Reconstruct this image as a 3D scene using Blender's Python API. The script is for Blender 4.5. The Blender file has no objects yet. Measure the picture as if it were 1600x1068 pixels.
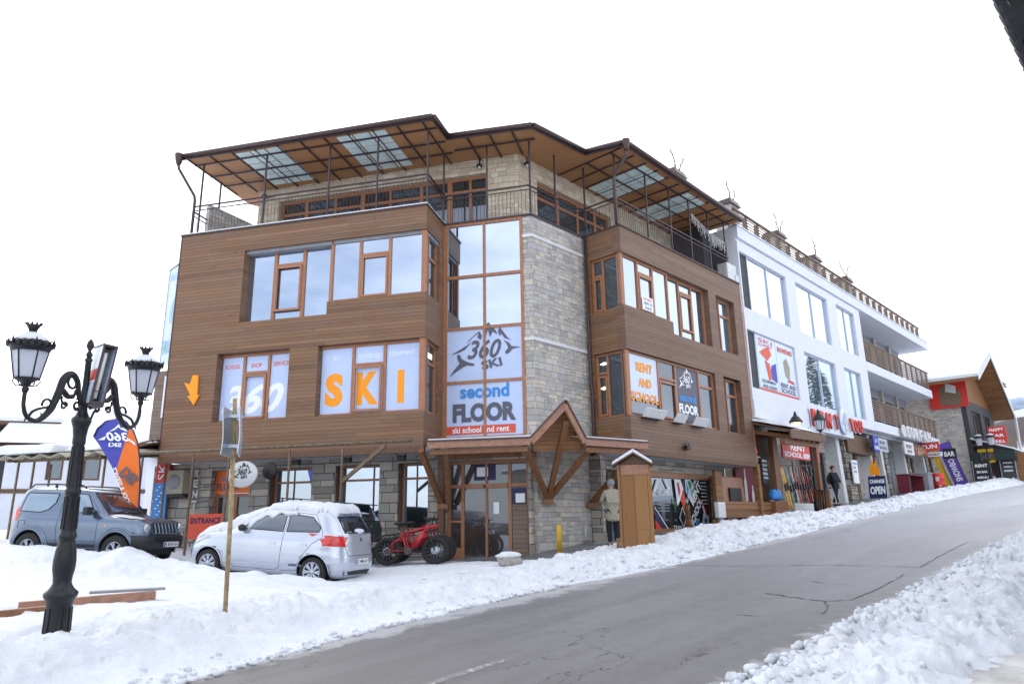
import bpy, bmesh, math, random
import numpy as np
from mathutils import Matrix, Vector, noise
C = bpy.context.scene.collection
D = bpy.data
PI = math.pi
rad = math.radians
random.seed(7)

# ---------------------------------------------------------------- camera
cam_d = D.cameras.new('camera'); cam = D.objects.new('camera', cam_d); C.objects.link(cam)
bpy.context.scene.camera = cam
cam_d.sensor_width = 36.0; cam_d.lens = 36 * 1109.5 / 1600
cam_d.clip_start = 0.1; cam_d.clip_end = 6000
def _cam():
    p, r = rad(14.57), rad(-0.9625)
    cp, sp, cr, sr = math.cos(p), math.sin(p), math.cos(r), math.sin(r)
    M = np.array([[cr, -sr, 0], [sr, cr, 0], [0, 0, 1]]) @ np.array([[1, 0, 0], [0, sp, -cp], [0, cp, sp]])
    R = Matrix([[M[0][i], -M[1][i], -M[2][i]] for i in range(3)]).to_4x4()
    return Matrix.Translation((0, 0, 1.15)) @ R
cam.matrix_world = _cam()

# ---------------------------------------------------------------- sky, sun, exposure
SUN_EL, SUN_AZ = rad(34), rad(-38)        # azimuth measured from +Y towards +X: the sun stands behind the building, a little left
world = D.worlds.new('World'); bpy.context.scene.world = world; world.use_nodes = True
wn, wl = world.node_tree.nodes, world.node_tree.links
wn.clear()
w_out = wn.new('ShaderNodeOutputWorld'); w_bg = wn.new('ShaderNodeBackground')
w_sky = wn.new('ShaderNodeTexSky'); w_sky.sky_type = 'NISHITA'; w_sky.sun_disc = False
w_sky.sun_elevation = SUN_EL; w_sky.sun_rotation = SUN_AZ; w_sky.air_density = 1.0; w_sky.dust_density = 1.5
w_bg.inputs['Strength'].default_value = 0.15
w_tc = wn.new('ShaderNodeTexCoord')
w_map = wn.new('ShaderNodeMapping'); w_map.inputs['Scale'].default_value = (1.0, 1.0, 2.6)
w_no = wn.new('ShaderNodeTexNoise'); w_no.inputs['Scale'].default_value = 1.7; w_no.inputs['Detail'].default_value = 6; w_no.inputs['Roughness'].default_value = .55
w_ramp = wn.new('ShaderNodeValToRGB'); w_ramp.color_ramp.elements[0].position = 0.36; w_ramp.color_ramp.elements[1].position = 0.62
w_ramp.color_ramp.elements[0].color = (0.12, 0.12, 0.12, 1)
w_mix = wn.new('ShaderNodeMixRGB'); w_mix.inputs['Color2'].default_value = (8.5, 8.6, 9.1, 1)
wl.new(w_tc.outputs['Generated'], w_map.inputs['Vector']); wl.new(w_map.outputs[0], w_no.inputs['Vector'])
wl.new(w_no.outputs['Fac'], w_ramp.inputs['Fac'])
w_sep = wn.new('ShaderNodeSeparateXYZ'); wl.new(w_tc.outputs['Generated'], w_sep.inputs[0])
# the cloud layer is thickest towards the sun side (+Y) and thins out behind the street
w_mr = wn.new('ShaderNodeMapRange'); w_mr.inputs['From Min'].default_value = -0.2; w_mr.inputs['From Max'].default_value = 0.45
w_mr.inputs['To Min'].default_value = 0.0; w_mr.inputs['To Max'].default_value = 1.0
wl.new(w_sep.outputs['Y'], w_mr.inputs['Value'])
w_mz = wn.new('ShaderNodeMapRange'); w_mz.inputs['From Min'].default_value = 0.02; w_mz.inputs['From Max'].default_value = 0.28
wl.new(w_sep.outputs['Z'], w_mz.inputs['Value'])
w_mul = wn.new('ShaderNodeMath'); w_mul.operation = 'MULTIPLY'; wl.new(w_mr.outputs[0], w_mul.inputs[0]); wl.new(w_mz.outputs[0], w_mul.inputs[1])
w_add = wn.new('ShaderNodeMath'); w_add.operation = 'MAXIMUM'; w_add.use_clamp = True
wl.new(w_ramp.outputs['Color'], w_add.inputs[0]); wl.new(w_mul.outputs[0], w_add.inputs[1])
wl.new(w_add.outputs[0], w_mix.inputs['Fac'])
wl.new(w_sky.outputs[0], w_mix.inputs['Color1']); wl.new(w_mix.outputs[0], w_bg.inputs['Color']); wl.new(w_bg.outputs[0], w_out.inputs['Surface'])

sun_d = D.lights.new('sun', 'SUN'); sun_d.energy = 0.5; sun_d.angle = rad(12); sun_d.color = (1, .95, .88)
sun = D.objects.new('sun', sun_d); C.objects.link(sun)
_sd = Vector((math.sin(SUN_AZ) * math.cos(SUN_EL), math.cos(SUN_AZ) * math.cos(SUN_EL), math.sin(SUN_EL)))
sun.rotation_euler = _sd.to_track_quat('Z', 'Y').to_euler()
sc = bpy.context.scene
sc.view_settings.view_transform = 'Standard'; sc.view_settings.look = 'None'; sc.view_settings.gamma = 1
sc.view_settings.exposure = 0.68
sc.render.film_transparent = False
sc.cycles.max_bounces = 6; sc.cycles.diffuse_bounces = 3; sc.cycles.glossy_bounces = 3; sc.cycles.transmission_bounces = 4

# ---------------------------------------------------------------- frames
aA, aB = rad(104.107), rad(43.25)
dA = Vector((math.sin(aA), math.cos(aA), 0)); nA = Vector((math.sin(aA - PI/2), math.cos(aA - PI/2), 0))
dB = Vector((math.sin(aB), math.cos(aB), 0)); nB = Vector((math.sin(aB - PI/2), math.cos(aB - PI/2), 0))
def frame(o, d, n):
    m = Matrix.Identity(4)
    for i in range(3):
        m[i][0] = d[i]; m[i][1] = n[i]; m[i][2] = (0, 0, 1)[i]; m[i][3] = o[i]
    return m
FA = frame((-2.3765, 18.7196, 0), dA, nA)      # long left facade: x along it, y into the building
FB = frame((3.3797, 20.3705, 0), dB, nB)       # right facade, along the street
FS = frame((0, 0, 0), dB, nB)                  # street: x up the street, y towards the building
W = Matrix.Identity(4)
def P(F, u, w, z=0): return F @ Vector((u, w, z))
def toS(x, y):
    return x * dB.x + y * dB.y, x * nB.x + y * nB.y
def at(x, y, z=0, yaw=0): return Matrix.Translation((x, y, z)) @ Matrix.Rotation(yaw, 4, 'Z')

# ---------------------------------------------------------------- mesh builder
class MB:
    def __init__(s): s.v = []; s.f = []; s.sm = []
    def add(s, vs, fs, smooth=False):
        b = len(s.v); s.v += [tuple(v) for v in vs]; s.f += [tuple(b + i for i in f) for f in fs]; s.sm += [smooth] * len(fs); return s
    def box(s, x0, x1, y0, y1, z0, z1):
        if x0 > x1: x0, x1 = x1, x0
        if y0 > y1: y0, y1 = y1, y0
        if z0 > z1: z0, z1 = z1, z0
        return s.add([(x0,y0,z0),(x1,y0,z0),(x1,y1,z0),(x0,y1,z0),(x0,y0,z1),(x1,y0,z1),(x1,y1,z1),(x0,y1,z1)],
              [(3,2,1,0),(4,5,6,7),(0,1,5,4),(1,2,6,5),(2,3,7,6),(3,0,4,7)])
    def bar(s, a, b, t, t2=None, up=(0,0,1)):
        a = Vector(a); b = Vector(b); d = (b - a); t2 = t2 or t
        x = d.normalized().cross(Vector(up))
        if x.length < 1e-4: x = Vector((1,0,0))
        x.normalize(); y = x.cross(d.normalized()).normalized()
        vs = []
        for p in (a, b):
            for i, j in ((-1,-1),(1,-1),(1,1),(-1,1)): vs.append(p + x*i*t/2 + y*j*t2/2)
        return s.add(vs, [(0,1,2,3),(7,6,5,4),(0,4,5,1),(1,5,6,2),(2,6,7,3),(3,7,4,0)])
    def tube(s, pts, r, n=8, cap=True, smooth=True, closed=False):
        pts = [Vector(p) for p in pts]; N = len(pts)
        rs = r if isinstance(r, (list, tuple)) else [r] * N
        vs = []; prev = None
        for i, p in enumerate(pts):
            if closed: t = (pts[(i+1) % N] - pts[i-1])
            else: t = pts[min(i+1, N-1)] - pts[max(i-1, 0)]
            t.normalize()
            if prev is None:
                x = t.cross(Vector((0,0,1)))
                if x.length < 1e-3: x = t.cross(Vector((1,0,0)))
            else: x = prev - t * prev.dot(t)
            x.normalize(); prev = x; y = t.cross(x)
            for k in range(n):
                a = 2*PI*k/n; vs.append(p + (x*math.cos(a) + y*math.sin(a)) * rs[i])
        fs = []
        M = N if closed else N - 1
        for i in range(M):
            j = (i+1) % N
            for k in range(n): fs.append((i*n+k, i*n+(k+1)%n, j*n+(k+1)%n, j*n+k))
        s.add(vs, fs, smooth)
        if cap and not closed:
            b = len(s.v) - len(vs)
            s.f.append(tuple(b + k for k in range(n))[::-1]); s.sm.append(False)
            s.f.append(tuple(b + (N-1)*n + k for k in range(n))); s.sm.append(False)
        return s
    def lathe(s, prof, c=(0,0,0), n=16, smooth=True, ax='z', ph=0, cap=True):
        vs = []; fs = []
        for r, z in prof:
            for k in range(n):
                a = 2*PI*k/n + ph
                p = (r*math.cos(a), r*math.sin(a), z)
                if ax == 'y': p = (p[0], p[2], p[1])
                if ax == 'x': p = (p[2], p[0], p[1])
                vs.append((p[0]+c[0], p[1]+c[1], p[2]+c[2]))
        for i in range(len(prof)-1):
            for k in range(n): fs.append((i*n+k, i*n+(k+1)%n, (i+1)*n+(k+1)%n, (i+1)*n+k))
        if cap and prof[0][0] > 1e-4: fs.append(tuple(range(n))[::-1])
        if cap and prof[-1][0] > 1e-4: fs.append(tuple((len(prof)-1)*n + k for k in range(n)))
        return s.add(vs, fs, smooth)
    def prism(s, poly, y0, y1, ax='y'):
        """poly in the plane across ax, extruded from y0 to y1"""
        n = len(poly)
        def m(a, b, t): return {'y': (a, t, b), 'z': (a, b, t), 'x': (t, a, b)}[ax]
        vs = [m(a, b, y0) for a, b in poly] + [m(a, b, y1) for a, b in poly]
        return s.add(vs, [tuple(range(n)), tuple(range(2*n-1, n-1, -1))] + [(i, i+n, (i+1)%n+n, (i+1)%n) for i in range(n)])
    def quad(s, a, b, c, d): return s.add([a, b, c, d], [(0,1,2,3)])
    def ball(s, c, r, n=10, m=6, sc=(1,1,1)):
        prof = [(max(r*math.sin(PI*i/m), 1e-5), -r*math.cos(PI*i/m)) for i in range(m+1)]
        b = len(s.v); s.lathe(prof, (0,0,0), n)
        for i in range(b, len(s.v)):
            v = s.v[i]; s.v[i] = (v[0]*sc[0]+c[0], v[1]*sc[1]+c[1], v[2]*sc[2]+c[2])
        return s
    def xf(s, M):
        s.v = [tuple(M @ Vector(v)) for v in s.v]; return s
    def join(s, o, M=None):
        vs = [tuple(M @ Vector(v)) for v in o.v] if M else o.v
        b = len(s.v); s.v += vs; s.f += [tuple(b+i for i in f) for f in o.f]; s.sm += o.sm; return s
    def mesh(s, name, mat, fix=True, weld=False):
        me = D.meshes.new(name); me.from_pydata(s.v, [], s.f)
        me.polygons.foreach_set('use_smooth', s.sm)
        if fix or weld:
            bm = bmesh.new(); bm.from_mesh(me)
            if weld: bmesh.ops.remove_doubles(bm, verts=bm.verts, dist=1e-4)
            bmesh.ops.recalc_face_normals(bm, faces=bm.faces); bm.to_mesh(me); bm.free()
        if mat: me.materials.append(mat)
        me.update(); return me
def put(name, me, M=W, parent=None, bevel=0, label=None):
    """link one mesh object; M is its world matrix"""
    if isinstance(me, tuple): me = me[0].mesh(name, me[1])
    o = D.objects.new(name, me); C.objects.link(o)
    if parent is not None:
        o.parent = parent; o.matrix_basis = world_of(parent).inverted() @ M
    else: o.matrix_basis = M
    if bevel:
        b = o.modifiers.new('bevel', 'BEVEL'); b.width = bevel; b.segments = 2; b.limit_method = 'ANGLE'; b.angle_limit = rad(35)
    if label: o['label'] = label
    return o
def each(name, boxes, mat, F, par):
    return [put(name, MB().box(*b).mesh(name, mat), F, par) for b in boxes]
def world_of(o):
    m = o.matrix_basis.copy()
    while o.parent: o = o.parent; m = o.matrix_basis @ m
    return m
def thing(name, label, cat, M=W, group=None):
    o = D.objects.new(name, None); C.objects.link(o); o.empty_display_size = .2; o.matrix_basis = M
    o['label'] = label; o['category'] = cat
    if group: o['group'] = group
    return o
def tag(o, label=None, cat=None, group=None, kind=None):
    if label: o['label'] = label
    if cat: o['category'] = cat
    if group: o['group'] = group
    if kind: o['kind'] = kind
    return o
def copy_tree(o, M=None, label=None, parent=None):
    c = o.copy(); C.objects.link(c)
    if parent is not None: c.parent = parent
    if M is not None: c.matrix_basis = M
    if label: c['label'] = label
    for ch in list(o.children):
        if ch.name in bpy.data.objects: copy_tree(ch, None, None, c)
    return c
_fonts = {}
def text_mesh(txt, mat, size=1, w=None, h=None, ext=.004, bold=.0, sx=1, shear=0, align='LEFT', sp=1):
    """letters standing in the xz plane, x to the right, fitted to width w and height h"""
    cu = D.curves.new('lettering', 'FONT'); cu.body = txt; cu.size = size; cu.extrude = 0; cu.offset = bold; cu.shear = shear
    cu.align_x = 'LEFT'; cu.resolution_u = 3; cu.space_character = sp; cu.space_line = .95
    ob = D.objects.new('tmp', cu); C.objects.link(ob)
    dg = bpy.context.evaluated_depsgraph_get(); dg.update()
    me = D.meshes.new_from_object(ob.evaluated_get(dg)); D.objects.remove(ob); D.curves.remove(cu)
    co = np.zeros(len(me.vertices)*3); me.vertices.foreach_get('co', co); co = co.reshape(-1, 3)
    lo, hi = co.min(0), co.max(0)
    co -= lo
    if w: co[:, 0] *= w / (hi[0]-lo[0])
    if h: co[:, 1] *= h / (hi[1]-lo[1])
    elif w: co[:, 1] *= w / (hi[0]-lo[0])
    new = np.stack([co[:, 0], np.full(len(co), -ext), co[:, 1]], 1)
    me.vertices.foreach_set('co', new.reshape(-1)); me.materials.clear(); me.materials.append(mat); me.update()
    return me
def flat(polys, mat, y=-.004, name='emblem'):
    mb = MB()
    for p in polys: mb.add([(a, y, b) for a, b in p], [tuple(range(len(p)))])
    return mb.mesh(name, mat, fix=False)
def grid_wall(u0, u1, z0, z1, holes, w0, w1, mb=None):
    """wall slab between w0 and w1 with rectangular holes (u0,u1,z0,z1), reveals closed"""
    mb = mb or MB()
    us = sorted({u0, u1, *[min(max(h[i], u0), u1) for h in holes for i in (0, 1)]})
    zs = sorted({z0, z1, *[min(max(h[i], z0), z1) for h in holes for i in (2, 3)]})
    def solid(i, j):
        if i < 0 or j < 0 or i >= len(us)-1 or j >= len(zs)-1: return False
        a, b = (us[i]+us[i+1])/2, (zs[j]+zs[j+1])/2
        return not any(h[0] < a < h[1] and h[2] < b < h[3] for h in holes)
    for i in range(len(us)-1):
        for j in range(len(zs)-1):
            if not solid(i, j): continue
            a, b, c, d = us[i], us[i+1], zs[j], zs[j+1]
            mb.quad((a,w0,c),(b,w0,c),(b,w0,d),(a,w0,d)); mb.quad((b,w1,c),(a,w1,c),(a,w1,d),(b,w1,d))
            if not solid(i-1, j): mb.quad((a,w1,c),(a,w0,c),(a,w0,d),(a,w1,d))
            if not solid(i+1, j): mb.quad((b,w0,c),(b,w1,c),(b,w1,d),(b,w0,d))
            if not solid(i, j-1): mb.quad((a,w1,c),(b,w1,c),(b,w0,c),(a,w0,c))
            if not solid(i, j+1): mb.quad((a,w0,d),(b,w0,d),(b,w1,d),(a,w1,d))
    return mb
# ---------------------------------------------------------------- materials
class NT:
    def __init__(s, name):
        s.m = D.materials.new(name); s.m.use_nodes = True; s.n = s.m.node_tree.nodes; s.l = s.m.node_tree.links
        s.b = s.n['Principled BSDF']; s._tc = None
    def new(s, t, **k):
        n = s.n.new('ShaderNode' + t)
        for a, v in k.items(): setattr(n, a, v)
        return n
    def val(s, sock, v):
        if isinstance(v, bpy.types.NodeSocket): s.l.new(v, sock)
        elif isinstance(v, tuple) and len(v) == 3 and sock.type == 'RGBA': sock.default_value = (*v, 1)
        else: sock.default_value = v
    def math(s, op, a, b=0.0, c=None, clamp=False):
        n = s.new('Math', operation=op); n.use_clamp = clamp; s.val(n.inputs[0], a); s.val(n.inputs[1], b)
        if c is not None: s.val(n.inputs[2], c)
        return n.outputs[0]
    def obj(s): return s.tc('Object')
    def tc(s, w):
        if not s._tc: s._tc = s.new('TexCoord')
        return s._tc.outputs[w]
    def sep(s, v): n = s.new('SeparateXYZ'); s.l.new(v, n.inputs[0]); return n.outputs
    def comb(s, x, y, z): n = s.new('CombineXYZ'); s.val(n.inputs[0], x); s.val(n.inputs[1], y); s.val(n.inputs[2], z); return n.outputs[0]
    def noise(s, v, scale, detail=4, rough=.5, sc=None):
        if sc: m = s.new('Mapping'); m.inputs['Scale'].default_value = sc; s.l.new(v, m.inputs[0]); v = m.outputs[0]
        n = s.new('TexNoise'); n.inputs['Scale'].default_value = scale; n.inputs['Detail'].default_value = detail; n.inputs['Roughness'].default_value = rough
        s.l.new(v, n.inputs['Vector']); return n.outputs['Fac']
    def ramp(s, f, stops, interp='LINEAR'):
        n = s.new('ValToRGB'); r = n.color_ramp; r.interpolation = interp
        while len(r.elements) < len(stops): r.elements.new(.5)
        for e, (p, c) in zip(r.elements, stops): e.position = p; e.color = (*c, 1) if isinstance(c, tuple) else (c, c, c, 1)
        s.l.new(f, n.inputs[0]); return n.outputs[0]
    def mix(s, f, a, b, mode='MIX'):
        n = s.new('MixRGB', blend_type=mode); s.val(n.inputs[0], f); s.val(n.inputs[1], a); s.val(n.inputs[2], b); return n.outputs[0]
    def white(s, v): n = s.new('TexWhiteNoise', noise_dimensions='3D'); s.l.new(v, n.inputs['Vector']); return n.outputs['Value']
    def bump(s, h, strength=.5, dist=.02):
        n = s.new('Bump'); n.inputs['Strength'].default_value = strength; n.inputs['Distance'].default_value = dist; s.l.new(h, n.inputs['Height'])
        s.l.new(n.outputs[0], s.b.inputs['Normal']); return n
    def done(s, color=None, rough=.6, metal=0, spec=None):
        if color is not None: s.val(s.b.inputs['Base Color'], color)
        s.val(s.b.inputs['Roughness'], rough); s.b.inputs['Metallic'].default_value = metal
        if spec is not None: s.b.inputs['Specular IOR Level'].default_value = spec
        return s.m
def plain(name, col, rough=.6, metal=0, var=.12, sc=6, spec=None, coat=0):
    n = NT(name); v = n.obj()
    f = n.noise(v, sc, 5, .6)
    c = n.ramp(f, [(.3, tuple(x*(1-var) for x in col)), (.7, tuple(min(x*(1+var), 1) for x in col))])
    if coat: n.b.inputs['Coat Weight'].default_value = coat; n.b.inputs['Coat Roughness'].default_value = .05
    n.bump(f, .08, .01)
    return n.done(c, rough, metal, spec)
def along(n, v, ax):
    """horizontal coordinate along a wall facing any side: dominant of x and y chosen by the face normal"""
    x, y, z = n.sep(v)
    if ax == 'x': return x, z
    if ax == 'y': return y, z
    g = n.new('NewGeometry'); vt = n.new('VectorTransform', vector_type='NORMAL', convert_from='WORLD', convert_to='OBJECT')
    n.l.new(g.outputs['True Normal'], vt.inputs[0]); q = n.sep(vt.outputs[0])
    f = n.math('GREATER_THAN', n.math('ABSOLUTE', q[1]), n.math('ABSOLUTE', q[0]))
    m = n.new('Mix', data_type='FLOAT'); n.l.new(f, m.inputs[0]); n.l.new(y, m.inputs[2]); n.l.new(x, m.inputs[3])
    return m.outputs[0], z
def siding(name, cols, h=.105, L=3.2, gap=.06, rough=.55, vert=False, grain=1.0, weather=.35):
    """boards h high and about L long with dark joints, per-board tone, streaky grain"""
    n = NT(name); v = n.obj(); a, z = along(n, v, None)
    if vert: a, z = z, a
    row = n.math('FLOOR', n.math('DIVIDE', z, h)); fz = n.math('FRACT', n.math('DIVIDE', z, h))
    off = n.math('MULTIPLY', n.white(n.comb(row, 3.1, 7.7)), L)
    ca = n.math('DIVIDE', n.math('ADD', a, off), L); col = n.math('FLOOR', ca); fa = n.math('FRACT', ca)
    rnd = n.white(n.comb(row, col, 1.3))
    joint = n.math('MAXIMUM', n.math('LESS_THAN', fz, gap), n.math('LESS_THAN', fa, .004/L))
    base = n.ramp(rnd, [(i/(len(cols)-1), c) for i, c in enumerate(cols)])
    gv = n.comb(n.math('MULTIPLY', a, 1.1), n.math('MULTIPLY', z, 26.0), n.math('MULTIPLY', row, 5.3))
    g = n.noise(gv, 1.6, 6, .65)
    base = n.mix(n.math('MULTIPLY', g, .75*grain), base, n.mix(1.0, base, (.30, .26, .22), 'MULTIPLY'))
    big = n.noise(n.comb(n.math('MULTIPLY', a, .8), n.math('MULTIPLY', z, 3.0), 0.0), .75, 7, .68)
    wf = n.ramp(big, [(.42, 0.0), (.68, 1.0)])
    base = n.mix(n.math('MULTIPLY', wf, weather), base, (.20, .135, .10))
    spots = n.noise(n.comb(n.math('MULTIPLY', a, 1.2), n.math('MULTIPLY', z, 3.0), row), 2.6, 2, .4)
    base = n.mix(n.ramp(spots, [(.70, 0.0), (.76, .45)]), base, (.03, .018, .012))
    c = n.mix(joint, base, (.014, .009, .006))
    hgt = n.math('SUBTRACT', n.math('MULTIPLY', g, .25), joint); n.bump(hgt, .55, .012)
    return n.done(c, rough)
def stone(name, cols, h=.19, L=.42, mortar=(.16,.15,.14), gap=.035, rough=.85, jit=.35, bmp=.9):
    """coursed rubble: rows of uneven height, blocks of uneven length, each with its own tone"""
    n = NT(name); v = n.obj(); a, z = along(n, v, None)
    wob = n.noise(v, 1.4, 2, .5)
    # uneven course heights through a warped z
    zz = n.math('ADD', z, n.math('MULTIPLY', n.math('SINE', n.math('MULTIPLY', z, 5.1)), .055))
    zz = n.math('ADD', zz, n.math('MULTIPLY', wob, .05))
    q = n.math('DIVIDE', zz, h); row = n.math('FLOOR', q); fz = n.math('FRACT', q)
    r1 = n.white(n.comb(row, 9.2, 4.4))
    Lr = n.math('MULTIPLY', n.math('ADD', n.math('MULTIPLY', r1, .8), .65), L)
    aw = n.math('ADD', a, n.math('MULTIPLY', n.math('SINE', n.math('ADD', n.math('MULTIPLY', a, 4.3), n.math('MULTIPLY', row, 2.1))), .07))
    ca = n.math('DIVIDE', n.math('ADD', aw, n.math('MULTIPLY', r1, 7.7)), Lr); col = n.math('FLOOR', ca); fa = n.math('FRACT', ca)
    rnd = n.white(n.comb(row, col, 2.3)); rnd2 = n.white(n.comb(col, row, 8.1))
    # some blocks are split into two thin ones
    fz2 = n.math('FRACT', n.math('MULTIPLY', fz, 2.0)); split = n.math('LESS_THAN', rnd2, .16)
    half = n.math('FLOOR', n.math('MULTIPLY', fz, 2.0))
    rnd = n.math('FRACT', n.math('ADD', rnd, n.math('MULTIPLY', n.math('MULTIPLY', half, split), .47)))
    ez = n.math('MINIMUM', fz, n.math('SUBTRACT', 1.0, fz)); ea = n.math('MULTIPLY', n.math('MINIMUM', fa, n.math('SUBTRACT', 1.0, fa)), L/h)
    e2 = n.math('ADD', n.math('MULTIPLY', n.math('MINIMUM', fz2, n.math('SUBTRACT', 1.0, fz2)), .5), n.math('MULTIPLY', n.math('SUBTRACT', 1.0, split), 9.0))
    e = n.math('MINIMUM', n.math('MINIMUM', ez, ea), e2)
    m = n.new('MapRange'); m.inputs['From Min'].default_value = gap*.3; m.inputs['From Max'].default_value = gap*1.6; n.l.new(e, m.inputs[0])
    face = n.noise(v, 9, 6, .65); fine = n.noise(v, 45, 3, .6)
    base = n.ramp(rnd, [(i/(len(cols)-1), c) for i, c in enumerate(cols)], 'CONSTANT')
    base = n.mix(n.math('MULTIPLY', face, .7), base, n.mix(1.0, base, (.45, .43, .40), 'MULTIPLY'))
    base = n.mix(n.math('MULTIPLY', fine, .25), base, (.5, .48, .44))
    c = n.mix(m.outputs[0], mortar, base)
    hgt = n.math('ADD', n.math('MULTIPLY', m.outputs[0], n.math('ADD', .6, n.math('MULTIPLY', rnd2, .6))), n.math('MULTIPLY', face, .55))
    n.bump(hgt, bmp, .035)
    return n.done(c, rough)
def glass_m(name, tint=(.02,.03,.035), refl=.55, rough=.015):
    """window pane seen from outside: dark room behind a strongly reflecting coated pane"""
    n = NT(name); v = n.obj()
    f = n.noise(v, .9, 2, .4)
    gl = n.new('BsdfGlossy'); gl.inputs['Color'].default_value = (.70, .80, .97, 1); gl.inputs['Roughness'].default_value = rough
    bp = n.new('Bump'); bp.inputs['Strength'].default_value = .06; bp.inputs['Distance'].default_value = .03; n.l.new(f, bp.inputs['Height']); n.l.new(bp.outputs[0], gl.inputs['Normal'])
    n.b.inputs['Base Color'].default_value = (*tint, 1); n.b.inputs['Roughness'].default_value = .2
    fr = n.new('Fresnel'); fr.inputs['IOR'].default_value = 1.5
    fac = n.math('ADD', n.math('MULTIPLY', fr.outputs[0], 1.0), refl, clamp=True)
    mx = n.new('MixShader'); n.l.new(fac, mx.inputs[0]); n.l.new(n.b.outputs[0], mx.inputs[1]); n.l.new(gl.outputs[0], mx.inputs[2])
    n.l.new(mx.outputs[0], n.n['Material Output'].inputs['Surface']); return n.m
def clear_glass(name, tint=(.75,.85,.87), refl=.12):
    n = NT(name)
    tr = n.new('BsdfTransparent'); tr.inputs['Color'].default_value = (*tint, 1)
    gl = n.new('BsdfGlossy'); gl.inputs['Roughness'].default_value = .02
    fr = n.new('Fresnel'); fr.inputs['IOR'].default_value = 1.5
    fac = n.math('ADD', fr.outputs[0], refl, clamp=True)
    mx = n.new('MixShader'); n.l.new(fac, mx.inputs[0]); n.l.new(tr.outputs[0], mx.inputs[1]); n.l.new(gl.outputs[0], mx.inputs[2])
    n.l.new(mx.outputs[0], n.n['Material Output'].inputs['Surface']); return n.m
def emit(name, col, s):
    n = NT(name); n.b.inputs['Emission Color'].default_value = (*col, 1); n.b.inputs['Emission Strength'].default_value = s
    return n.done(col, .5)
def snow_m(name, dirt=0.0):
    n = NT(name); v = n.obj()
    a = n.noise(v, 3.2, 8, .62); b = n.noise(v, 22, 6, .7); c3 = n.noise(v, 90, 3, .7)
    col = n.ramp(a, [(.3, (.72, .76, .83)), (.7, (.84, .865, .90))])
    if dirt:
        d = n.noise(v, 1.3, 7, .75); col = n.mix(n.ramp(d, [(.50, 0.0), (.72, dirt)]), col, (.50, .45, .39))
        d2 = n.noise(v, 7.0, 6, .8); col = n.mix(n.ramp(d2, [(.60, 0.0), (.75, dirt*.8)]), col, (.36, .32, .28))
    h = n.math('ADD', n.math('MULTIPLY', a, .5), n.math('ADD', n.math('MULTIPLY', b, .4), n.math('MULTIPLY', c3, .14)))
    n.bump(h, .8, .07)
    n.b.inputs['Subsurface Weight'].default_value = .0
    return n.done(col, .75, 0, .3)
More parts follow.
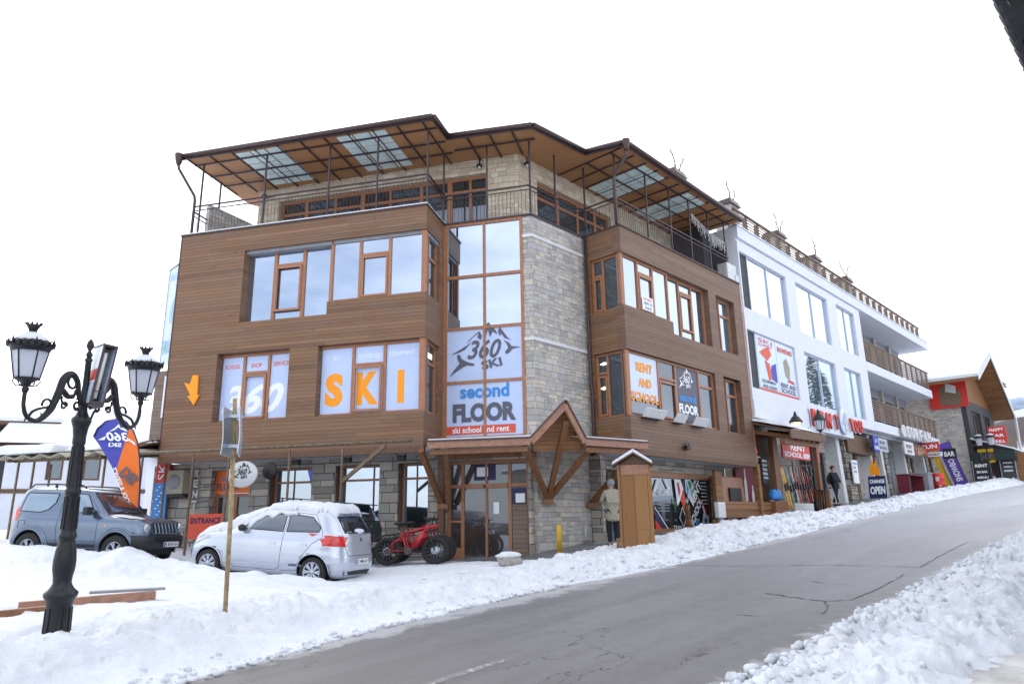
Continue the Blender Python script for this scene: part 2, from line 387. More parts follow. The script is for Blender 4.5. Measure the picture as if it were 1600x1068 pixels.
MT = dict(
 wood=siding('wood_cladding', [(.225,.112,.054), (.30,.152,.072), (.25,.128,.060), (.34,.178,.086), (.195,.094,.046)], weather=.5, L=4.2, gap=.06),
 woodB=siding('wood_cladding_weathered', [(.19,.10,.062), (.25,.14,.088), (.21,.112,.07), (.29,.165,.105)], weather=.5, L=4.2, gap=.06),
 wood_red=siding('wood_cladding_reddish', [(.17,.085,.065), (.22,.11,.085), (.19,.10,.08)], weather=.3),
 annex=siding('pale_wood_cladding', [(.25,.18,.14), (.32,.23,.18), (.28,.20,.16)], h=.12),
 soffit=siding('soffit_boards', [(.52,.25,.11), (.60,.30,.135), (.47,.22,.095)], h=.11, L=2.4, weather=.1),
 gable=siding('orange_gable_boards', [(.32,.14,.05), (.38,.18,.07), (.28,.12,.045)], h=.14, L=3, weather=.1),
 plank=siding('oiled_planks', [(.30,.13,.04), (.36,.17,.06), (.26,.11,.035)], h=.22, L=4, weather=.15, vert=False),
 plankv=siding('oiled_planks_upright', [(.38,.18,.05), (.44,.22,.065), (.32,.145,.04)], h=.30, L=4, weather=.25, vert=True, gap=.03),
 frame=plain('window_frame_wood', (.36,.16,.08), .4, var=.2, sc=14),
 frame2=plain('dark_brown_wood', (.13,.065,.035), .55, var=.25, sc=12),
 beam=plain('beam_wood', (.22,.10,.045), .55, var=.3, sc=10),
 fascia=plain('fascia_wood', (.33,.17,.11), .5, var=.25, sc=10),
 stone=stone('stone_cladding', [(.46,.45,.44),(.60,.58,.56),(.53,.50,.46),(.68,.65,.60),(.52,.52,.53),(.72,.65,.54),(.57,.55,.52),(.64,.57,.49),(.40,.40,.39),(.67,.66,.64)], mortar=(.36,.34,.32), gap=.018, h=.145, L=.235, jit=.5),
 stoneB=stone('coarse_stone_base', [(.34,.31,.28),(.46,.42,.37),(.38,.37,.35),(.56,.51,.44),(.29,.27,.24),(.62,.56,.48),(.48,.44,.38)], h=.235, L=.55),
 stoneT=stone('tan_stone', [(.72,.61,.44),(.82,.72,.55),(.66,.56,.41),(.88,.79,.64),(.76,.65,.49),(.84,.77,.65)], h=.19, L=.34, mortar=(.58,.50,.38), gap=.02),
 rubble=stone('river_stone', [(.30,.27,.22),(.44,.40,.34),(.20,.18,.16),(.52,.48,.42),(.36,.30,.24)], h=.26, L=.30, mortar=(.10,.09,.08), gap=.08),
 glass=glass_m('sky_reflecting_glass', refl=.62), glassd=glass_m('dark_window_glass', refl=.10), glassg=glass_m('shopfront_glass', (.05,.04,.035), refl=.09),
 glassw=glass_m('pale_window_glass', (.10,.16,.19), refl=.5),
 tealg=plain('frosted_roof_glass', (.72,.88,.88), .3, var=.12, sc=3),
 metal=plain('dark_steel', (.085,.065,.075), .45, .6), gutter=plain('brown_gutter', (.075,.05,.05), .4, .4),
 iron=plain('cast_iron', (.018,.020,.024), .42, .3, var=.3, sc=20), rust=plain('rusty_steel', (.17,.125,.08), .7, .2, var=.45, sc=16),
 alu=plain('dull_aluminium', (.50,.55,.62), .38, .7, var=.08), chrome=plain('chrome', (.7,.7,.72), .15, 1.0),
 white=plain('white_render', (.70,.73,.81), .8, var=.04, sc=3), offw=plain('off_white_paint', (.66,.67,.68), .6, var=.06),
 grey=plain('grey_render', (.27,.28,.31), .8, var=.1), lgrey=plain('light_grey_ceiling', (.48,.50,.54), .8, var=.05), dgrey=plain('charcoal_render', (.045,.047,.055), .7, var=.2),
 balus=plain('brown_timber_slats', (.19,.13,.09), .6, var=.3, sc=9), black=plain('matt_black', (.012,.012,.014), .5), rubber=plain('rubber', (.016,.016,.017), .8, var=.3, sc=30),
 ink=plain('slate_vinyl', (.10,.10,.14), .5, var=.03), orange=plain('orange_vinyl', (.95,.33,.0), .45, var=.02), red=plain('red_vinyl', (.62,.035,.025), .45, var=.04),
 redor=plain('red_orange_vinyl', (.70,.09,.04), .5, var=.03), blue=plain('blue_vinyl', (.03,.24,.66), .45, var=.03), navy=plain('navy_board', (.012,.018,.09), .5), royal=plain('royal_blue_board', (.015,.03,.42), .45),
 wvin=plain('white_vinyl', (.86,.90,.94), .5, var=.02), lvin=plain('frosted_vinyl', (.62,.72,.90), .35, var=.05, sc=2), orsign=plain('orange_board', (.85,.17,.01), .45, var=.03),
 snow=snow_m('snow', .28), snowd=snow_m('trodden_snow', .55), snowr=snow_m('roof_snow'),
 yellow=plain('yellow_paint', (.62,.38,.01), .5), green=plain('dark_green_awning', (.012,.03,.028), .7), bluefilm=plain('blue_window_film', (.50,.61,.86), .3, var=.05, sc=1.5), slush=plain('slush', (.46,.45,.43), .55, var=.45, sc=2.5), polerust=plain('weathered_pole', (.36,.27,.14), .7, .1, var=.45, sc=16), maroon=plain('maroon_cloth', (.16,.012,.03), .6), grn=plain('green_topsheet', (.03,.22,.06), .4), lime=plain('lime_board', (.42,.60,.05), .6), bannerblue=plain('banner_blue', (.06,.07,.40), .6, var=.05), purple=plain('purple_banner', (.12,.06,.42), .6, var=.05),
 skin=plain('skin', (.45,.26,.19), .6, var=.05), beige=plain('beige_coat', (.36,.33,.26), .85, var=.15, sc=20), darkcloth=plain('dark_cloth', (.012,.014,.022), .9), hair=plain('dark_hair', (.03,.02,.015), .7),
 carblue=plain('grey_blue_paint', (.145,.19,.265), .22, .75, var=.06, sc=3, coat=.8), carsil=plain('pale_silver_blue_paint', (.54,.58,.66), .22, .5, var=.04, sc=3, coat=.8), plastic=plain('black_plastic', (.02,.021,.024), .55),
 tail=plain('red_lamp_glass', (.55,.012,.01), .12, var=.1, coat=1.), headl=plain('headlamp_glass', (.45,.47,.5), .1, .4, coat=1.), carglass=glass_m('car_glass', (.012,.02,.028), refl=.10),
 carglass2=glass_m('car_glass_misted', (.10,.15,.18), refl=.30),
 plate=plain('number_plate', (.75,.76,.76), .5, var=.02), bikered=plain('bike_red', (.42,.008,.015), .3, .2, coat=.5),
 concrete=plain('rough_concrete', (.36,.34,.31), .9, var=.3, sc=14), paleglow=emit('lit_lamp_glass', (1.0,.78,.45), .8), pinkglow=emit('pink_light_sign', (.9,.03,.12), .7), reflglow=emit('lamp_reflection_glow', (1.,.93,.75), 1.6),  # the last glow paints ceiling-light reflections onto panes
 opal=None, asphalt=None)
def _opal():
    n = NT('opal_lamp_glass'); tr = n.new('BsdfTranslucent'); tr.inputs['Color'].default_value = (.86, .88, .95, 1)
    n.b.inputs['Base Color'].default_value = (.72, .75, .84, 1); n.b.inputs['Roughness'].default_value = .25
    mx = n.new('MixShader'); mx.inputs[0].default_value = .45; n.l.new(n.b.outputs[0], mx.inputs[1]); n.l.new(tr.outputs[0], mx.inputs[2])
    n.l.new(mx.outputs[0], n.n['Material Output'].inputs['Surface']); return n.m
MT['opal'] = _opal()
def _asphalt():
    n = NT('asphalt'); v = n.obj()
    x, y, z = n.sep(v)
    fine = n.noise(v, 130, 4, .7); mid = n.noise(v, 5, 6, .65); big = n.noise(v, .22, 4, .55, (1, 3.2, 1)); band = n.noise(v, .9, 5, .6, (.07, 1.6, 1))
    c = n.ramp(fine, [(.3, (.090, .087, .086)), (.72, (.165, .159, .156))])
    c = n.mix(n.ramp(big, [(.42, 0.0), (.66, .55)]), c, (.20, .195, .20))
    c = n.mix(n.ramp(band, [(.45, 0.0), (.7, .45)]), c, (.24, .235, .24))
    c = n.mix(n.ramp(mid, [(.56, 0.0), (.75, .35)]), c, (.055, .055, .06))
    # paler surface further up the hill
    f = n.new('MapRange'); f.inputs['From Min'].default_value = 9; f.inputs['From Max'].default_value = 36; f.inputs['To Max'].default_value = .85
    n.l.new(n.math('ADD', x, n.math('MULTIPLY', mid, 8.0)), f.inputs[0]); c = n.mix(f.outputs[0], c, (.55, .56, .60))
    # slush and salt along both kerbs
    ke = n.math('MAXIMUM', n.math('SUBTRACT', y, 7.15), n.math('SUBTRACT', 3.25, y))
    c = n.mix(n.math('MULTIPLY', n.ramp(n.math('ADD', ke, n.math('MULTIPLY', n.noise(v, 2.6, 7, .75), 1.3)), [(.76, 0.0), (1.05, 1.0)]), .6), c, (.52, .53, .55))
    sp_ = n.noise(v, 34, 5, .8); c = n.mix(n.ramp(sp_, [(.58, 0.0), (.74, .5)]), c, (.30, .30, .31)); c = n.mix(n.ramp(sp_, [(.28, .5), (.42, 0.0)]), c, (.05, .05, .052))
    # sealed cracks: thin lines where a warped noise passes through its middle value
    ck = n.noise(n.comb(n.math('MULTIPLY', x, .35), n.math('MULTIPLY', y, .9), 3.0), .8, 7, .55)
    line = n.math('LESS_THAN', n.math('ABSOLUTE', n.math('SUBTRACT', ck, .5)), .0016)
    msk = n.ramp(n.noise(v, .35, 2, .5), [(.52, 0.0), (.58, 1.0)])
    lf = n.math('MULTIPLY', line, msk)
    c = n.mix(n.math('MULTIPLY', lf, .85), c, (.022, .022, .024))
    n.bump(n.math('SUBTRACT', fine, n.math('MULTIPLY', lf, 1.2)), .5, .006)
    r = n.ramp(big, [(.4, .50), (.6, .72)])
    return n.done(c, r, 0, .45)
MT['asphalt'] = _asphalt()
def _paving():
    n = NT('wet_paving'); v = n.obj()
    a = n.noise(v, 2.2, 6, .6); f = n.noise(v, 60, 3, .6)
    br = n.new('TexBrick'); br.inputs['Scale'].default_value = 2.2; br.inputs['Mortar Size'].default_value = .012; br.inputs['Color1'].default_value = (.16,.175,.175,1); br.inputs['Color2'].default_value = (.21,.225,.225,1); br.inputs['Mortar'].default_value = (.08,.085,.085,1)
    n.l.new(v, br.inputs['Vector'])
    c = n.mix(n.ramp(a, [(.45, 0.0), (.6, .6)]), br.outputs['Color'], (.10, .115, .115))
    c = n.mix(n.ramp(n.noise(v, 1.1, 6, .7), [(.56, 0.0), (.66, .7)]), c, (.6, .63, .67))
    n.bump(f, .3, .006); return n.done(c, n.ramp(a, [(.4, .65), (.6, .22)]))
MT['paving'] = _paving()
# ---------------------------------------------------------------- terrain
def vnoise(x, y, seed=0):
    xi = np.floor(x).astype(np.int64); yi = np.floor(y).astype(np.int64); fx = x - xi; fy = y - yi
    fx = fx*fx*(3-2*fx); fy = fy*fy*(3-2*fy)
    def h(a, b):
        n = (a*374761393 + b*668265263 + seed*1442695) & 0xffffffff
        n = ((n ^ (n >> 13)) * 1274126177) & 0xffffffff
        return ((n ^ (n >> 16)) & 0xffff) / 65535.0
    return (h(xi,yi)*(1-fx)+h(xi+1,yi)*fx)*(1-fy) + (h(xi,yi+1)*(1-fx)+h(xi+1,yi+1)*fx)*fy
def fbm(x, y, o=4, seed=0, g=.5):
    r = 0; a = 1; t = 0
    for i in range(o):
        r = r + a*vnoise(x*2**i+17.3*i, y*2**i-9.1*i, seed+i); t += a; a *= g
    return r/t
def sst(a, b, x):
    t = np.clip((x-a)/(b-a), 0, 1); return t*t*(3-2*t)
def Gz(s, t):
    """height of the paved ground"""
    s = np.asarray(s, float); t = np.asarray(t, float)
    sc_ = np.where(s > 62, 62 + 12*np.tanh((s-62)/12), s); sc_ = np.where(sc_ < -6, -6 + 8*np.tanh((sc_+6)/8), sc_)
    x = s*dB.x + t*nB.x
    b = np.minimum(.1*np.maximum(0, -4.2-x), 1.3) * sst(8.5, 12.0, t)
    entr = -.14*np.exp(-(((s-13.6)/2.2)**2 + ((t-14.0)/2.4)**2))
    return -.45 + .068*sc_ + b + entr
def gz(x, y):
    s, t = toS(x, y); return float(Gz(s, t))
def toe(s):
    return np.interp(s, [-12, 0, 3.1, 4.1, 5.4, 7, 8.3, 9.7, 11.4, 14.3, 17.1, 21.5, 28.6, 38.5, 51, 80], [7.0, 7.15, 7.33, 7.48, 7.74, 7.87, 7.9, 7.79, 7.6, 7.49, 7.65, 7.78, 8.0, 8.04, 7.5, 7.0])
def lumps(s, t, amp, sc_=1.0):
    a = fbm(s*1.8/sc_, t*1.8/sc_, 3, 3); bl = lambda f, k: np.abs(vnoise(s*f/sc_ + 3.1*a, t*f/sc_, k)-.5)*2
    puff = .50*bl(5.1, 11) + .40*bl(10.9, 13) + .28*bl(21.7, 17) + .16*bl(41, 19)
    return amp*((a-.5)*1.2 + (puff-.5)*1.05)
def d_left(s, t):
    d = t - toe(s) + .35*(fbm(s*1.9, t*1.9, 3, 41)-.5)
    H = np.interp(s, [-12, 2.5, 4, 5.2, 6.4, 7.4, 8.6, 10], [.55, .52, .48, .40, .30, .24, .17, .03])
    rise = sst(-.02, .95, d)
    back = np.interp(t, [7, 9, 11, 12.5, 14, 17, 30], [1, 1, .92, .62, .5, .42, .4])
    # snow is cleared from under and behind the cars
    drive = sst(6.2, 8.2, s + .25*(fbm(s*1.2, t*1.2, 3, 5)-.5)*4) * sst(8.9, 9.8, t)
    z = H*rise*back*(1-drive) + .035*drive*sst(0, .3, d)
    ru = np.exp(-((t-9.9+.12*(s-8))/.18)**2) + np.exp(-((t-11.3+.1*(s-8))/.2)**2)
    z = z - .03*ru*drive
    rough = np.interp(d, [0, .5, 1.1, 2.2], [1, 1, .5, .16]) * (1-drive*.75)
    z = z + lumps(s, t, .22, 1)*rough*rise + (fbm(s*1.1, t*1.1, 3, 71)-.5)*.09*rise*(1-drive)
    z = z + lumps(s, t, .035, .8)*drive
    z = z - .05*sst(.60, .72, fbm(s*2.6, t*2.6, 3, 61))*rise*(1-drive)
    # car bays: dips
    def bay(cs, ct, rs, rt): return np.exp(-(np.abs((s-cs)/rs)**4 + np.abs((t-ct)/rt)**4))
    z = z*(1-.85*bay(7.6, 14.6, 1.2, 1.6))
    z = z - .13*np.exp(-(((s-2.5)/.45)**2 + ((t-8.55)/.5)**2))
    def strip(a, b, wd, ha, hb):
        dx, dy = b[0]-a[0], b[1]-a[1]; L2 = dx*dx+dy*dy; u = np.clip(((s-a[0])*dx+(t-a[1])*dy)/L2, 0, 1)
        dd = np.hypot(s-a[0]-u*dx, t-a[1]-u*dy); return (ha+(hb-ha)*u)*np.exp(-(dd/wd)**2)
    z = z + strip((7.35, 12.55), (5.60, 15.95), .55, .17, .30)*(1+.8*(fbm(s*3, t*3, 2, 8)-.5)) + strip((5.75, 16.6), (3.5, 20.0), .6, .24, .22)
    edge = sst(12.2, 13.4, s)*sst(9.6, 10.4, t)
    z = z*(1-edge) - .06*edge
    far = sst(14.9, 15.6, t)*sst(7.5, 9.5, s)
    return np.where(d < 0, -.05, z)*(1-far) - .06*far
def d_bank(s, t):
    d = t - toe(s) + .30*(fbm(s*1.7, t*1.7, 3, 42)-.5)
    H = np.interp(s, [8.6, 10, 12, 14.5, 17, 20, 24, 30, 40, 60], [.02, .08, .16, .25, .32, .38, .26, .20, .24, .4])
    wd = np.interp(s, [9, 12, 16, 20, 24, 30, 40], [2.2, 2.8, 2.7, 2.4, 1.9, 1.7, 2.2])
    q = d/wd
    prof = sst(0, .45, q)*(1-sst(.72, 1.25, q))
    z = H*prof + lumps(s, t, .15, 1)*sst(0, .12, q)*(1-sst(.9, 1.35, q))
    out = (q > 1.25) | (d < 0)
    return np.where(out, -.05, np.where(q > 1.0, z - .05*sst(1.0, 1.25, q), z))
def d_near(s, t):
    d = 2.95 - t - .30*(fbm(s*2.1, t*2.1, 3, 44)-.5) - .1
    H = np.interp(s, [4.6, 5.4, 6.5, 9, 14, 30], [.0, .10, .15, .15, .20, .25])
    prof = sst(-.02, .35, d)*(1 - .80*sst(1.0, 1.9, d))
    z = H*prof + lumps(s, t, .17, 1)*sst(0, .2, d)*(1-.45*sst(.9, 1.9, d))*(.65+.8*sst(.35,.65,fbm(s*.8, t*.8, 3, 57)))
    pav = sst(1.0, 1.6, d); thin = fbm(s*.9, t*.9, 4, 90)
    z = z*(1-.55*pav) - pav*(.07*sst(.44, .54, thin))
    z = np.where(s < 4.4, -.05, z - .10*sst(1.9, 2.3, d)*sst(.45, .55, thin))
    return np.where(d < -.02, -.05, z)
def sheet(name, ss, ts, zf, mat, label=None, kind='structure', smooth=True, clip=None):
    S, T = np.meshgrid(ss, ts, indexing='ij')
    Z = zf(S, T)
    co = np.stack([S, T, Z], -1).reshape(-1, 3); ns, nt = len(ss), len(ts)
    i = np.arange(ns-1)[:, None]*nt + np.arange(nt-1)[None, :]
    f = np.stack([i, i+nt, i+nt+1, i+1], -1).reshape(-1, 4)
    if clip is not None:
        c = clip(S, T); cc = (c[:-1,:-1] | c[1:,:-1] | c[:-1,1:] | c[1:,1:]).reshape(-1)
        f = f[cc]; used = np.unique(f); mp = np.full(len(co), -1); mp[used] = np.arange(len(used)); co = co[used]; f = mp[f]
    me = D.meshes.new(name); me.from_pydata(co.tolist(), [], f.tolist()); me.polygons.foreach_set('use_smooth', [smooth]*len(f))
    me.materials.append(mat); me.update()
    o = D.objects.new(name, me); C.objects.link(o); o.matrix_basis = FS; o['kind'] = kind
    if label: o['label'] = label
    return o
def geo_sp(a, b, d0, d1):
    r = [a]
    while r[-1] < b: r.append(r[-1] + d0 + (d1-d0)*(r[-1]-a)/(b-a))
    return np.array(r)
_big = np.concatenate([np.arange(-400, -30, 18), np.arange(-30, 90, 1.5), np.arange(90, 500, 18)])
sheet('ground', _big, _big, lambda s, t: Gz(s, t) - .04 - .02*sst(20, 90, np.hypot(s-15, t-10)), MT['snowd'], 'snow-covered ground of the village')
sheet('road', np.arange(-30, 92, 1.0), np.arange(1.5, 8.9, .4), lambda s, t: Gz(s, t), MT['asphalt'], 'grey asphalt street climbing to the right')
sheet('pavement', np.arange(6.6, 70, .5), np.arange(9.2, 16.5, .3), lambda s, t: Gz(s, t) + .012, MT['paving'], 'wet paving in front of the shops')
sheet('pavement', np.arange(-5, 60, .5), np.arange(-6, 2.9, .3), lambda s, t: Gz(s, t) + .014, MT['slush'], 'slushy pavement on the near side of the street')
sheet('snow_bank', geo_sp(-5, 13.6, .045, .045), np.concatenate([np.arange(6.9, 9.8, .035), np.arange(9.8, 24, .10)]), lambda s, t: Gz(s, t) + d_left(s, t) + .014,
      MT['snow'], 'deep snow between the street and the parked cars', clip=lambda s, t: d_left(s, t) > -.045)
sheet('snow_bank', geo_sp(8.8, 66, .045, .22), np.arange(7.0, 11.6, .045), lambda s, t: Gz(s, t) + d_bank(s, t) + .016, MT['snow'],
      'ploughed snow bank along the far side of the street', clip=lambda s, t: d_bank(s, t) > -.045)
sheet('snow_bank', geo_sp(4.3, 34, .03, .16), np.arange(-1.8, 3.15, .03), lambda s, t: Gz(s, t) + d_near(s, t) + .018, MT['snow'],
      'lumpy snow bank on the near side of the street', clip=lambda s, t: d_near(s, t) > -.045)
# crumbs and clods of snow along both banks
def clods(name, n, place, seed, label):
    rng = random.Random(seed); mb = MB()
    for _ in range(n):
        s, t, r = place(rng); z = float(Gz(s, t)) + .012
        d = {'near': d_near, 'bank': d_bank, 'left': d_left}[name](np.array(s), np.array(t)); z += max(float(d), 0)
        b = len(mb.v); mb.ball((0, 0, 0), r, 7, 5)
        ph = rng.random()*9
        for i in range(b, len(mb.v)):
            v = Vector(mb.v[i]); k = 1 + .38*noise.noise(v*(1.3/r)*.9 + Vector((ph, ph*2, 0)))*1.6
            mb.v[i] = (s + v.x*k*1.15, t + v.y*k, z + v.z*k*.8 + r*.28)
    me = mb.mesh('snow_clods', MT['snow'], fix=False); o = put('snow_clods', me, FS); tag(o, label, kind='stuff'); return o
def _pn(r):
    s = 5 + (r.random()**1.6)*17; t = 2.98 - abs(r.gauss(0, .45)); return s, t, .010 + .045*r.random()**3
def _pb(r):
    s = 10 + r.random()*24; return s, float(toe(s)) + abs(r.gauss(0, .55)), .015 + .06*r.random()**3
def _pl(r):
    s = r.uniform(-1, 9.5); return s, float(toe(s)) - .10 + abs(r.gauss(0, .2)), .007 + .034*r.random()**4
clods('near', 1300, _pn, 1, 'loose clods of snow on the near bank'); clods('bank', 900, _pb, 2, 'loose clods of snow on the far bank'); clods('left', 900, _pl, 3, 'crumbled snow along the left edge of the street')
# cracks in the asphalt
ck = MB(); rng = random.Random(9)
def crack(pts, w0):
    out = []
    for (s0, t0), (s1, t1) in zip(pts[:-1], pts[1:]):
        n = max(2, int(math.hypot(s1-s0, t1-t0)/.07))
        for k in range(n): q = k/n; out.append((s0+(s1-s0)*q + rng.uniform(-.02,.02), t0+(t1-t0)*q + rng.uniform(-.018,.018)))
    out.append(pts[-1]); ws = [w0*rng.uniform(.25, 1)*(1 if rng.random() > .1 else .1) for _ in out]
    vs = []
    for i, (a, b) in enumerate(out):
        p, q = out[max(i-1, 0)], out[min(i+1, len(out)-1)]; dx, dy = q[0]-p[0], q[1]-p[1]; L = math.hypot(dx, dy) or 1
        for sg in (-1, 1): x, y = a - dy/L*ws[i]*sg/2, b + dx/L*ws[i]*sg/2; vs.append((x, y, float(Gz(x, y)) + .004))
    ck.add(vs, [(2*i, 2*i+1, 2*i+3, 2*i+2) for i in range(len(out)-1)])
crack([(12.48, 7.76), (12.43, 6.52), (12.73, 5.46), (12.96, 4.78), (12.93, 4.05), (12.89, 3.41), (14.31, 3.48), (16.9, 3.55), (17.04, 3.36)], 0.035)
crack([(9.85, 4.63), (9.64, 4.22), (9.43, 3.61), (9.62, 3.37), (10.68, 3.34), (11.49, 3.37), (12.04, 3.41)], 0.04)
crack([(8.65, 3.36), (9.06, 3.45), (9.39, 3.6)], 0.025)
crack([(11.01, 4.38), (10.88, 4.13), (10.9, 3.83)], 0.022)
crack([(8.22, 4.2), (8.26, 3.91)], 0.022)
tag(put('road_crack', (ck, MT['black']), FS), 'dark cracks running across the asphalt', kind='structure')
# painted line on the road
mk = MB()
for s0 in (2.4, 8.4, 14.4):
    for k in range(10):
        a, b = s0 + k*.29, s0 + (k+1)*.29
        mk.quad((a, 5.09, float(Gz(a,5))+.005), (b, 5.09, float(Gz(b,5))+.005), (b, 5.19, float(Gz(b,5))+.005), (a, 5.19, float(Gz(a,5))+.005))
    break
n_ = NT('worn_road_paint'); v_ = n_.obj(); tr_ = n_.new('BsdfTransparent'); n_.b.inputs['Base Color'].default_value = (.42, .42, .42, 1)
mx_ = n_.new('MixShader'); n_.l.new(n_.ramp(n_.noise(v_, 14, 5, .7), [(.38, 1.0), (.55, .25)]), mx_.inputs[0]); n_.l.new(tr_.outputs[0], mx_.inputs[1]); n_.l.new(n_.b.outputs[0], mx_.inputs[2]); n_.l.new(mx_.outputs[0], n_.n['Material Output'].inputs['Surface'])
o = put('road_marking', (mk, n_.m), FS); tag(o, 'worn pale lane dash on the asphalt', kind='structure')
# distant mountains
def hill(name, x0, x1, y, h, seed, mat, label):
    xs = np.linspace(x0, x1, 60); rows = 10; mb = MB(); vs = []
    for j in range(rows+1):
        for x in xs:
            e = math.sin(PI*min(max((x-x0)/(x1-x0), 0), 1))**.6
            top = h*e*(.72 + .5*float(fbm(np.array(x/ (abs(x1-x0)*.16)), np.array(seed*3.3), 4, seed)))
            q = j/rows; vs.append((x + 14*noise.noise(Vector((x*.02, j, seed))), y + q*h*1.6 + 18*noise.noise(Vector((x*.013, j*.7, seed+5))), -10 + top*math.sin(q*PI/2)))
    n = len(xs); mb.add(vs, [(j*n+i, j*n+i+1, (j+1)*n+i+1, (j+1)*n+i) for j in range(rows) for i in range(n-1)], True)
    o = put(name, (mb, mat)); tag(o, label, kind='structure'); return o
def forest_snow(name, snowc, treec, lo, hi, sc_):
    n = NT(name); v = n.obj(); f = n.noise(v, sc_, 9, .7, (1, 1, 2.2)); return n.done(n.mix(n.ramp(f, [(lo, 0.0), (hi, 1.0)]), snowc, treec), .9)
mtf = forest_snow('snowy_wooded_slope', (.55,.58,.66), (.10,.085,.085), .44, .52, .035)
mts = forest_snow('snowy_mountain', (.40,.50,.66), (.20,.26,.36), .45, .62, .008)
hill('hill', 85, 330, 130, 52, 2, mtf, 'wooded snowy hillside beyond the end of the street')
hill('hill', -260, 300, -190, 17, 9, mtf, 'unseen wooded slope behind the viewpoint, added for reflection in the panes')  # added out of view so the panes have a slope to reflect
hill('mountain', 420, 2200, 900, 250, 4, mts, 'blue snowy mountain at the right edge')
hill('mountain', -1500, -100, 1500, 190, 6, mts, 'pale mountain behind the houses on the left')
# ---------------------------------------------------------------- the wood and stone building
WB = thing('ski_building', 'large three-storey building clad in brown boards and grey stone, with a roof terrace', 'building', P_ := Matrix.Translation(P(FA, 0, 3, .4)))
def part(name, mb, mat, F=W, parent=None, **k): return put(name, mb.mesh(name, mat), F, parent or WB, **k)
FAs = frame(P(FA, 0, 0), nA, -dA)        # return side of the left box, seen from the right
FBs = frame(P(FB, 0, 0), -nB, dB)        # return side of the right box, seen from the left
h3L, h3R, h2L, h2R = (-5.87,-3.02,7.12,9.4), (-3.02,.5,7.5,9.4), (-6.5,-4.12,4.19,6.22), (-3.22,.5,4.19,6.21)
part('facade_panel', grid_wall(-8.15, 0, 3.24, 10.12, [h3L, h3R, h2L, h2R], 0, .3), MT['wood'], FA)
part('side_panel', grid_wall(.3, 1.46, 3.24, 10.12, [(.2,1.12,7.5,9.4), (.2,1.12,4.19,6.21)], 0, .3), MT['wood'], FAs)
part('facade_panel', grid_wall(0, 7.95, 3.24, 10.12, [(-.5,2.81,7.56,9.27), (2.81,5.4,7.16,9.27), (5.95,7.36,7.17,9.23), (-.5,5.36,4.22,6.2), (5.97,7.3,4.22,6.2)], 0, .3), MT['woodB'], FB)
part('side_panel', grid_wall(-1.42, -.3, 3.24, 10.12, [(-1.2,-.2,7.5,9.27), (-1.2,-.2,4.22,6.2)], 0, .3), MT['wood'], FBs)
# coping with a film of snow
mb = MB(); mb.box(-8.2, .03, -.04, .36, 10.12, 10.16); mb.box(-.33, .03, .36, 1.5, 10.12, 10.16); part('coping', mb, MT['metal'], FA)
mb = MB(); mb.box(-8.19, .02, -.03, .35, 10.16, 10.195); mb.box(-.32, .02, .35, 1.5, 10.16, 10.19); part('snow_film', mb, MT['snow'], FA)
mb = MB(); mb.box(-.03, 8.0, -.04, .36, 10.12, 10.16); mb.box(-.03, .33, .36, 1.42, 10.12, 10.16); part('coping', mb, MT['metal'], FB)
# corner trims
mb = MB(); mb.box(-8.185, -8.15, -.01, .3, 3.24, 10.12); part('corner_trim', mb, MT['metal'], FA)
mb = MB(); mb.box(7.95, 8.02, -.01, .3, 3.15, 10.12); part('corner_trim', mb, MT['frame'], FB)

def window(F, u0, u1, z0, z1, w, mull=(), bars=(), t=.075, pane='glass', parent=None, mat='frame', depth=.09, edges='LRTB', name='window', label=None):
    """timber frame with one pane behind; bars are (ua, ub, z) rails"""
    mb = MB(); d = depth
    if 'L' in edges: mb.box(u0, u0+t, w, w+d, z0, z1)
    if 'R' in edges: mb.box(u1-t, u1, w, w+d, z0, z1)
    a, b = u0 + (t if 'L' in edges else 0), u1 - (t if 'R' in edges else 0)
    mb.box(a, b, w+.002, w+d, z1-t, z1); mb.box(a, b, w+.002, w+d, z0, z0+t*.8)
    for m in mull:
        mt_ = t if not isinstance(m, tuple) else m[1]; m = m if not isinstance(m, tuple) else m[0]
        mb.box(m-mt_/2, m+mt_/2, w-.003, w+d-.01, z0+t*.8, z1-t)
    for ua, ub, z in bars: mb.box(ua+t/2, ub-t/2, w-.001, w+d-.02, z-t/2, z+t/2)
    fr = put(name, mb.mesh(name, MT[mat]), F, parent or WB, label=label)
    pb = MB(); pb.box(u0+.01 if 'L' in edges else u0-.05, u1-.01, w+.045, w+.06, z0+.01, z1-.01)
    put('pane', pb.mesh('pane', MT[pane]), F, fr)
    return fr
def sash(ua, ub, za, zb, w, t=.06):
    mb = MB(); mb.box(ua, ua+t, w-.02, w+.03, za, zb); mb.box(ub-t, ub, w-.02, w+.03, za, zb); mb.box(ua+t, ub-t, w-.02, w+.03, za, za+t); mb.box(ua+t, ub-t, w-.02, w+.03, zb-t, zb); return mb
def add_sash(win, F, *a, mat='frame'): put('sash', sash(*a).mesh('sash', MT[mat]), F, win)
def letters(win, F, txt, u, z, w, h, wd, mat, name='lettering', **k):
    me = text_mesh(txt, MT[mat], w=wd, h=h, **k); return put(name, me, F @ Matrix.Translation((u, w, z)), win)
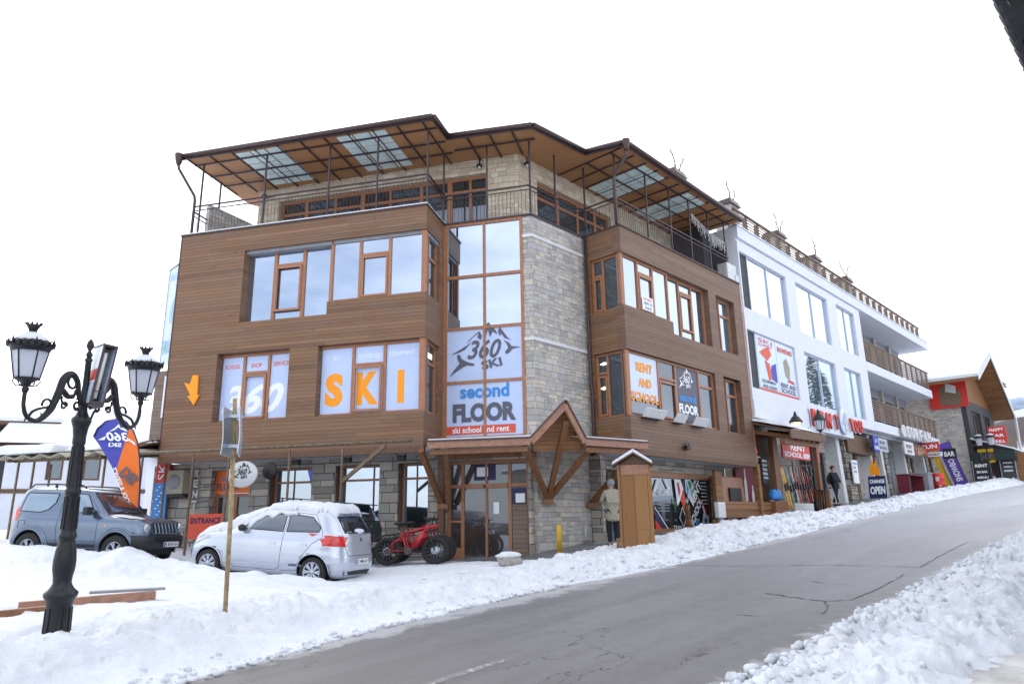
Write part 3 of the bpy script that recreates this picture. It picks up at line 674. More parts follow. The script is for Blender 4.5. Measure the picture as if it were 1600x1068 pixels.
def emblem360(win, F, u, z, w, wd, mat='ink', c360='ink', ext=.006):
    """mountain ridge over a curling 360 with SKI below and two swooping points, wd wide"""
    k = wd/2.1
    def Q(p): return [(u + a*k, z + b*k) for a, b in p]
    polys = [Q([(.50,.90),(.72,1.10),(.88,1.22),(.84,1.08),(.94,1.00),(.98,1.12),(.90,1.26),(.78,1.18),(.60,1.02)]),
             Q([(1.02,1.12),(1.10,1.42),(1.17,1.52),(1.36,1.30),(1.46,1.12),(1.30,1.22),(1.22,1.06),(1.16,1.30),(1.10,1.10)]),
             Q([(1.46,1.22),(1.52,1.34),(1.74,1.02),(1.86,.92),(1.66,1.00),(1.56,1.14),(1.52,1.06)]),
             Q([(.05,.62),(.30,.74),(.52,.86),(.68,.96),(.46,.74),(.28,.66)]),
             Q([(.22,.60),(.30,.60),(.38,.46),(.56,.36),(.76,.30),(.72,.24),(.52,.27),(.40,.22),(.20,.10),(0,-.04),(.14,.16),(.30,.34),(.24,.46)]),
             Q([(1.62,.94),(1.78,.86),(1.86,.74),(2.12,.70),(1.88,.66),(1.80,.56),(1.70,.52),(1.66,.58),(1.76,.70),(1.72,.82)])]
    e = put('emblem', flat(polys, MT[mat], -ext), F @ Matrix.Translation((0, w, 0)), win)
    put('numerals', text_mesh('360', MT[c360], w=1.02*k, h=.56*k, shear=.35, bold=.02, ext=ext+.001), F @ Matrix.Translation((u+.54*k, w, z+.44*k)), win)
    put('lettering', text_mesh('SKI', MT[c360], w=.62*k, h=.26*k, shear=-.05, bold=.03, ext=ext+.001), F @ Matrix.Translation((u+.98*k, w, z+.10*k)) @ Matrix.Rotation(-.16, 4, 'Y'), win)
# --- third floor, left facade
w1 = window(FA, -5.85, -3.03, 7.13, 9.38, .24, [(-4.93, .1), (-3.97, .1)], [(-4.93, -3.97, 8.88)], edges='R', label='three-light window with the deeper sill')
add_sash(w1, FA, -4.88, -4.02, 7.42, 8.82, .2)
w2 = window(FA, -3.01, -.02, 7.5, 9.4, .1, [(-2.07, .08), (-1.15, .08)], [(-2.07, -1.15, 8.85)], edges='L')
add_sash(w2, FA, -2.02, -1.2, 7.56, 8.8, .1)
mb = MB(); mb.box(-.16, -.02, .06, .19, 7.5, 9.4); put('corner_post', mb.mesh('corner_post', MT['frame']), FA, w2)
w3 = window(FAs, .20, 1.12, 7.5, 9.4, .1, [(.48, .05)], [(.48, 1.1, 8.7)], pane='glassd', label='narrow return window round the corner')
# --- second floor, left facade
w4 = window(FA, -6.48, -4.12, 4.2, 6.2, .22, [(-5.72, .08), (-4.9, .08)], [(-5.72, -4.9, 5.62)], edges='R', label='window with a white 360 across it'); add_sash(w4, FA, -5.67, -4.95, 4.27, 5.56, .2)
each('tinted_film', [(-6.46, -5.77, .2628, .264, 4.27, 6.12), (-5.67, -4.95, .2628, .264, 4.27, 5.57), (-5.67, -4.95, .2628, .264, 5.67, 6.12), (-4.85, -4.2, .2628, .264, 4.27, 6.12)], MT['bluefilm'], FA, w4)
put('numerals', text_mesh('360', MT['wvin'], w=2.05, h=.88, shear=.35, bold=.035, ext=.002), FA @ Matrix.Translation((-6.42, .262, 4.42)), w4)
for tx, uu, ww in (('SCHOOL', -6.38, .5), ('SHOP', -5.52, .36), ('SERVICE', -4.78, .5)): letters(w4, FA, tx, uu, 5.78, .262, .13, ww, 'redor', bold=.02, ext=.002)
w5 = window(FA, -3.2, -.02, 4.2, 6.2, .16, [(-2.19, .085), (-1.24, .085)], [(-2.19, -1.24, 5.60)], edges='', label='window lettered SKI in orange'); add_sash(w5, FA, -2.14, -1.29, 4.27, 5.54, .1)
mb = MB(); mb.box(-.18, -.02, .06, .19, 4.2, 6.21); put('corner_post', mb.mesh('corner_post', MT['frame']), FA, w5)
each('tinted_film', [(-3.18, -2.24, .2028, .204, 4.27, 6.12), (-2.14, -1.29, .2028, .204, 4.27, 5.55), (-2.14, -1.29, .2028, .204, 5.65, 6.12), (-1.19, -.19, .2028, .204, 4.27, 6.12)], MT['bluefilm'], FA, w5)
letters(w5, FA, 'S', -3.05, 4.46, .2025, .95, .56, 'orange', bold=.06, ext=.002); letters(w5, FA, 'K', -2.08, 4.46, .2025, .93, .66, 'orange', bold=.06, ext=.002); letters(w5, FA, 'I', -.86, 4.46, .2025, .92, .2, 'orange', bold=.02, ext=.002)
for tx, uu, ww in (('SKI', -2.85, .2), ('SNOWBOARD', -2.05, .68), ('EQUIPMENT', -1.12, .75)): letters(w5, FA, tx, uu, 5.78, .2025, .13, ww, 'wvin', ext=.002)
w6 = window(FAs, .20, 1.12, 4.2, 6.21, .1, [(.48, .05)], [(.48, 1.1, 5.6)], pane='glassd')
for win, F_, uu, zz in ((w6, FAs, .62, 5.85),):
    mb = MB(); mb.box(uu, uu+.3, .138, .142, zz-.08, zz+.06); put('lamp_reflection_patch', mb.mesh('lamp_reflection_patch', MT['reflglow']), F_, win)  # glowing patch on the pane, painting in a ceiling light's reflection
# --- curtain wall
cw = window(FA, .03, 2.45, 3.55, 10.1, 1.47, [(1.26, .07)], [], t=.09, depth=.12, label='tall curtain wall of eight panes', name='curtain_wall')
for z in (8.37, 6.77, 5.17): each('transom', [(.12, 1.225, 1.468, 1.56, z-.045, z+.045), (1.295, 2.36, 1.468, 1.56, z-.045, z+.045)], MT['frame'], FA, cw)
mb = MB()
for a, b in ((.12, 1.225), (1.295, 2.36)):
    each('frosted_film', [(a, b, 1.500, 1.512, 5.215, 6.725), (a, b, 1.500, 1.512, 3.62, 5.125)], MT['bluefilm'], FA, cw)
emblem360(cw, FA, .2, 5.40, 1.492, 2.1)
letters(cw, FA, 'second', .52, 4.70, 1.49, .40, 1.45, 'blue', bold=.03); letters(cw, FA, 'FLOOR', .30, 4.02, 1.49, .54, 1.86, 'ink', bold=.055)
mb = MB(); mb.box(.12, 2.14, 1.488, 1.494, 3.68, 3.92); put('red_band', mb.mesh('red_band', MT['redor']), FA, cw)
letters(cw, FA, 'ski school and rent', .30, 3.72, 1.484, .17, 1.66, 'wvin', bold=.02)
mb = MB(); mb.box(.0, .03, 1.3, 1.6, 3.3, 10.1); part('pillar', MB().box(-.25, .03, 1.46, 1.8, 3.24, 10.1), MT['frame'], FA)
# --- stone tower between the boxes
sc_ = P(FA, 2.72, 1.5)     # its outer corner
ub = (FB.inverted() @ sc_)
mb = MB(); poly = [P(FA, 2.45, 1.5), sc_, P(FB, 0.0, ub.y), P(FB, .6, ub.y+1.2), P(FB, -1.5, ub.y+2.2), P(FA, 2.45, 3.0)]
inv = FB.inverted(); pl = [(inv @ p)[:2] for p in poly]
mb.prism([tuple(p) for p in pl], .2, 10.1, 'z'); part('stone_tower', mb, MT['stone'], FB)
for z in (9.42, 6.27):
    mb = MB(); mb.box(ub.x-.012, 0, ub.y-.035, ub.y+.02, z, z+.09); part('string_course', mb, MT['offw'], FB)
    mb = MB(); mb.box(2.45, 2.75, 1.462, 1.52, z, z+.09); part('string_course', mb, MT['offw'], FA)
mb = MB(); mb.box(ub.x-.03, 0, ub.y-.05, ub.y+.3, 10.1, 10.15); part('coping', mb, MT['metal'], FB); mb = MB(); mb.box(.0, 2.75, 1.43, 1.8, 10.1, 10.15); part('coping', mb, MT['metal'], FA)
# --- right facade windows
v1 = window(FB, .02, 2.80, 7.57, 9.27, .1, [(1.0, .07), (1.88, .07)], [(1.0, 1.88, 8.86)], edges='R', label='window with a FOR RENT notice'); add_sash(v1, FB, 1.04, 1.84, 7.63, 8.8, .1)
mb = MB(); mb.box(.02, .17, .06, .19, 7.57, 9.27); put('corner_post', mb.mesh('corner_post', MT['frame']), FB, v1)
mb = MB(); mb.box(1.12, 1.74, .06, .066, 7.66, 8.12); nt_ = put('notice', mb.mesh('notice', MT['wvin']), FB, v1)
for i, tx in enumerate(('FOR RENT', '089 8', '360')): put('lettering', text_mesh(tx, MT['redor' if i == 0 else 'ink'], w=.5-.06*i, h=.09), FB @ Matrix.Translation((1.18+.03*i, .055, 7.98-.14*i)), v1)
v2 = window(FB, 2.84, 5.4, 7.17, 9.27, .2, [(3.66, .07), (4.5, .07)], [(3.66, 4.5, 8.86)]); add_sash(v2, FB, 3.7, 4.46, 7.5, 8.8, .2)
v3 = window(FB, 5.95, 7.36, 7.18, 9.23, .2, [(6.5, .06)], [(6.5, 7.3, 8.6)], pane='glassw', label='small upper window by the end of the facade')
v4 = window(FBs, -1.2, -.2, 7.5, 9.27, .1, [(-.78, .07)], [(-1.15, -.78, 8.7)], pane='glassd', label='return window round the corner')
add_sash(v4, FBs, -1.14, -.82, 7.56, 8.64, .1)
v5 = window(FB, .02, 5.36, 4.23, 6.2, .1, [(1.82, .07), (2.86, .07), (4.35, .1)], [(1.82, 2.86, 5.6), (4.35, 5.3, 5.65)], edges='R', pane='glassg', label='window lettered RENT AND SCHOOL'); add_sash(v5, FB, 1.87, 2.81, 4.32, 5.5, .1)
mb = MB(); mb.box(.02, .2, .06, .19, 4.23, 6.2); put('corner_post', mb.mesh('corner_post', MT['frame']), FB, v5)
mb = MB(); mb.box(.2, 1.78, .125, .14, 4.8, 6.12); put('frosted_film', mb.mesh('frosted_film', MT['lvin']), FB, v5)
letters(v5, FB, 'RENT', .62, 5.62, .12, .30, .9, 'orange', bold=.05); letters(v5, FB, 'AND', .70, 5.16, .12, .28, .72, 'orange', bold=.05); letters(v5, FB, 'SCHOOL', .30, 4.70, .12, .29, 1.46, 'orange', bold=.04)
mb = MB(); mb.box(2.9, 4.3, .125, .14, 4.32, 6.12); put('dark_film', mb.mesh('dark_film', MT['ink']), FB, v5)
emblem360(v5, FB, 3.05, 5.42, .12, 1.0, 'wvin', 'wvin'); letters(v5, FB, 'second', 3.05, 5.0, .12, .27, 1.05, 'blue', bold=.04); letters(v5, FB, 'FLOOR', 2.98, 4.60, .12, .32, 1.22, 'wvin', bold=.05)
v6 = window(FB, 5.97, 7.3, 4.23, 6.2, .2, [(6.5, .06)], [(6.5, 7.25, 5.6)], pane='glassd', label='small lower window by the end of the facade')
v7 = window(FBs, -1.2, -.2, 4.23, 6.2, .1, [(-.78, .07)], [(-1.15, -.78, 5.6)], pane='glassd'); add_sash(v7, FBs, -1.14, -.82, 4.3, 5.52, .1)
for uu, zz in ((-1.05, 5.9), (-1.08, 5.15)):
    mb = MB(); mb.add([(uu-.05, .135, zz), (uu+.1, .135, zz-.05), (uu+.32, .135, zz), (uu+.1, .135, zz+.05)], [(0,1,2,3)]); put('lamp_reflection_patch', mb.mesh('lamp_reflection_patch', MT['reflglow'], fix=False), FBs, v7)  # glowing diamonds paint lamp reflections onto this pane
# floodlights on the sill
for u0, u1 in ((.45, 1.55), (2.15, 2.8), (3.3, 4.15)):
    mb = MB(); mb.add([(u0,-.14,4.20),(u1,-.14,4.20),(u1,-.30,4.44),(u0,-.30,4.44),(u0,-.12,4.22),(u1,-.12,4.22),(u1,-.28,4.46),(u0,-.28,4.46)], [(0,1,2,3),(7,6,5,4),(0,4,5,1),(1,5,6,2),(2,6,7,3),(3,7,4,0)])
    o = put('sill_panel', mb.mesh('sill_panel', MT['offw']), FB, WB); mb = MB(); mb.box(u0+.1, u1-.1, -.16, -.0, 4.17, 4.20); put('bracket', mb.mesh('bracket', MT['black']), FB, o)
# soffits
mb = MB(); mb.box(-8.15, 0, .0, 1.5, 3.13, 3.24); mb.box(0, 2.6, 1.30, 1.75, 2.95, 3.55); part('soffit', mb, MT['lgrey'], FA)
mb = MB(); mb.box(0, 7.95, .0, 1.5, 3.13, 3.24); part('soffit', mb, MT['lgrey'], FB)
mb = MB(); mb.box(-8.15, .02, -.02, .12, 3.08, 3.24); part('drip_board', mb, MT['frame2'], FA)
mb = MB(); mb.box(-.02, 7.95, -.02, .12, 3.10, 3.24); part('drip_board', mb, MT['frame2'], FB)
# ground floor walls
GA = [(-7.25,-5.92,.3,2.93), (-5.3,-3.9,1.0,2.93), (-3.15,-1.78,1.0,2.93), (-1.22,-.32,1.12,2.93), (.18,2.52,.2,2.93)]
part('stone_wall', grid_wall(-9.3, 2.6, -.2, 3.13, GA, 1.22, 1.75), MT['stoneB'], FA)
for i, (a, b, c, d) in enumerate(GA[1:4]):
    g = window(FA, a, b, c, d, 1.52, [], [(a, b, 2.52)], t=.06, label='ground-floor window beside the %s pier' % ('left', 'middle', 'right')[i])
    g['label'] = ''; del g['label']
    mb = MB(); mb.box(a, a+.02, 1.3, 1.52, c, d); put('jamb', mb.mesh('jamb', MT['frame2']), FA, g)
# shop door on the left with orange board
dl = window(FA, -7.25, -5.92, .3, 2.25, 1.5, [(-6.55, .1)], [], t=.1, pane='glassd', name='door')
mb = MB(); mb.box(-7.25, -5.92, 1.45, 1.5, 2.26, 2.93); ob = part('header_board', mb, MT['orsign'], FA, dl)
letters(dl, FA, 'second', -7.08, 2.62, 1.445, .15, .55, 'blue', bold=.02); letters(dl, FA, 'FLOOR', -7.2, 2.34, 1.445, .22, .78, 'ink', bold=.03)
mb = MB(); mb.tube([(-6.68, 1.44, 1.0), (-6.68, 1.44, 1.6)], .015); mb.tube([(-6.42, 1.44, 1.0), (-6.42, 1.44, 1.6)], .015); put('handle', mb.mesh('handle', MT['chrome']), FA, dl)
# main entrance
en = window(FA, .18, 2.52, .2, 2.93, 1.42, [(.62, .09), (1.30, .06), (1.96, .09)], [(.18, 2.52, 2.25)], t=.09, pane='glassg', name='entrance')
each('panel', [(.25, .58, 1.40, 1.46, .3, .62), (.25, .58, 1.41, 1.47, 1.28, 1.34), (.7, 1.9, 1.38, 1.47, 2.18, 2.30)], MT['frame'], FA, en)
mb = MB(); mb.box(2.03, 2.45, 1.40, 1.455, .3, 1.72); put('timber_infill', mb.mesh('timber_infill', MT['annex']), FA, en)
each('blue_poster', [(2.02, 2.46, 1.43, 1.45, 1.75, 2.16), (.95, 1.55, 1.43, 1.45, 2.4, 2.86)], MT['navy'], FA, en)
each('paper_notice', [(2.12, 2.38, 1.42, 1.43, 1.78, 2.02), (1.03, 1.35, 1.42, 1.43, 2.5, 2.75), (1.5, 1.66, 1.43, 1.45, 1.5, 1.8)], MT['wvin'], FA, en)
mb = MB(); mb.box(1.24, 1.27, 1.36, 1.40, 2.2, 2.27); mb.ball((1.27, 1.36, 2.23), .035); put('sensor', mb.mesh('sensor', MT['black']), FA, en)
mb = MB(); mb.box(.15, 2.6, 1.0, 1.45, -.1, .30); part('step', mb, MT['stoneB'], FA)
# right ground floor
part('stone_wall', grid_wall(-.2, 7.4, .3, 3.13, [(.05,1.0,.3,2.75), (1.25,6.4,.95,2.8)], 1.0, 1.42), MT['stoneB'], FB)
dr = window(FB, .05, 1.0, .5, 2.75, 1.25, [(.5, .05)], [(.05, 1.0, 2.4)], t=.07, pane='glassw', name='door', mat='frame2', label='pale door under the right box')
sw = window(FB, 1.25, 6.4, .95, 2.8, 1.12, [(2.6, .09), (4.62, .09)], [], t=.1, pane='glassd', name='shop_window', mat='frame2')
mb = MB(); mb.box(1.25, 6.4, 1.05, 1.12, 2.62, 2.8); put('header_board', mb.mesh('header_board', MT['redor'] if 0 else MT['frame']), FB, sw)
def decal(poly, mat, name='sticker', y=1.105): put(name, flat([poly], MT[mat], 0, name), FB @ Matrix.Translation((0, y, 0)), sw)
decal([(2.75,2.2),(3.0,2.58),(3.08,2.54),(2.83,2.15)], 'wvin'); decal([(3.4,2.58),(3.48,2.6),(3.72,2.28),(3.62,2.26)], 'wvin')
decal([(4.0,2.6),(4.42,2.6),(4.55,2.3),(4.5,2.1),(4.1,1.72)], 'wvin'); decal([(4.15,2.48),(4.28,2.5),(4.34,2.2),(4.22,2.0)], 'red', y=1.10); decal([(4.3,1.95),(4.5,2.25),(4.66,1.9),(4.5,1.6)], 'redor', y=1.10)
decal([(4.7,2.62),(5.05,2.62),(5.4,2.2),(5.05,1.8),(4.7,2.2)], 'lvin'); decal([(4.85,2.55),(5.02,2.58),(5.3,2.25),(5.1,2.0)], 'grn', y=1.10); decal([(4.75,2.5),(4.9,2.3),(4.8,2.05)], 'blue', y=1.10)
decal([(2.7,1.0),(2.7,1.3),(3.1,1.0)], 'red'); decal([(2.7,1.32),(2.7,1.6),(3.35,1.0),(3.15,1.0)], 'navy', y=1.10); decal([(2.7,1.66),(2.7,1.70),(3.45,1.0),(3.4,1.0)], 'wvin', y=1.099)
decal([(4.4,1.0),(4.15,1.35),(4.4,1.72),(4.62,1.35)], 'offw'); decal([(4.4,1.07),(4.22,1.35),(4.4,1.64),(4.55,1.35)], 'black', y=1.10)
decal([(5.5,1.95),(5.95,1.50),(6.05,1.58),(5.6,2.02)], 'red'); decal([(5.7,1.72),(5.8,1.78),(5.95,1.45),(5.85,1.38)], 'wvin', y=1.10); decal([(5.65,1.1),(6.1,1.06),(6.15,1.4),(5.75,1.5)], 'lvin'); decal([(5.8,1.15),(6.0,1.2),(5.95,1.35),(5.82,1.3)], 'navy', y=1.10); decal([(5.15,1.0),(5.45,1.0),(5.42,1.25),(5.2,1.22)], 'blue'); decal([(4.95,.98),(5.2,.98),(5.1,1.16)], 'red', y=1.10)
decal([(3.9,1.6),(4.0,1.62),(3.98,1.95),(3.93,2.0)], 'grn')
for k in range(7): decal([(5.72,2.52-k*.12),(6.15,2.52-k*.12),(6.15,2.56-k*.12),(5.72,2.56-k*.12)], 'offw', name='print_line')
letters(sw, FB, 'RENT', 5.12, 1.72, 1.095, .30, .95, 'wvin', bold=.04).matrix_basis @= Matrix.Rotation(-.80, 4, 'Y')
letters(sw, FB, 'SCHOOL', 5.0, 1.02, 1.095, .28, 1.15, 'wvin', bold=.04).matrix_basis @= Matrix.Rotation(-.85, 4, 'Y')
letters(sw, FB, 'SKI & SNOWBOARD', 4.72, 1.80, 1.095, .15, 1.1, 'wvin', bold=.02).matrix_basis @= Matrix.Rotation(-.82, 4, 'Y')
letters(sw, FB, 'TEAM', 3.75, .98, 1.10, .12, .5, 'wvin')
letters(sw, FB, 'NO LIMITS', 3.0, 2.05, 1.10, .2, .62, 'wvin', shear=.3)
for k in range(4): decal([(2.9,1.55+k*.09),(3.6,1.55+k*.09),(3.6,1.58+k*.09),(2.9,1.58+k*.09)], 'grey', name='print_line')
put('skirting', MB().box(1.3, 4.2, .93, .99, .85, 1.02).mesh('skirting', MT['plank']), FB, sw); put('timber_post', MB().box(4.22, 4.36, .80, .92, .85, 1.75).mesh('timber_post', MT['plank']), FB, sw); put('side_frame', MB().box(5.45, 6.35, .96, .99, .95, 1.1).mesh('side_frame', MT['plank']), FB, sw)
# floor of the terrace and penthouse
part('terrace_floor', MB().prism([tuple((FA.inverted() @ p)[:2]) for p in (P(FA,-8.1,.1), P(FA,-.05,.1), P(FA,-.05,1.6), P(FA,2.7,1.6), P(FB,.05,1.5), P(FB,.05,.1), P(FB,7.9,.1), P(FB,7.9,9), P(FA,-8.1,9))], 9.3, 9.6, 'z'), MT['grey'], FA)
mb = grid_wall(-7.2, 2.14, 9.6, 12.72, [(-6.4, 1.12, 9.7, 12.2)], 2.4, 2.7); part('penthouse_wall', mb, MT['stoneT'], FA)
pc = FB.inverted() @ P(FA, 2.14, 2.4)
mb = grid_wall(pc.x, 7.3, 9.6, 12.72, [(pc.x+.9, 3.0, 9.7, 12.1), (4.2, 5.6, 9.7, 12.0)], pc.y, pc.y+.3); part('penthouse_wall', mb, MT['stoneT'], FB)
mb = MB(); mb.box(-7.2, -6.9, 2.7, 8, 9.6, 12.72); part('penthouse_wall', mb, MT['stoneT'], FA)
pw = window(FA, -6.4, 1.12, 9.7, 12.2, 2.55, [(-5.4,.12), (-4.3,.08), (-3.3,.16), (-2.3,.08), (-1.2,.12), (-.2,.16), (.5, .08)], [(-6.3, 1.1, 11.7)], t=.1, pane='glassd', name='penthouse_window')
window(FB, pc.x+.9, 3.0, 9.7, 12.1, pc.y+.15, [(.1,.12), (1.2,.08), (2.2,.12)], [(pc.x+.9, 3.0, 11.6)], t=.1, pane='glassd', name='penthouse_window')
window(FB, 4.2, 5.6, 9.7, 12.0, pc.y+.15, [(4.9,.1)], [], t=.1, pane='glassd', name='penthouse_window')
mb = MB(); mb.box(7.3, 7.95, 1.0, 5.0, 9.6, 12.62); part('end_wall', mb, MT['dgrey'], FB)
mb = MB(); mb.box(7.35, 8.1, .1, .5, 9.9, 10.9); mb.box(7.9, 8.18, .05, .45, 9.0, 10.5); part('stone_pier', mb, MT['offw'], FB)
# roof
roof = [P(FA,-8.2,-.3), P(FA,.25,-.3), P(FA,.3,.85), P(FA,2.95,.95), P(FB,-.5,.8), P(FB,-.1,-.45), P(FB,8.1,-.3), P(FB,8.1,9), P(FA,-8.2,3.2)]
lr = [tuple((FA.inverted() @ p)[:2]) for p in roof]
rf = part('roof', MB().prism(lr, 12.72, 12.82, 'z'), MT['metal'], FA)
put('snow_layer', MB().prism([(a*.995-.02, b*.99+.06) for a, b in lr], 12.82, 12.88, 'z').mesh('snow_layer', MT['snow']), FA, rf)
# soffit boards and glazed panels, cut around one another
mb = MB(); sk = []
def cells(F, us, w0, w1, glazed, z):
    for a, b in zip(us[:-1], us[1:]):
        if (a, b) in glazed:
            g = MB()
            for i in range(3):
                for j in range(3):
                    x0, x1 = a+(b-a)*i/3+.03, a+(b-a)*(i+1)/3-.03; y0, y1 = w0+.12+(w1-w0-.2)*j/3+.03, w0+.12+(w1-w0-.2)*(j+1)/3-.03
                    g.box(x0, x1, y0, y1, z-.025, z)
            put('skylight', g.mesh('skylight', MT['tealg']), F, rf)
cells(FA, [-6.45, -4.85], -.25, 2.2, {(-6.45,-4.85)}, 12.698); cells(FA, [-2.95, -1.3], -.25, 2.2, {(-2.95,-1.3)}, 12.698)
cells(FB, [1.45, 2.85], -.25, 2.3, {(1.45,2.85)}, 12.698); cells(FB, [4.3, 5.65], -.25, 2.3, {(4.3,5.65)}, 12.698)
put('soffit', MB().prism([(a*.997, b*.997+.02) for a, b in lr], 12.70, 12.715, 'z').mesh('soffit', MT['soffit']), FA, rf)
mb = MB()
for u in np.arange(-8.1, .2, .8): mb.box(u-.018, u+.018, -.22, 2.4, 12.66, 12.695)
for w_ in (.15, .95, 1.65): mb.box(-8.1, .2, w_-.022, w_+.022, 12.62, 12.66)
for u in np.arange(.9, 2.9, .7): mb.box(u-.025, u+.025, .95, 2.4, 12.65, 12.695)
mb.box(.3, 2.9, 1.5, 1.56, 12.61, 12.65); put('rafters', mb.mesh('rafters', MT['metal']), FA, rf)
mb = MB()
for u in np.arange(0, 8.1, .7): mb.box(u-.018, u+.018, -.25, 2.4, 12.66, 12.695)
for w_ in (.15, 1.1): mb.box(0, 8.05, w_-.022, w_+.022, 12.62, 12.66)
put('rafters', mb.mesh('rafters', MT['metal']), FB, rf)
for i, (a, b) in enumerate(zip(roof[:6], roof[1:7])):
    d_ = (b-a).normalized(); nn = Vector((d_.y, -d_.x, 0)); mb = MB()
    mb.tube([Vector((p.x, p.y, 12.74)) + nn*.05 for p in (a, b)], .075, 10); mb.bar(Vector((a.x, a.y, 12.70)), Vector((b.x, b.y, 12.70)), .03, .16); put('gutter', mb.mesh('gutter', MT['gutter']), W, rf)
def pipe(F, pts, r=.045, name='downpipe'): return put(name, MB().tube(pts, r, 8).mesh(name, MT['gutter']), F, WB)
hp = lambda F, u, w: put('hopper', MB().lathe([(.05,12.42),(.09,12.5),(.13,12.72),(.14,12.8)], (u, w, 0), 8).mesh('hopper', MT['gutter']), F, WB)
hp(FA, -8.28, -.38); pipe(FA, [(-8.28,-.38,12.45), (-8.26,-.36,12.3), (-7.98,.12,11.55), (-7.97,.15,11.4), (-7.97,.15,10.2)])
hp(FB, -.12, -.5); pipe(FB, [(-.12,-.5,12.45), (-.1,-.48,12.3), (.02,.1,11.85), (.02,.12,11.7), (.02,.12,10.2)], .05)
pipe(FB, [(-.08,1.30,10.1), (-.08,1.30,5.4), (-.08,1.26,5.0), (-.08,1.28,.9)])
pipe(FA, [(-.06,1.40,10.15), (-.06,1.40,3.5)], .03)
# terrace railing: posts carry the roof
def railing(F, u0, u1, w, z0, z1, step=.115, posts=(), along_='u', pz=12.62):
    mb = MB(); q = (lambda a, z: (a, w, z)) if along_ == 'u' else (lambda a, z: (w, a, z))
    mb.bar(q(u0, z1), q(u1, z1), .05, .035); mb.bar(q(u0, z1-.14), q(u1, z1-.14), .03, .025)
    r = put('railing', mb.mesh('railing', MT['metal']), F, WB)
    mb = MB(); n = int(abs(u1-u0)/step); rng = random.Random(int(u0*10+w*7))
    for i in range(1, n):
        a = u0 + (u1-u0)*i/n; pts = [q(a, z0), q(a+rng.uniform(-.01,.01), (z0+z1)/2-.2), q(a+rng.uniform(-.012,.012), (z0+z1)/2), q(a, z1-.14)]
        mb.tube(pts, .007, 4, cap=False)
    put('balusters', mb.mesh('balusters', MT['metal']), F, r)
    for p in posts:
        mb = MB(); mb.bar(q(p, z0-.05), q(p, pz), .045, .045); put('post', mb.mesh('post', MT['metal']), F, r)
railing(FA, -7.95, -.05, .15, 10.18, 11.18, posts=(-7.75, -5.45, -3.25, -1.7+.05, -.05))
railing(FA, .15, 1.55, -.05, 10.18, 11.18, along_='v', posts=(1.55,))
railing(FA, -.05, 2.68, 1.55, 10.15, 11.12, posts=(1.35,))
railing(FB, ub.x+.05, -.1, ub.y+.08, 10.15, 11.12, posts=(ub.x+.08, -1.25))
railing(FB, .15, 1.4, .08, 10.18, 11.14, along_='v', posts=(1.35,))
railing(FB, .1, 7.6, .15, 10.18, 11.14, posts=(.12, 1.9, 3.4, 4.75, 6.15, 7.45))
railing(FA, .2, 2.3, -7.95, 10.18, 11.0, along_='v', posts=(1.3,))
# stone screen at the left end of the terrace, lower towards the wall
mb = MB(); mb.add([(-8.02,.8,9.7),(-7.25,2.6,9.7),(-7.05,2.52,9.7),(-7.82,.72,9.7),(-8.02,.8,11.5),(-7.25,2.6,11.3),(-7.05,2.52,11.3),(-7.82,.72,11.5)], [(3,2,1,0),(4,5,6,7),(0,1,5,4),(1,2,6,5),(2,3,7,6),(3,0,4,7)]); part('terrace_screen', mb, MT['stone'], FA)
# end wall lamps under the roof
for F, u, w_ in ((FA, -6.9, 2.25), (FA, .9, 2.25), (FB, -1.75, 2.2)):
    mb = MB(); mb.lathe([(.02,12.62),(.02,12.5),(.09,12.42),(.10,12.36)], (u, w_, 0), 10); l = put('wall_lamp', mb.mesh('wall_lamp', MT['black']), F, WB)
    put('bulb', MB().ball((u, w_, 12.34), .045).mesh('bulb', MT['offw']), F, l)
# icicle light curtain hung between roof posts
mb = MB(); rng = random.Random(4)
for i in range(34):
    u = 4.9 + i*.075; z = 12.2 - .55*math.sin(min(1, (i+3)/34)*PI*.5)*.9 - .0; pts = [(u, .12, z)]
    for k in range(rng.randint(2, 6)): pts.append((u + rng.uniform(-.02,.02), .12 + rng.uniform(-.02,.02), z - .09*(k+1)))
    mb.tube(pts, .009, 4, cap=False)
mb.tube([(4.9 + i*.075, .12, 12.2 - .55*math.sin(min(1, (i+3)/34)*PI*.5)*.9) for i in range(34)], .008, 4, cap=False)
tag(put('light_garland', mb.mesh('light_garland', MT['offw']), FB), 'unlit white icicle lights hanging under the terrace roof above the right facade', 'garland')
# --- annex on the left: narrow planked flank under a glazed banner
an = part('annex_wall', grid_wall(-9.45, -8.19, 3.4, 6.1, [], 1.0, 6), MT['annex'], FA)
# --- entrance canopy with the pointed gable
zc = 3.2
L0, L1, R0, R1 = P(FA, .3, -.45), P(FA, 2.95, -.25), P(FB, -2.72, -.42), P(FB, -.6, -.9)
ap = Vector((1.32, 17.75, 4.22)); bk = P(FA, 2.72, 1.5)
cn = thing('entrance_canopy', 'timber entrance canopy with a steep pointed gable over the stone corner, thin snow on top', 'canopy', Matrix.Translation((1.2, 18.4, .4)))
def up(p, z): return Vector((p.x, p.y, z))
def slab(pts, t, name, mat, par):
    lo = [p - Vector((0,0,t)) for p in pts]; n = len(pts); mb = MB(); mb.add([*pts, *lo], [tuple(range(n)), tuple(range(2*n-1, n-1, -1))] + [(i, i+n, (i+1)%n+n, (i+1)%n) for i in range(n)])
    return put(name, mb.mesh(name, MT[mat]), W, par)
Lb, Lb2 = P(FA, .3, 1.46), P(FA, 2.6, 1.46); Rb, Rb2 = P(FB, -2.2, ub.y), P(FB, -.12, ub.y)
rdg = Vector((.06, 1.75, 0)); apb = ap + rdg
A0, A1 = up(L0, zc+.12), up(L1, zc+.12); B0, B1 = up(R0, zc+.12), up(R1, zc+.12)
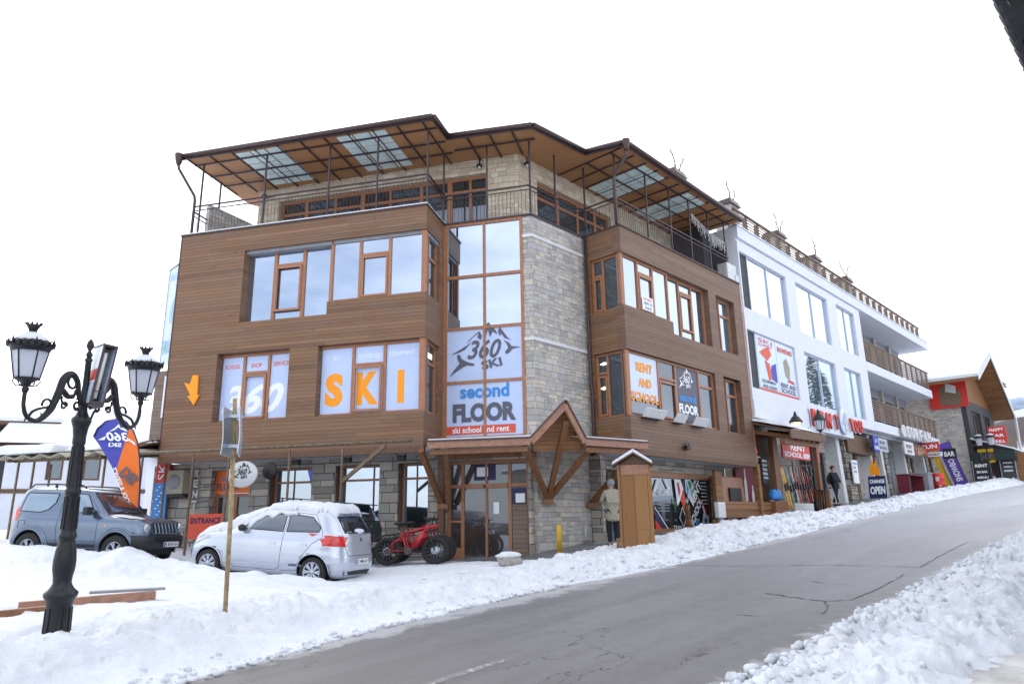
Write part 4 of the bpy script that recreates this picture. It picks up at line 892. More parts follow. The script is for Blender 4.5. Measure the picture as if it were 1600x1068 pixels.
slabs = [[A0, A1, up(Lb2, 3.55), up(Lb, 3.55)], [B0, B1, up(Rb2, 3.55), up(Rb, 3.55)]]
g1 = [A1, ap, apb, A1 + rdg]; g2 = [ap, B0, B0 + rdg, apb]
for s_ in slabs + [g1, g2]:
    o = slab(s_, .07, 'roof_plane', 'soffit', cn)
    slab([p + Vector((0,0,.035)) for p in s_], .03, 'snow_layer', 'snow', o)
mb = MB()
for a, b in ((up(L0,zc), up(L1,zc)), (up(R0,zc), up(R1,zc))): mb.bar(a, b, .05, .17)
mb.bar(up(L0,zc), up(Lb,3.4), .05, .15); mb.bar(up(R1,zc), up(Rb2,3.4), .05, .15)
mb.bar(up(L1, zc), ap - Vector((0,0,.1)), .06, .2); mb.bar(up(R0, zc), ap - Vector((0,0,.1)), .06, .2); put('fascia_board', mb.mesh('fascia_board', MT['fascia']), W, cn)
mb = MB()
for a, b in ((up(L0,zc+.1), up(L1,zc+.1)), (up(L1,zc+.1), ap), (ap, up(R0,zc+.1)), (up(R0,zc+.1), up(R1,zc+.1))): mb.bar(a, b, .11, .035)
put('roof_edge', mb.mesh('roof_edge', MT['gutter']), W, cn)
tp = rdg*.42; v0, v1 = A1 + tp + Vector((.05,0,-.28)), B0 + tp + Vector((-.05,0,-.28)); mb = MB(); mb.add([v0, v1, B0 + tp, ap + tp - Vector((0,0,.06)), A1 + tp], [(0,1,2,3,4)]); tp_ = put('gable_boards', mb.mesh('gable_boards', MT['soffit']), W, cn); tp_.modifiers.new('t', 'SOLIDIFY').thickness = .04
# braces rise from corbels on the wall to the canopy beams
mb = MB()
cA, cA2 = P(FA, .1, 1.1, 1.75), P(FA, .1, 1.2, 1.75)
corb = P(FB, -2.2, ub.y-.1, 1.85)
for a, b in ((P(FA,.12,1.12,1.8), P(FA,.02,-.2,3.1)), (P(FA,.3,1.12,1.8), P(FA,.6,.1,3.1)), (corb, P(FA,2.75,-.1,3.12)), (corb, ap - Vector((0,-.1,.55))), (corb, P(FB,-2.2,-.2,3.12)), (P(FB,-.25,ub.y-.1,1.8), P(FB,-.7,-.6,3.1))):
    b_ = MB(); b_.bar(a, b, .13, .13); put('brace', b_.mesh('brace', MT['beam']), W, cn)
for p in (P(FA,.15,1.15,1.72), corb - Vector((0,0,.05)), P(FB,-.25,ub.y-.08,1.72)):
    b_ = MB(); b_.box(p.x-.14, p.x+.14, p.y-.12, p.y+.12, p.z-.08, p.z+.06); put('corbel', b_.mesh('corbel', MT['beam']), W, cn)
mb = MB(); mb.box(.02, .2, 1.05, 1.22, .25, 3.2); put('post', mb.mesh('post', MT['frame2']), FA, cn); mb = MB(); mb.box(-.16, -.02, ub.y-.2, ub.y-.03, .6, 3.2); put('post', mb.mesh('post', MT['frame2']), FB, cn)
mb = MB(); mb.bar(P(FA,.1,1.15,3.05), P(FA,2.72,1.3,3.05), .12, .15); mb.bar(P(FA,.3,-.3,3.03), P(FA,2.85,-.15,3.03), .1, .13); mb.bar(P(FB,-2.6,-.3,3.03), P(FB,-.65,-.75,3.03), .1, .13)
put('beam', mb.mesh('beam', MT['beam']), W, cn)
# small wall floodlights under the boxes
for i, (F, u, w_) in enumerate(((FA,-3.9,.35), (FA,-2.35,.35), (FA,-.75,.35), (FB,1.5,.5), (FB,2.9,-.1))):
    mb = MB(); z0 = 3.08 if i < 4 else 3.55; mb.box(u-.10, u+.10, w_-.06, w_+.06, z0-.16, z0-.02); mb.bar((u-.12,w_,z0-.08), (u-.12,w_,z0+.05), .02); mb.bar((u+.12,w_,z0-.08), (u+.12,w_,z0+.05), .02); mb.bar((u-.12,w_,z0+.05),(u+.12,w_,z0+.05),.02)
    put('floodlight', mb.mesh('floodlight', MT['black']), F, WB)
# ---------------------------------------------------------------- the white building up the street
WH = thing('shop_building', 'long white building with big panes, slatted balconies and shops at street level', 'building', Matrix.Translation(P(FB, 8.3, 0, 1.2)))
def wp(name, mb, mat, F=FB, parent=None, **k): return put(name, mb.mesh(name, MT[mat]), F, parent or WH, **k)
wins = [(9.08,12.72,9.27,11.6), (13.78,17.57,9.3,11.65), (18.8,21.38,9.38,11.7), (9.08,12.8,6.1,8.4), (13.8,17.55,6.1,8.42), (18.75,21.1,6.05,8.45)]
fz_holes = [(8.3,12.72,9.27,11.6)] + wins[1:3] + [(8.3,12.8,6.1,8.4)] + wins[4:]
wp('facade', grid_wall(8.2, 22.3, 5.62, 12.05, fz_holes, 0, .45), 'white')
wp('facade_band', MB().box(8.2, 18.7, -.03, .4, 4.95, 5.62), 'white')
mb = MB(); mb.box(8.2, 35.8, -.06, 9, 12.14, 12.64); mb.box(8.2, 22.35, .06, 9, 12.05, 12.14); wp('roof_slab', mb, 'white')
mb = MB(); mb.box(8.18, 35.85, -.1, .3, 12.64, 12.69); wp('roof_edge', mb, 'alu')
for z0, z1, e in ((8.8, 9.3, 35.0), (5.64, 6.12, 34.9)): wp('balcony_slab', MB().box(22.3, e, -.02, 4.0, z0, z1), 'white')
wp('facade_side', MB().box(8.2, 8.5, .45, 8, 4.9, 12.05), 'dgrey')
for i, (a, b, c, d) in enumerate(wins):
    t = window(FB, a, b, c, d, .08, [((a+b)/2, .06)], [], t=.07, pane='glass' if i < 3 else 'glassw', mat='alu', parent=WH)
    if a < 10: wp('dark_panel', MB().box(8.3, a, .12, .2, c, d), 'dgrey')
    if i == 3:
        for k, (x0, x1) in enumerate(((a+.08, (a+b)/2-.04), ((a+b)/2+.04, b-.08))):
            ps = put('poster', MB().box(x0, x1, -.012+.085, .095, c+.05, d-.05).mesh('poster', MT['lvin']), FB, t)
            W_ = x1-x0; X = lambda q: x0 + q*W_
            fl = lambda polys, m, nm='print', y=.062: put(nm, flat(polys, MT[m], y, nm), FB, t)
            if k == 0:
                fl([[(X(.1),c+1.55),(X(.35),c+1.75),(X(.62),c+1.9),(X(.75),c+1.6),(X(.5),c+1.3)], [(X(.35),c+1.3),(X(.6),c+1.2),(X(.68),c+.6),(X(.5),c+.5)]], 'redor')
                fl([[(X(.55),c+.6),(X(.95),c+.5),(X(.95),c+1.3),(X(.7),c+1.15)]], 'royal', y=.066)
                for tx, zz, hh in (('SKI', 2.0, .16), ('EQUIPMENT', 1.82, .14)): put('lettering', text_mesh(tx, MT['redor'], w=W_*.75, h=hh), FB @ Matrix.Translation((X(.1), .062, c+zz)), t)
                for tx, zz in (('EQUIPMENT', .34), ('AND GUIDES', .14)): put('lettering', text_mesh(tx, MT['ink'], w=W_*.75, h=.15, bold=.02), FB @ Matrix.Translation((X(.12), .062, c+zz)), t)
            else:
                fl([[(X(.4),c+.9),(X(.35),c+1.5),(X(.55),c+1.7),(X(.7),c+1.3),(X(.62),c+.75)]], 'beige'); fl([[(X(.45),c+.68),(X(.9),c+.62),(X(.85),c+.74),(X(.6),c+.8)]], 'red')
                put('lettering', text_mesh('SNOWBOARD', MT['redor'], w=W_*.85, h=.22, bold=.03), FB @ Matrix.Translation((X(.06), .062, c+1.86)), t)
                for tx, zz, ww in (('RENT AND', .38, .85), ('SCHOOL', .16, .85)): put('lettering', text_mesh(tx, MT['ink'], w=W_*ww, h=.19, bold=.02), FB @ Matrix.Translation((X(.07), .062, c+zz)), t)
            put('red_strip', MB().box(x0, x1, .056, .07, c+.04, c+.12).mesh('red_strip', MT['redor']), FB, t)
# recessed flat fronts behind the balconies
for z0, z1 in ((6.12, 8.8), (9.3, 12.14)):
    ww = [(23.2,25.6,z0+.1,z0+2.15), (26.6,29.0,z0+.1,z0+2.15), (30.0,32.0,z0+.1,z0+2.15), (33.0,34.4,z0+.1,z0+2.15)]
    wp('balcony_wall', grid_wall(22.3, 35.0, z0, z1, ww, 1.6, 1.9), 'annex' if 0 else 'grey')
    for a, b, c, d in ww: window(FB, a, b, c, d, 1.7, [((a+b)/2, .08)], [], t=.09, pane='glassd', mat='frame2', parent=WH)
    for u in (22.7, 26.1, 29.5, 32.5): wp('stone_pier', MB().box(u-.18, u+.18, 1.42, 1.62, z0+.002, z1-.002), 'stone')
    mb = MB()
    for k in range(9): mb.box(22.45, 34.8, .02, .05, z0+.12+k*.115, z0+.18+k*.115)
    rl = wp('balcony_railing', mb, 'balus')
    each('baluster', [(u-.04, u+.04, .055, .13, z0, z0+1.12) for u in np.arange(22.5, 34.9, 1.1)], MT['frame2'], FB, rl)
    mb = MB(); mb.box(22.4, 34.85, -.01, .14, z0+1.12, z0+1.17); put('handrail', mb.mesh('handrail', MT['balus']), FB, rl)
# roof railing
mb = MB()
for k in range(5): mb.box(8.4, 34.8, .10, .13, 12.82+k*.13, 12.86+k*.13)
mb.box(8.35, 34.85, .05, .17, 13.47, 13.53); rl = wp('roof_railing', mb, 'balus')
for u in np.linspace(8.5, 34.7, 25): put('post', MB().box(u-.09, u+.09, .135, .28, 12.69, 13.46).mesh('post', MT['balus']), FB, rl)
# chimneys with capped tops and sprigs of metal
def chimney(u, w, z0, z1, par, i):
    c = put('chimney', grid_wall(u-.38, u+.38, z0, z1, [], w-.38, w+.38).mesh('chimney', MT['stone']), FB, par)
    mb = MB(); mb.add([(u-.5,w-.5,z1),(u+.5,w-.5,z1),(u+.5,w+.5,z1),(u-.5,w+.5,z1),(u-.4,w-.4,z1+.28),(u+.4,w-.4,z1+.28),(u+.4,w+.4,z1+.28),(u-.4,w+.4,z1+.28)], [(3,2,1,0),(4,5,6,7),(0,1,5,4),(1,2,6,5),(2,3,7,6),(3,0,4,7)])
    put('cap', mb.mesh('cap', MT['gutter']), FB, c)
    mb = MB(); rng = random.Random(i)
    for sx in (-1, 1):
        p = Vector((u+.35, w-.2, z1+.3)); pts = [p]
        for k in range(4): p = p + Vector((sx*.14 + rng.uniform(-.05,.05), rng.uniform(-.08,.08), .24)); pts.append(p)
        mb.tube(pts, .03, 5)
        for q in pts[1:]: mb.tube([q, q + Vector((rng.choice((-1,1))*.12, 0, .10))], .015, 4)
    put('finial', mb.mesh('finial', MT['balus']), FB, c)
chimney(7.55, 2.3, 12.85, 15.3, WB, 1)
for i, u in enumerate((11.2, 16.3, 21.0, 25.9)): chimney(u, 1.7, 12.66, 14.95, WH, i+2)
mb = MB()
for u, h in ((5.5,1.6), (5.75,1.9), (8.0,1.5), (8.9,1.2), (9.8,1.1)): mb.tube([(u, 2.6, 12.85), (u, 2.6, 12.85+h)], .02, 5)
mb.tube([(5.45, 2.6, 13.9), (5.85, 2.6, 13.9)], .02, 5); part('aerial', mb, MT['metal'], FB)
# street level: stone piers, pale pilasters, recessed fronts
GW = 1.0
wp('shop_soffit', MB().box(8.2, 34.9, .42, 4, 5.5, 5.62), 'lgrey')
wp('shop_wall', grid_wall(8.2, 34.9, .9, 5.5, [(15.6,17.8,1.5,4.3), (20.3,22.3,1.5,4.6), (26.2,28.6,2.0,5.0), (30.4,32.6,2.3,4.9)], 1.1, 1.4), 'stone')
window(FB, 15.6, 17.8, 1.6, 4.3, 1.2, [(16.7, .1)], [], t=.1, pane='glassd', name='door', mat='metal', parent=WH)
window(FB, 20.3, 22.3, 1.6, 4.6, 1.2, [(21.3, .12)], [(20.3,22.3,3.8)], t=.14, pane='glassd', name='door', mat='beam', parent=WH)
window(FB, 26.2, 28.6, 2.0, 5.0, 1.2, [(27.4, .08)], [], t=.08, pane='glassw', name='shop_window', mat='alu', parent=WH)
window(FB, 30.4, 32.6, 2.3, 4.9, 1.2, [(31.5, .08)], [], t=.08, pane='glassd', name='shop_window', mat='frame2', parent=WH)
for u, m, wd in ((14.9,'rubble',.5), (18.25,'offw',.42), (19.5,'rubble',.95), (22.9,'offw',.3), (23.8,'rubble',.5), (24.7,'offw',.32), (25.5,'rubble',.45), (28.9,'offw',.34), (29.6,'rubble',.45), (32.95,'offw',.3), (33.7,'rubble',.5), (34.6,'frame2',.3)):
    z0 = float(Gz(17.15+u, 12)) - .1
    mb = MB(); mb.add([(u-wd/2,.5,z0),(u+wd/2,.5,z0),(u+wd/2,1.1,z0),(u-wd/2,1.1,z0),(u-wd/2,.62,5.5),(u+wd/2,.62,5.5),(u+wd/2,1.1,5.5),(u-wd/2,1.1,5.5)], [(3,2,1,0),(4,5,6,7),(0,1,5,4),(1,2,6,5),(2,3,7,6),(3,0,4,7)])
    wp('pilaster' if m == 'offw' else 'stone_pier', mb, m)
wp('brown_lintel', MB().box(19.2, 22.6, .45, 1.0, 4.4, 5.3), 'frame2')
# signs on the white building, each a thing
def sign(name, label, mb_or_box, mat, F, texts=(), w=None, group=None):
    a, b, y0, y1, c, d = mb_or_box
    r = thing(name, label, 'sign', F @ Matrix.Translation((a, y0, c)), group)
    put('board', MB().box(0, b-a, 0, y1-y0, 0, d-c).mesh('board', MT[mat]), F @ Matrix.Translation((a, y0, c)), r)
    for tx, u, z, ww, hh, m in texts: put('lettering', text_mesh(tx, MT[m], w=ww, h=hh, bold=.03), F @ Matrix.Translation((u, y0-.004, z)), r)
    return r
r4 = thing('shop_sign', 'large red letters reading RENT 4 YOU standing along the white band', 'sign', FB @ Matrix.Translation((13.4, -.2, 5.0)))
for tx, u, ww, z, hh in (('R', 13.45, .62, 5.08, .95), ('E', 14.3, .5, 5.1, .92), ('N', 15.1, .6, 5.12, .9), ('T', 16.1, .55, 5.16, .86), ('Y', 18.05, .5, 5.24, .78), ('O', 18.65, .5, 5.24, .78), ('U', 19.3, .5, 5.26, .76)):
    ww, hh = ww*.86, hh*.78; me = text_mesh(tx, MT['red'], w=ww, h=hh, bold=.04); l = put('letter', me, FB @ Matrix.Translation((u, -.12, z)), r4)
    so = l.modifiers.new('depth', 'SOLIDIFY'); so.thickness = .06; so.offset = 1
    put('backing', text_mesh(tx, MT['wvin'], w=ww+.1, h=hh+.1, bold=.07), FB @ Matrix.Translation((u-.05, -.09, z-.05)), l)
ov = put('oval_plate', MB().lathe([(.001,-.04),(.58,-.04),(.62,0),(.001,0)], (0,0,0), 24, ax='y').xf(Matrix.Diagonal((.82, 1, 1, 1))).mesh('oval_plate', MT['lvin']), FB @ Matrix.Translation((17.25, -.14, 5.62)), r4)
put('numeral', text_mesh('4', MT['alu'], w=.6, h=.85, bold=.03), FB @ Matrix.Translation((16.95, -.20, 5.2)), r4)
sign('hanging_sign', 'royal blue CHANGE sign hanging under the white balcony', (21.7,22.5,.02,.08,4.55,5.35), 'royal', FB @ Matrix.Rotation(0, 4, 'Z'), (('CHANGE', 21.76, 4.66, .68, .2, 'wvin'), ('$ €', 21.95, 5.0, .35, .2, 'wvin')))
sign('hanging_sign', 'grey shop sign right of the blue CHANGE sign', (22.55,24.1,.05,.1,4.62,5.3), 'alu', FB, (('SHOP', 22.75, 5.0, .9, .16, 'ink'), ('SKI OUTLET', 22.7, 4.75, 1.2, .13, 'ink')))
s_ = thing('shop_sign', 'pale standing letters SURFAN with a round mark in front of the lower balcony', 'sign', FB @ Matrix.Translation((26.2, -.2, 5.6)))
for i, ch in enumerate('@SURFAN'):
    me = text_mesh(ch, MT['offw'], w=.72, h=.72, bold=.05); l = put('letter', me, FB @ Matrix.Translation((26.2 + i*.86, -.14, 5.58)), s_); so = l.modifiers.new('depth', 'SOLIDIFY'); so.thickness = .09; so.offset = 1
sign('shop_sign', 'white lettered board below the SURFAN letters', (26.6,28.4,-.1,-.04,4.7,5.42), 'offw', FB, (('SPORT', 26.9, 5.05, 1.1, .2, 'ink'), ('SHOP', 27.0, 4.8, .9, .16, 'ink')))
fb = sign('food_board', 'brown picture board of grilled food at the end of the white building', (28.5,32.4,-.1,-.04,4.72,5.36), 'frame2', FB)
rng = random.Random(3)
for k, m in enumerate(('frame', 'redor', 'beige')):
    ps = []
    for _ in range(26):
        cx, cz, r_ = rng.uniform(28.7,32.2), rng.uniform(4.82,5.26), rng.uniform(.05,.13); ps.append([(cx+r_*math.cos(a), cz+r_*.7*math.sin(a)) for a in np.linspace(0, 2*PI, 7)[:-1]])
    put('food_print', flat(ps, MT[m], -.104-.002*k, 'food_print'), FB, fb)
sign('shop_sign', 'white board with thin lettering on the stone pier right of the doorway', (19.2,19.9,.36,.42,2.9,4.0), 'wvin', FB, (('PRICES', 19.28, 3.8, .5, .1, 'blue'), ('SKI', 19.3, 3.6, .3, .1, 'ink'), ('BOOTS', 19.3, 3.4, .4, .1, 'ink')))
# ---------------------------------------------------------------- houses further up
GH = thing('gable_house', 'tall house with a steep white-edged gable lined in orange boards', 'house', FB @ Matrix.Translation((37, -1.6, 3)))
def gp(name, mb, mat, F=FB, parent=None): return put(name, mb.mesh(name, MT[mat]), F, parent or GH)
gp('wall', grid_wall(37, 45.5, 2.5, 8.8, [(38,44.8,3.2,5.2), (38.4,41,6.3,8.2), (42,44,6.3,8.2)], -1.4, -1.1), 'dgrey')
gp('wall', MB().box(37, 37.25, -1.1, 9, 2.5, 9.3), 'stone'); gp('wall', MB().prism([(37, 8.8), (45.6, 8.8), (40.8, 11.8)], -1.3, -1.0), 'gable')
def gwin(a, b, c, d): return window(FB, a, b, c, d, -1.25, [((a+b)/2, .1)], [], t=.12, pane='glassd', mat='frame2', parent=GH)
gwin(38,44.8,3.2,5.2); gwin(38.4,41,6.3,8.2); gwin(42,44,6.3,8.2)
for s0, e in (((40.8,12.25),(35.3,9.9)), ((40.8,12.25),(46.3,8.4))):
    mb = MB(); (a, za), (b, zb) = s0, e; mb.add([(a,-2.6,za),(b,-2.6,zb),(b,9,zb),(a,9,za),(a,-2.6,za-.18),(b,-2.6,zb-.18),(b,9,zb-.18),(a,9,za-.18)], [(0,1,2,3),(4,5,6,7),(0,4,5,1),(1,5,6,2),(2,6,7,3),(3,7,4,0)])
    rr = gp('roof', mb, 'gable')
    mb = MB(); mb.add([(a,-2.65,za+.03),(b,-2.65,zb+.03),(b,9,zb+.03),(a,9,za+.03),(a,-2.65,za+.22),(b,-2.65,zb+.22),(b,9,zb+.22),(a,9,za+.22)], [(0,1,2,3),(4,5,6,7),(0,4,5,1),(1,5,6,2),(2,6,7,3),(3,7,4,0)])
    put('snow_layer', mb.mesh('snow_layer', MT['snow']), FB, rr)
    mb = MB(); mb.bar((a,-2.68,za-.06), (b,-2.68,zb-.06), .05, .34); put('barge_board', mb.mesh('barge_board', MT['offw']), FB, rr)
gp('corner_board', MB().bar((46.2,-2.68,8.5), (46.0,-2.6,3.4), .12, .12), 'offw')
mb = MB(); 
for k in range(26): mb.box(37.2+k*.34, 37.4+k*.34, -2.5, -2.44, 5.9, 6.9)
gp('balcony_rail', mb, 'balus'); gp('balcony_floor', MB().box(37, 46, -2.5, -1.4, 5.7, 5.88), 'frame2')
mb = MB(); mb.add([(36.6,-3.6,5.3),(42.8,-3.6,5.3),(42.8,-1.4,6.1),(36.6,-1.4,6.1),(36.6,-3.6,5.22),(42.8,-3.6,5.22),(42.8,-1.4,6.02),(36.6,-1.4,6.02)], [(0,1,2,3),(7,6,5,4),(0,4,5,1),(1,5,6,2),(2,6,7,3),(3,7,4,0)]); mb.box(36.6, 42.8, -3.62, -3.58, 4.7, 5.25); mb.box(36.6,36.64,-3.6,-1.4,4.7,5.25)
aw = gp('awning', mb, 'green'); mb = MB(); mb.add([(36.6,-3.6,5.34),(42.8,-3.6,5.34),(42.8,-1.4,6.14),(36.6,-1.4,6.14),(36.6,-3.6,5.44),(42.8,-3.6,5.44),(42.8,-1.4,6.24),(36.6,-1.4,6.24)], [(0,1,2,3),(4,5,6,7),(0,4,5,1),(1,5,6,2),(2,6,7,3),(3,7,4,0)]); put('snow_layer', mb.mesh('snow_layer', MT['snow']), FB, aw)
sg = thing('billboard', 'red billboard under the eave of the gable house, partly hidden', 'billboard', FB @ Matrix.Translation((36.7, .1, 8.6)))
FP = frame(P(FB, 36.8, .3), -nB, dB)
put('board', MB().box(-.3, 1.95, 0, .08, 8.3, 10.3).mesh('board', MT['red']), FP, sg)
put('picture', flat([[(.3,8.5),(1.5,8.4),(1.6,9.2),(1.0,10.0),(.4,9.7)]], MT['balus'], -.01, 'picture'), FP, sg); put('picture', flat([[(.7,9.4),(1.3,9.2),(1.35,9.7),(.8,9.95)]], MT['offw'], -.02, 'picture'), FP, sg)
# village houses beyond
def house(name, label, F, u0, u1, w0, w1, z0, z1, rz, wall, eav=.6, wn_=(), rmat='snow', ridge='u'):
    h = thing(name, label, 'house', F @ Matrix.Translation((u0, w0, z0)))
    put('wall', grid_wall(u0, u1, z0, z1, [w_[:4] for w_ in wn_], w0, w0+.3).mesh('wall', MT[wall]), F, h)
    mb = MB(); mb.box(u0, u0+.3, w0+.3, w1, z0, z1); mb.box(u1-.3, u1, w0+.3, w1, z0, z1); put('wall', mb.mesh('wall', MT[wall]), F, h)
    for a, b, c, d in wn_: window(F, a, b, c, d, w0+.12, [((a+b)/2, .07)] if b-a > 1 else [], [], t=.12, pane='glassd', mat='frame2', parent=h)
    e = eav
    if ridge == 'u':
        m = (w0+w1)/2; pr = [(w0-e, z1), (w1+e, z1), (m, rz)]; mk_ = lambda dz: MB().prism([(a, z+dz) for a, z in pr], u0-e, u1+e, 'x')
    else:
        m = (u0+u1)/2; pr = [(u0-e, z1), (u1+e, z1), (m, rz)]; mk_ = lambda dz: MB().prism([(a, z+dz) for a, z in pr], w0-e, w1+e, 'y')
    r = put('roof', mk_(0).mesh('roof', MT['frame2']), F, h); put('snow_layer', mk_(.22).mesh('snow_layer', MT[rmat]), F, r)
    return h
# ---------------------------------------------------------------- left: houses, pergola, banners
g1z = lambda x, y: gz(x, y)
FL = frame((-27.5, 38.0, 0), Vector((.93, .367, 0)), Vector((-.367, .93, 0)))
h1 = house('white_house', 'white two-storey house with dark window frames and snow on the roof', FL, .4, 7.2, 0, 9, .2, 5.7, 8.4, 'white', wn_=((2.3,3.1,4.0,5.2), (4.0,4.9,4.0,5.25), (2.2,3.2,1.6,3.2), (4.0,5.2,1.6,3.2), (-1.6,-.8,1.2,2.6)))
for z in (3.3, .75): put('brown_band', MB().box(.35, 7.25, -.05, -.003, z, z+.22).mesh('brown_band', MT['frame2']), FL, h1)
put('air_conditioner', MB().box(6.1, 6.8, -.35, -.003, 2.6, 3.1).mesh('air_conditioner', MT['offw']), FL, h1)
h2 = house('tower_house', 'dark boarded house with a short square tower at the left edge', FL, -9, .3, .8, 10, .5, 5.9, 7.2, 'dgrey', wn_=((-.9,-.2,3.2,4.8), (-3,-2,3.0,4.4)))
put('tower', MB().box(-.6, 1.5, 2.6, 5.4, 5.5, 7.2).mesh('tower', MT['dgrey']), FL, h2); put('tower_roof', MB().box(-1.5, 2.3, 2.0, 6.0, 7.2, 7.4).mesh('tower_roof', MT['frame2']), FL, h2); put('snow_layer', MB().box(-1.5, 2.3, 1.98, 6.0, 7.4, 7.6).mesh('snow_layer', MT['snow']), FL, h2)
FL2 = frame((-26.5, 52, 0), Vector((.95, .31, 0)), Vector((-.31, .95, 0)))
h3 = house('stone_house', 'tan stone house with a small balcony seen behind the pergola', FL2, -4.2, 5.5, 0, 8, 1.0, 5.7, 8.2, 'stoneT', wn_=((.9,2.0,3.2,4.8), (3.6,4.6,3.0,4.4), (-1.2,-.9,2.6,4.4), (1.2,2.4,1.4,2.6)))
put('white_bay', MB().box(-2.6, -.2, -.5, -.003, 1.2, 5.6).mesh('white_bay', MT['white']), FL2, h3); put('balcony', MB().box(.4, 3.0, -1.0, -.003, 2.55, 2.8).mesh('balcony', MT['offw']), FL2, h3)
mb = MB(); mb.box(.4, 3.0, -1.0, -.97, 2.8, 3.6); put('balcony_rail', mb.mesh('balcony_rail', MT['grey']), FL2, h3)
h4 = house('dark_roofed_house', 'grey house with a low snowy roof between the white house and the stone house', frame((-33.5, 56, 0), Vector((.95, .31, 0)), Vector((-.31, .95, 0))), -3, 5, 0, 8, 1.5, 6.6, 8.4, 'dgrey', wn_=((-1,.2,4,5.4), (2.0,3.2,4,5.4)))
# pergola along the building: thin steel posts, beams and a patchy snow-covered sheet roof
PG = thing('pergola', 'rusty steel pergola with thin posts and a broken snow-covered roof running left from the building', 'pergola', FA @ Matrix.Translation((-12.3, -1, .9)))
def gpz(u, w): p = P(FA, u, w); return gz(p.x, p.y) - .1
for u, w_ in ((-12.05,-1), (-11.75,-.2), (-11.5,-1), (-10.25,-1), (-9.05,-1), (-8.3,.5), (-7.82,-1), (-10.2,1.4), (-8.7,1.2), (-6.2,-1), (-5.1,-1), (-3.3,-1), (-1.8,-1)):
    put('post', MB().bar((u, w_, gpz(u, w_)), (u, w_, 3.18), .045, .045).mesh('post', MT['rust']), FA, PG)
mb = MB(); mb.tube([(-9.2,-1,3.27), (.1,-1,3.27)], .045, 8); put('pipe_beam', mb.mesh('pipe_beam', MT['rust']), FA, PG)
for a, b in (((-12.2,-1,3.22), (-8.2,-1,3.22)), ((-12.2,1.4,3.5), (-8.2,1.4,3.5)), ((-12.15,-1.3,3.2), (-12.15,1.6,3.55)), ((-10.2,-1.2,3.2), (-10.2,1.6,3.5)), ((-9.05,-1.2,3.2), (-9.05,1.6,3.5)), ((-1.8,-1,2.3), (-.6,-1,3.2))):
    put('beam', MB().bar(a, b, .07, .09).mesh('beam', MT['rust']), FA, PG)
mb = MB(); rng = random.Random(2)
for i in range(7):
    u = -12.5 + i*.62; mb.add([(u,-1.35,3.24),(u+.31,-1.35,3.36),(u+.62,-1.35,3.24),(u,1.6,3.6),(u+.31,1.6,3.72),(u+.62,1.6,3.6)], [(0,1,4,3),(1,2,5,4)])
sh = put('corrugated_sheet', mb.mesh('corrugated_sheet', MT['beige'], fix=False), FA, PG); so = sh.modifiers.new('thickness', 'SOLIDIFY'); so.thickness = .03
def snow_slab(F, u0, u1, w0, w1, z0, z1, t, seed, n=(44, 18)):
    mb = MB(); nx, ny = n; vs = []; top = []; 
    for j in range(ny+1):
        for i in range(nx+1):
            a, b = i/nx, j/ny; u = u0+(u1-u0)*a; w = w0+(w1-w0)*b
            ed = min(1, min(a, 1-a)*nx/1.6, min(b, 1-b)*ny/1.6)**.5
            wob = .10*noise.noise(Vector((u*1.7, seed, w*1.7)))*(1 if ed < 1 else 0)
            z = z0+(z1-z0)*b; th = t*ed*(.75 + .6*(.5+noise.noise(Vector((u*1.1, w*1.1, seed))))) 
            vs.append((u+wob, w+wob*.8, z+max(th, .01))); 
    b0 = [(v[0], v[1], z0+(z1-z0)*((k//(nx+1))/ny) - .01) for k, v in enumerate(vs)]
    N = len(vs); f = lambda i, j: j*(nx+1)+i
    fs = [(f(i,j), f(i+1,j), f(i+1,j+1), f(i,j+1)) for i in range(nx) for j in range(ny)]
    fs += [tuple(N+q for q in g[::-1]) for g in fs]
    rim = [f(i,0) for i in range(nx+1)] + [f(nx,j) for j in range(1,ny+1)] + [f(i,ny) for i in range(nx-1,-1,-1)] + [f(0,j) for j in range(ny-1,0,-1)]
    for a, b in zip(rim, rim[1:]+rim[:1]): fs.append((a, N+a, N+b, b))
    mb.add(vs+b0, fs, True); return mb
put('snow_cover', snow_slab(FA, -12.6, -10.6, -1.42, 1.6, 3.38, 3.74, .22, 3).mesh('snow_cover', MT['snow']), FA, PG)
put('snow_cover', snow_slab(FA, -10.5, -9.4, -.9, 1.6, 3.45, 3.74, .14, 8).mesh('snow_cover', MT['snow']), FA, PG)
put('lean_to_roof', MB().add([(-9.8,-.3,3.45),(-8.2,-.3,3.75),(-8.2,2.2,3.95),(-9.8,2.2,3.7)], [(0,1,2,3)]).mesh('lean_to_roof', MT['frame2'], fix=False), FA, PG).modifiers.new('t', 'SOLIDIFY').thickness = .12
put('snow_cover', snow_slab(FA, -9.8, -8.2, -.35, 2.2, 3.66, 3.9, .10, 5, (24,18)).mesh('snow_cover', MT['snow']), FA, PG)
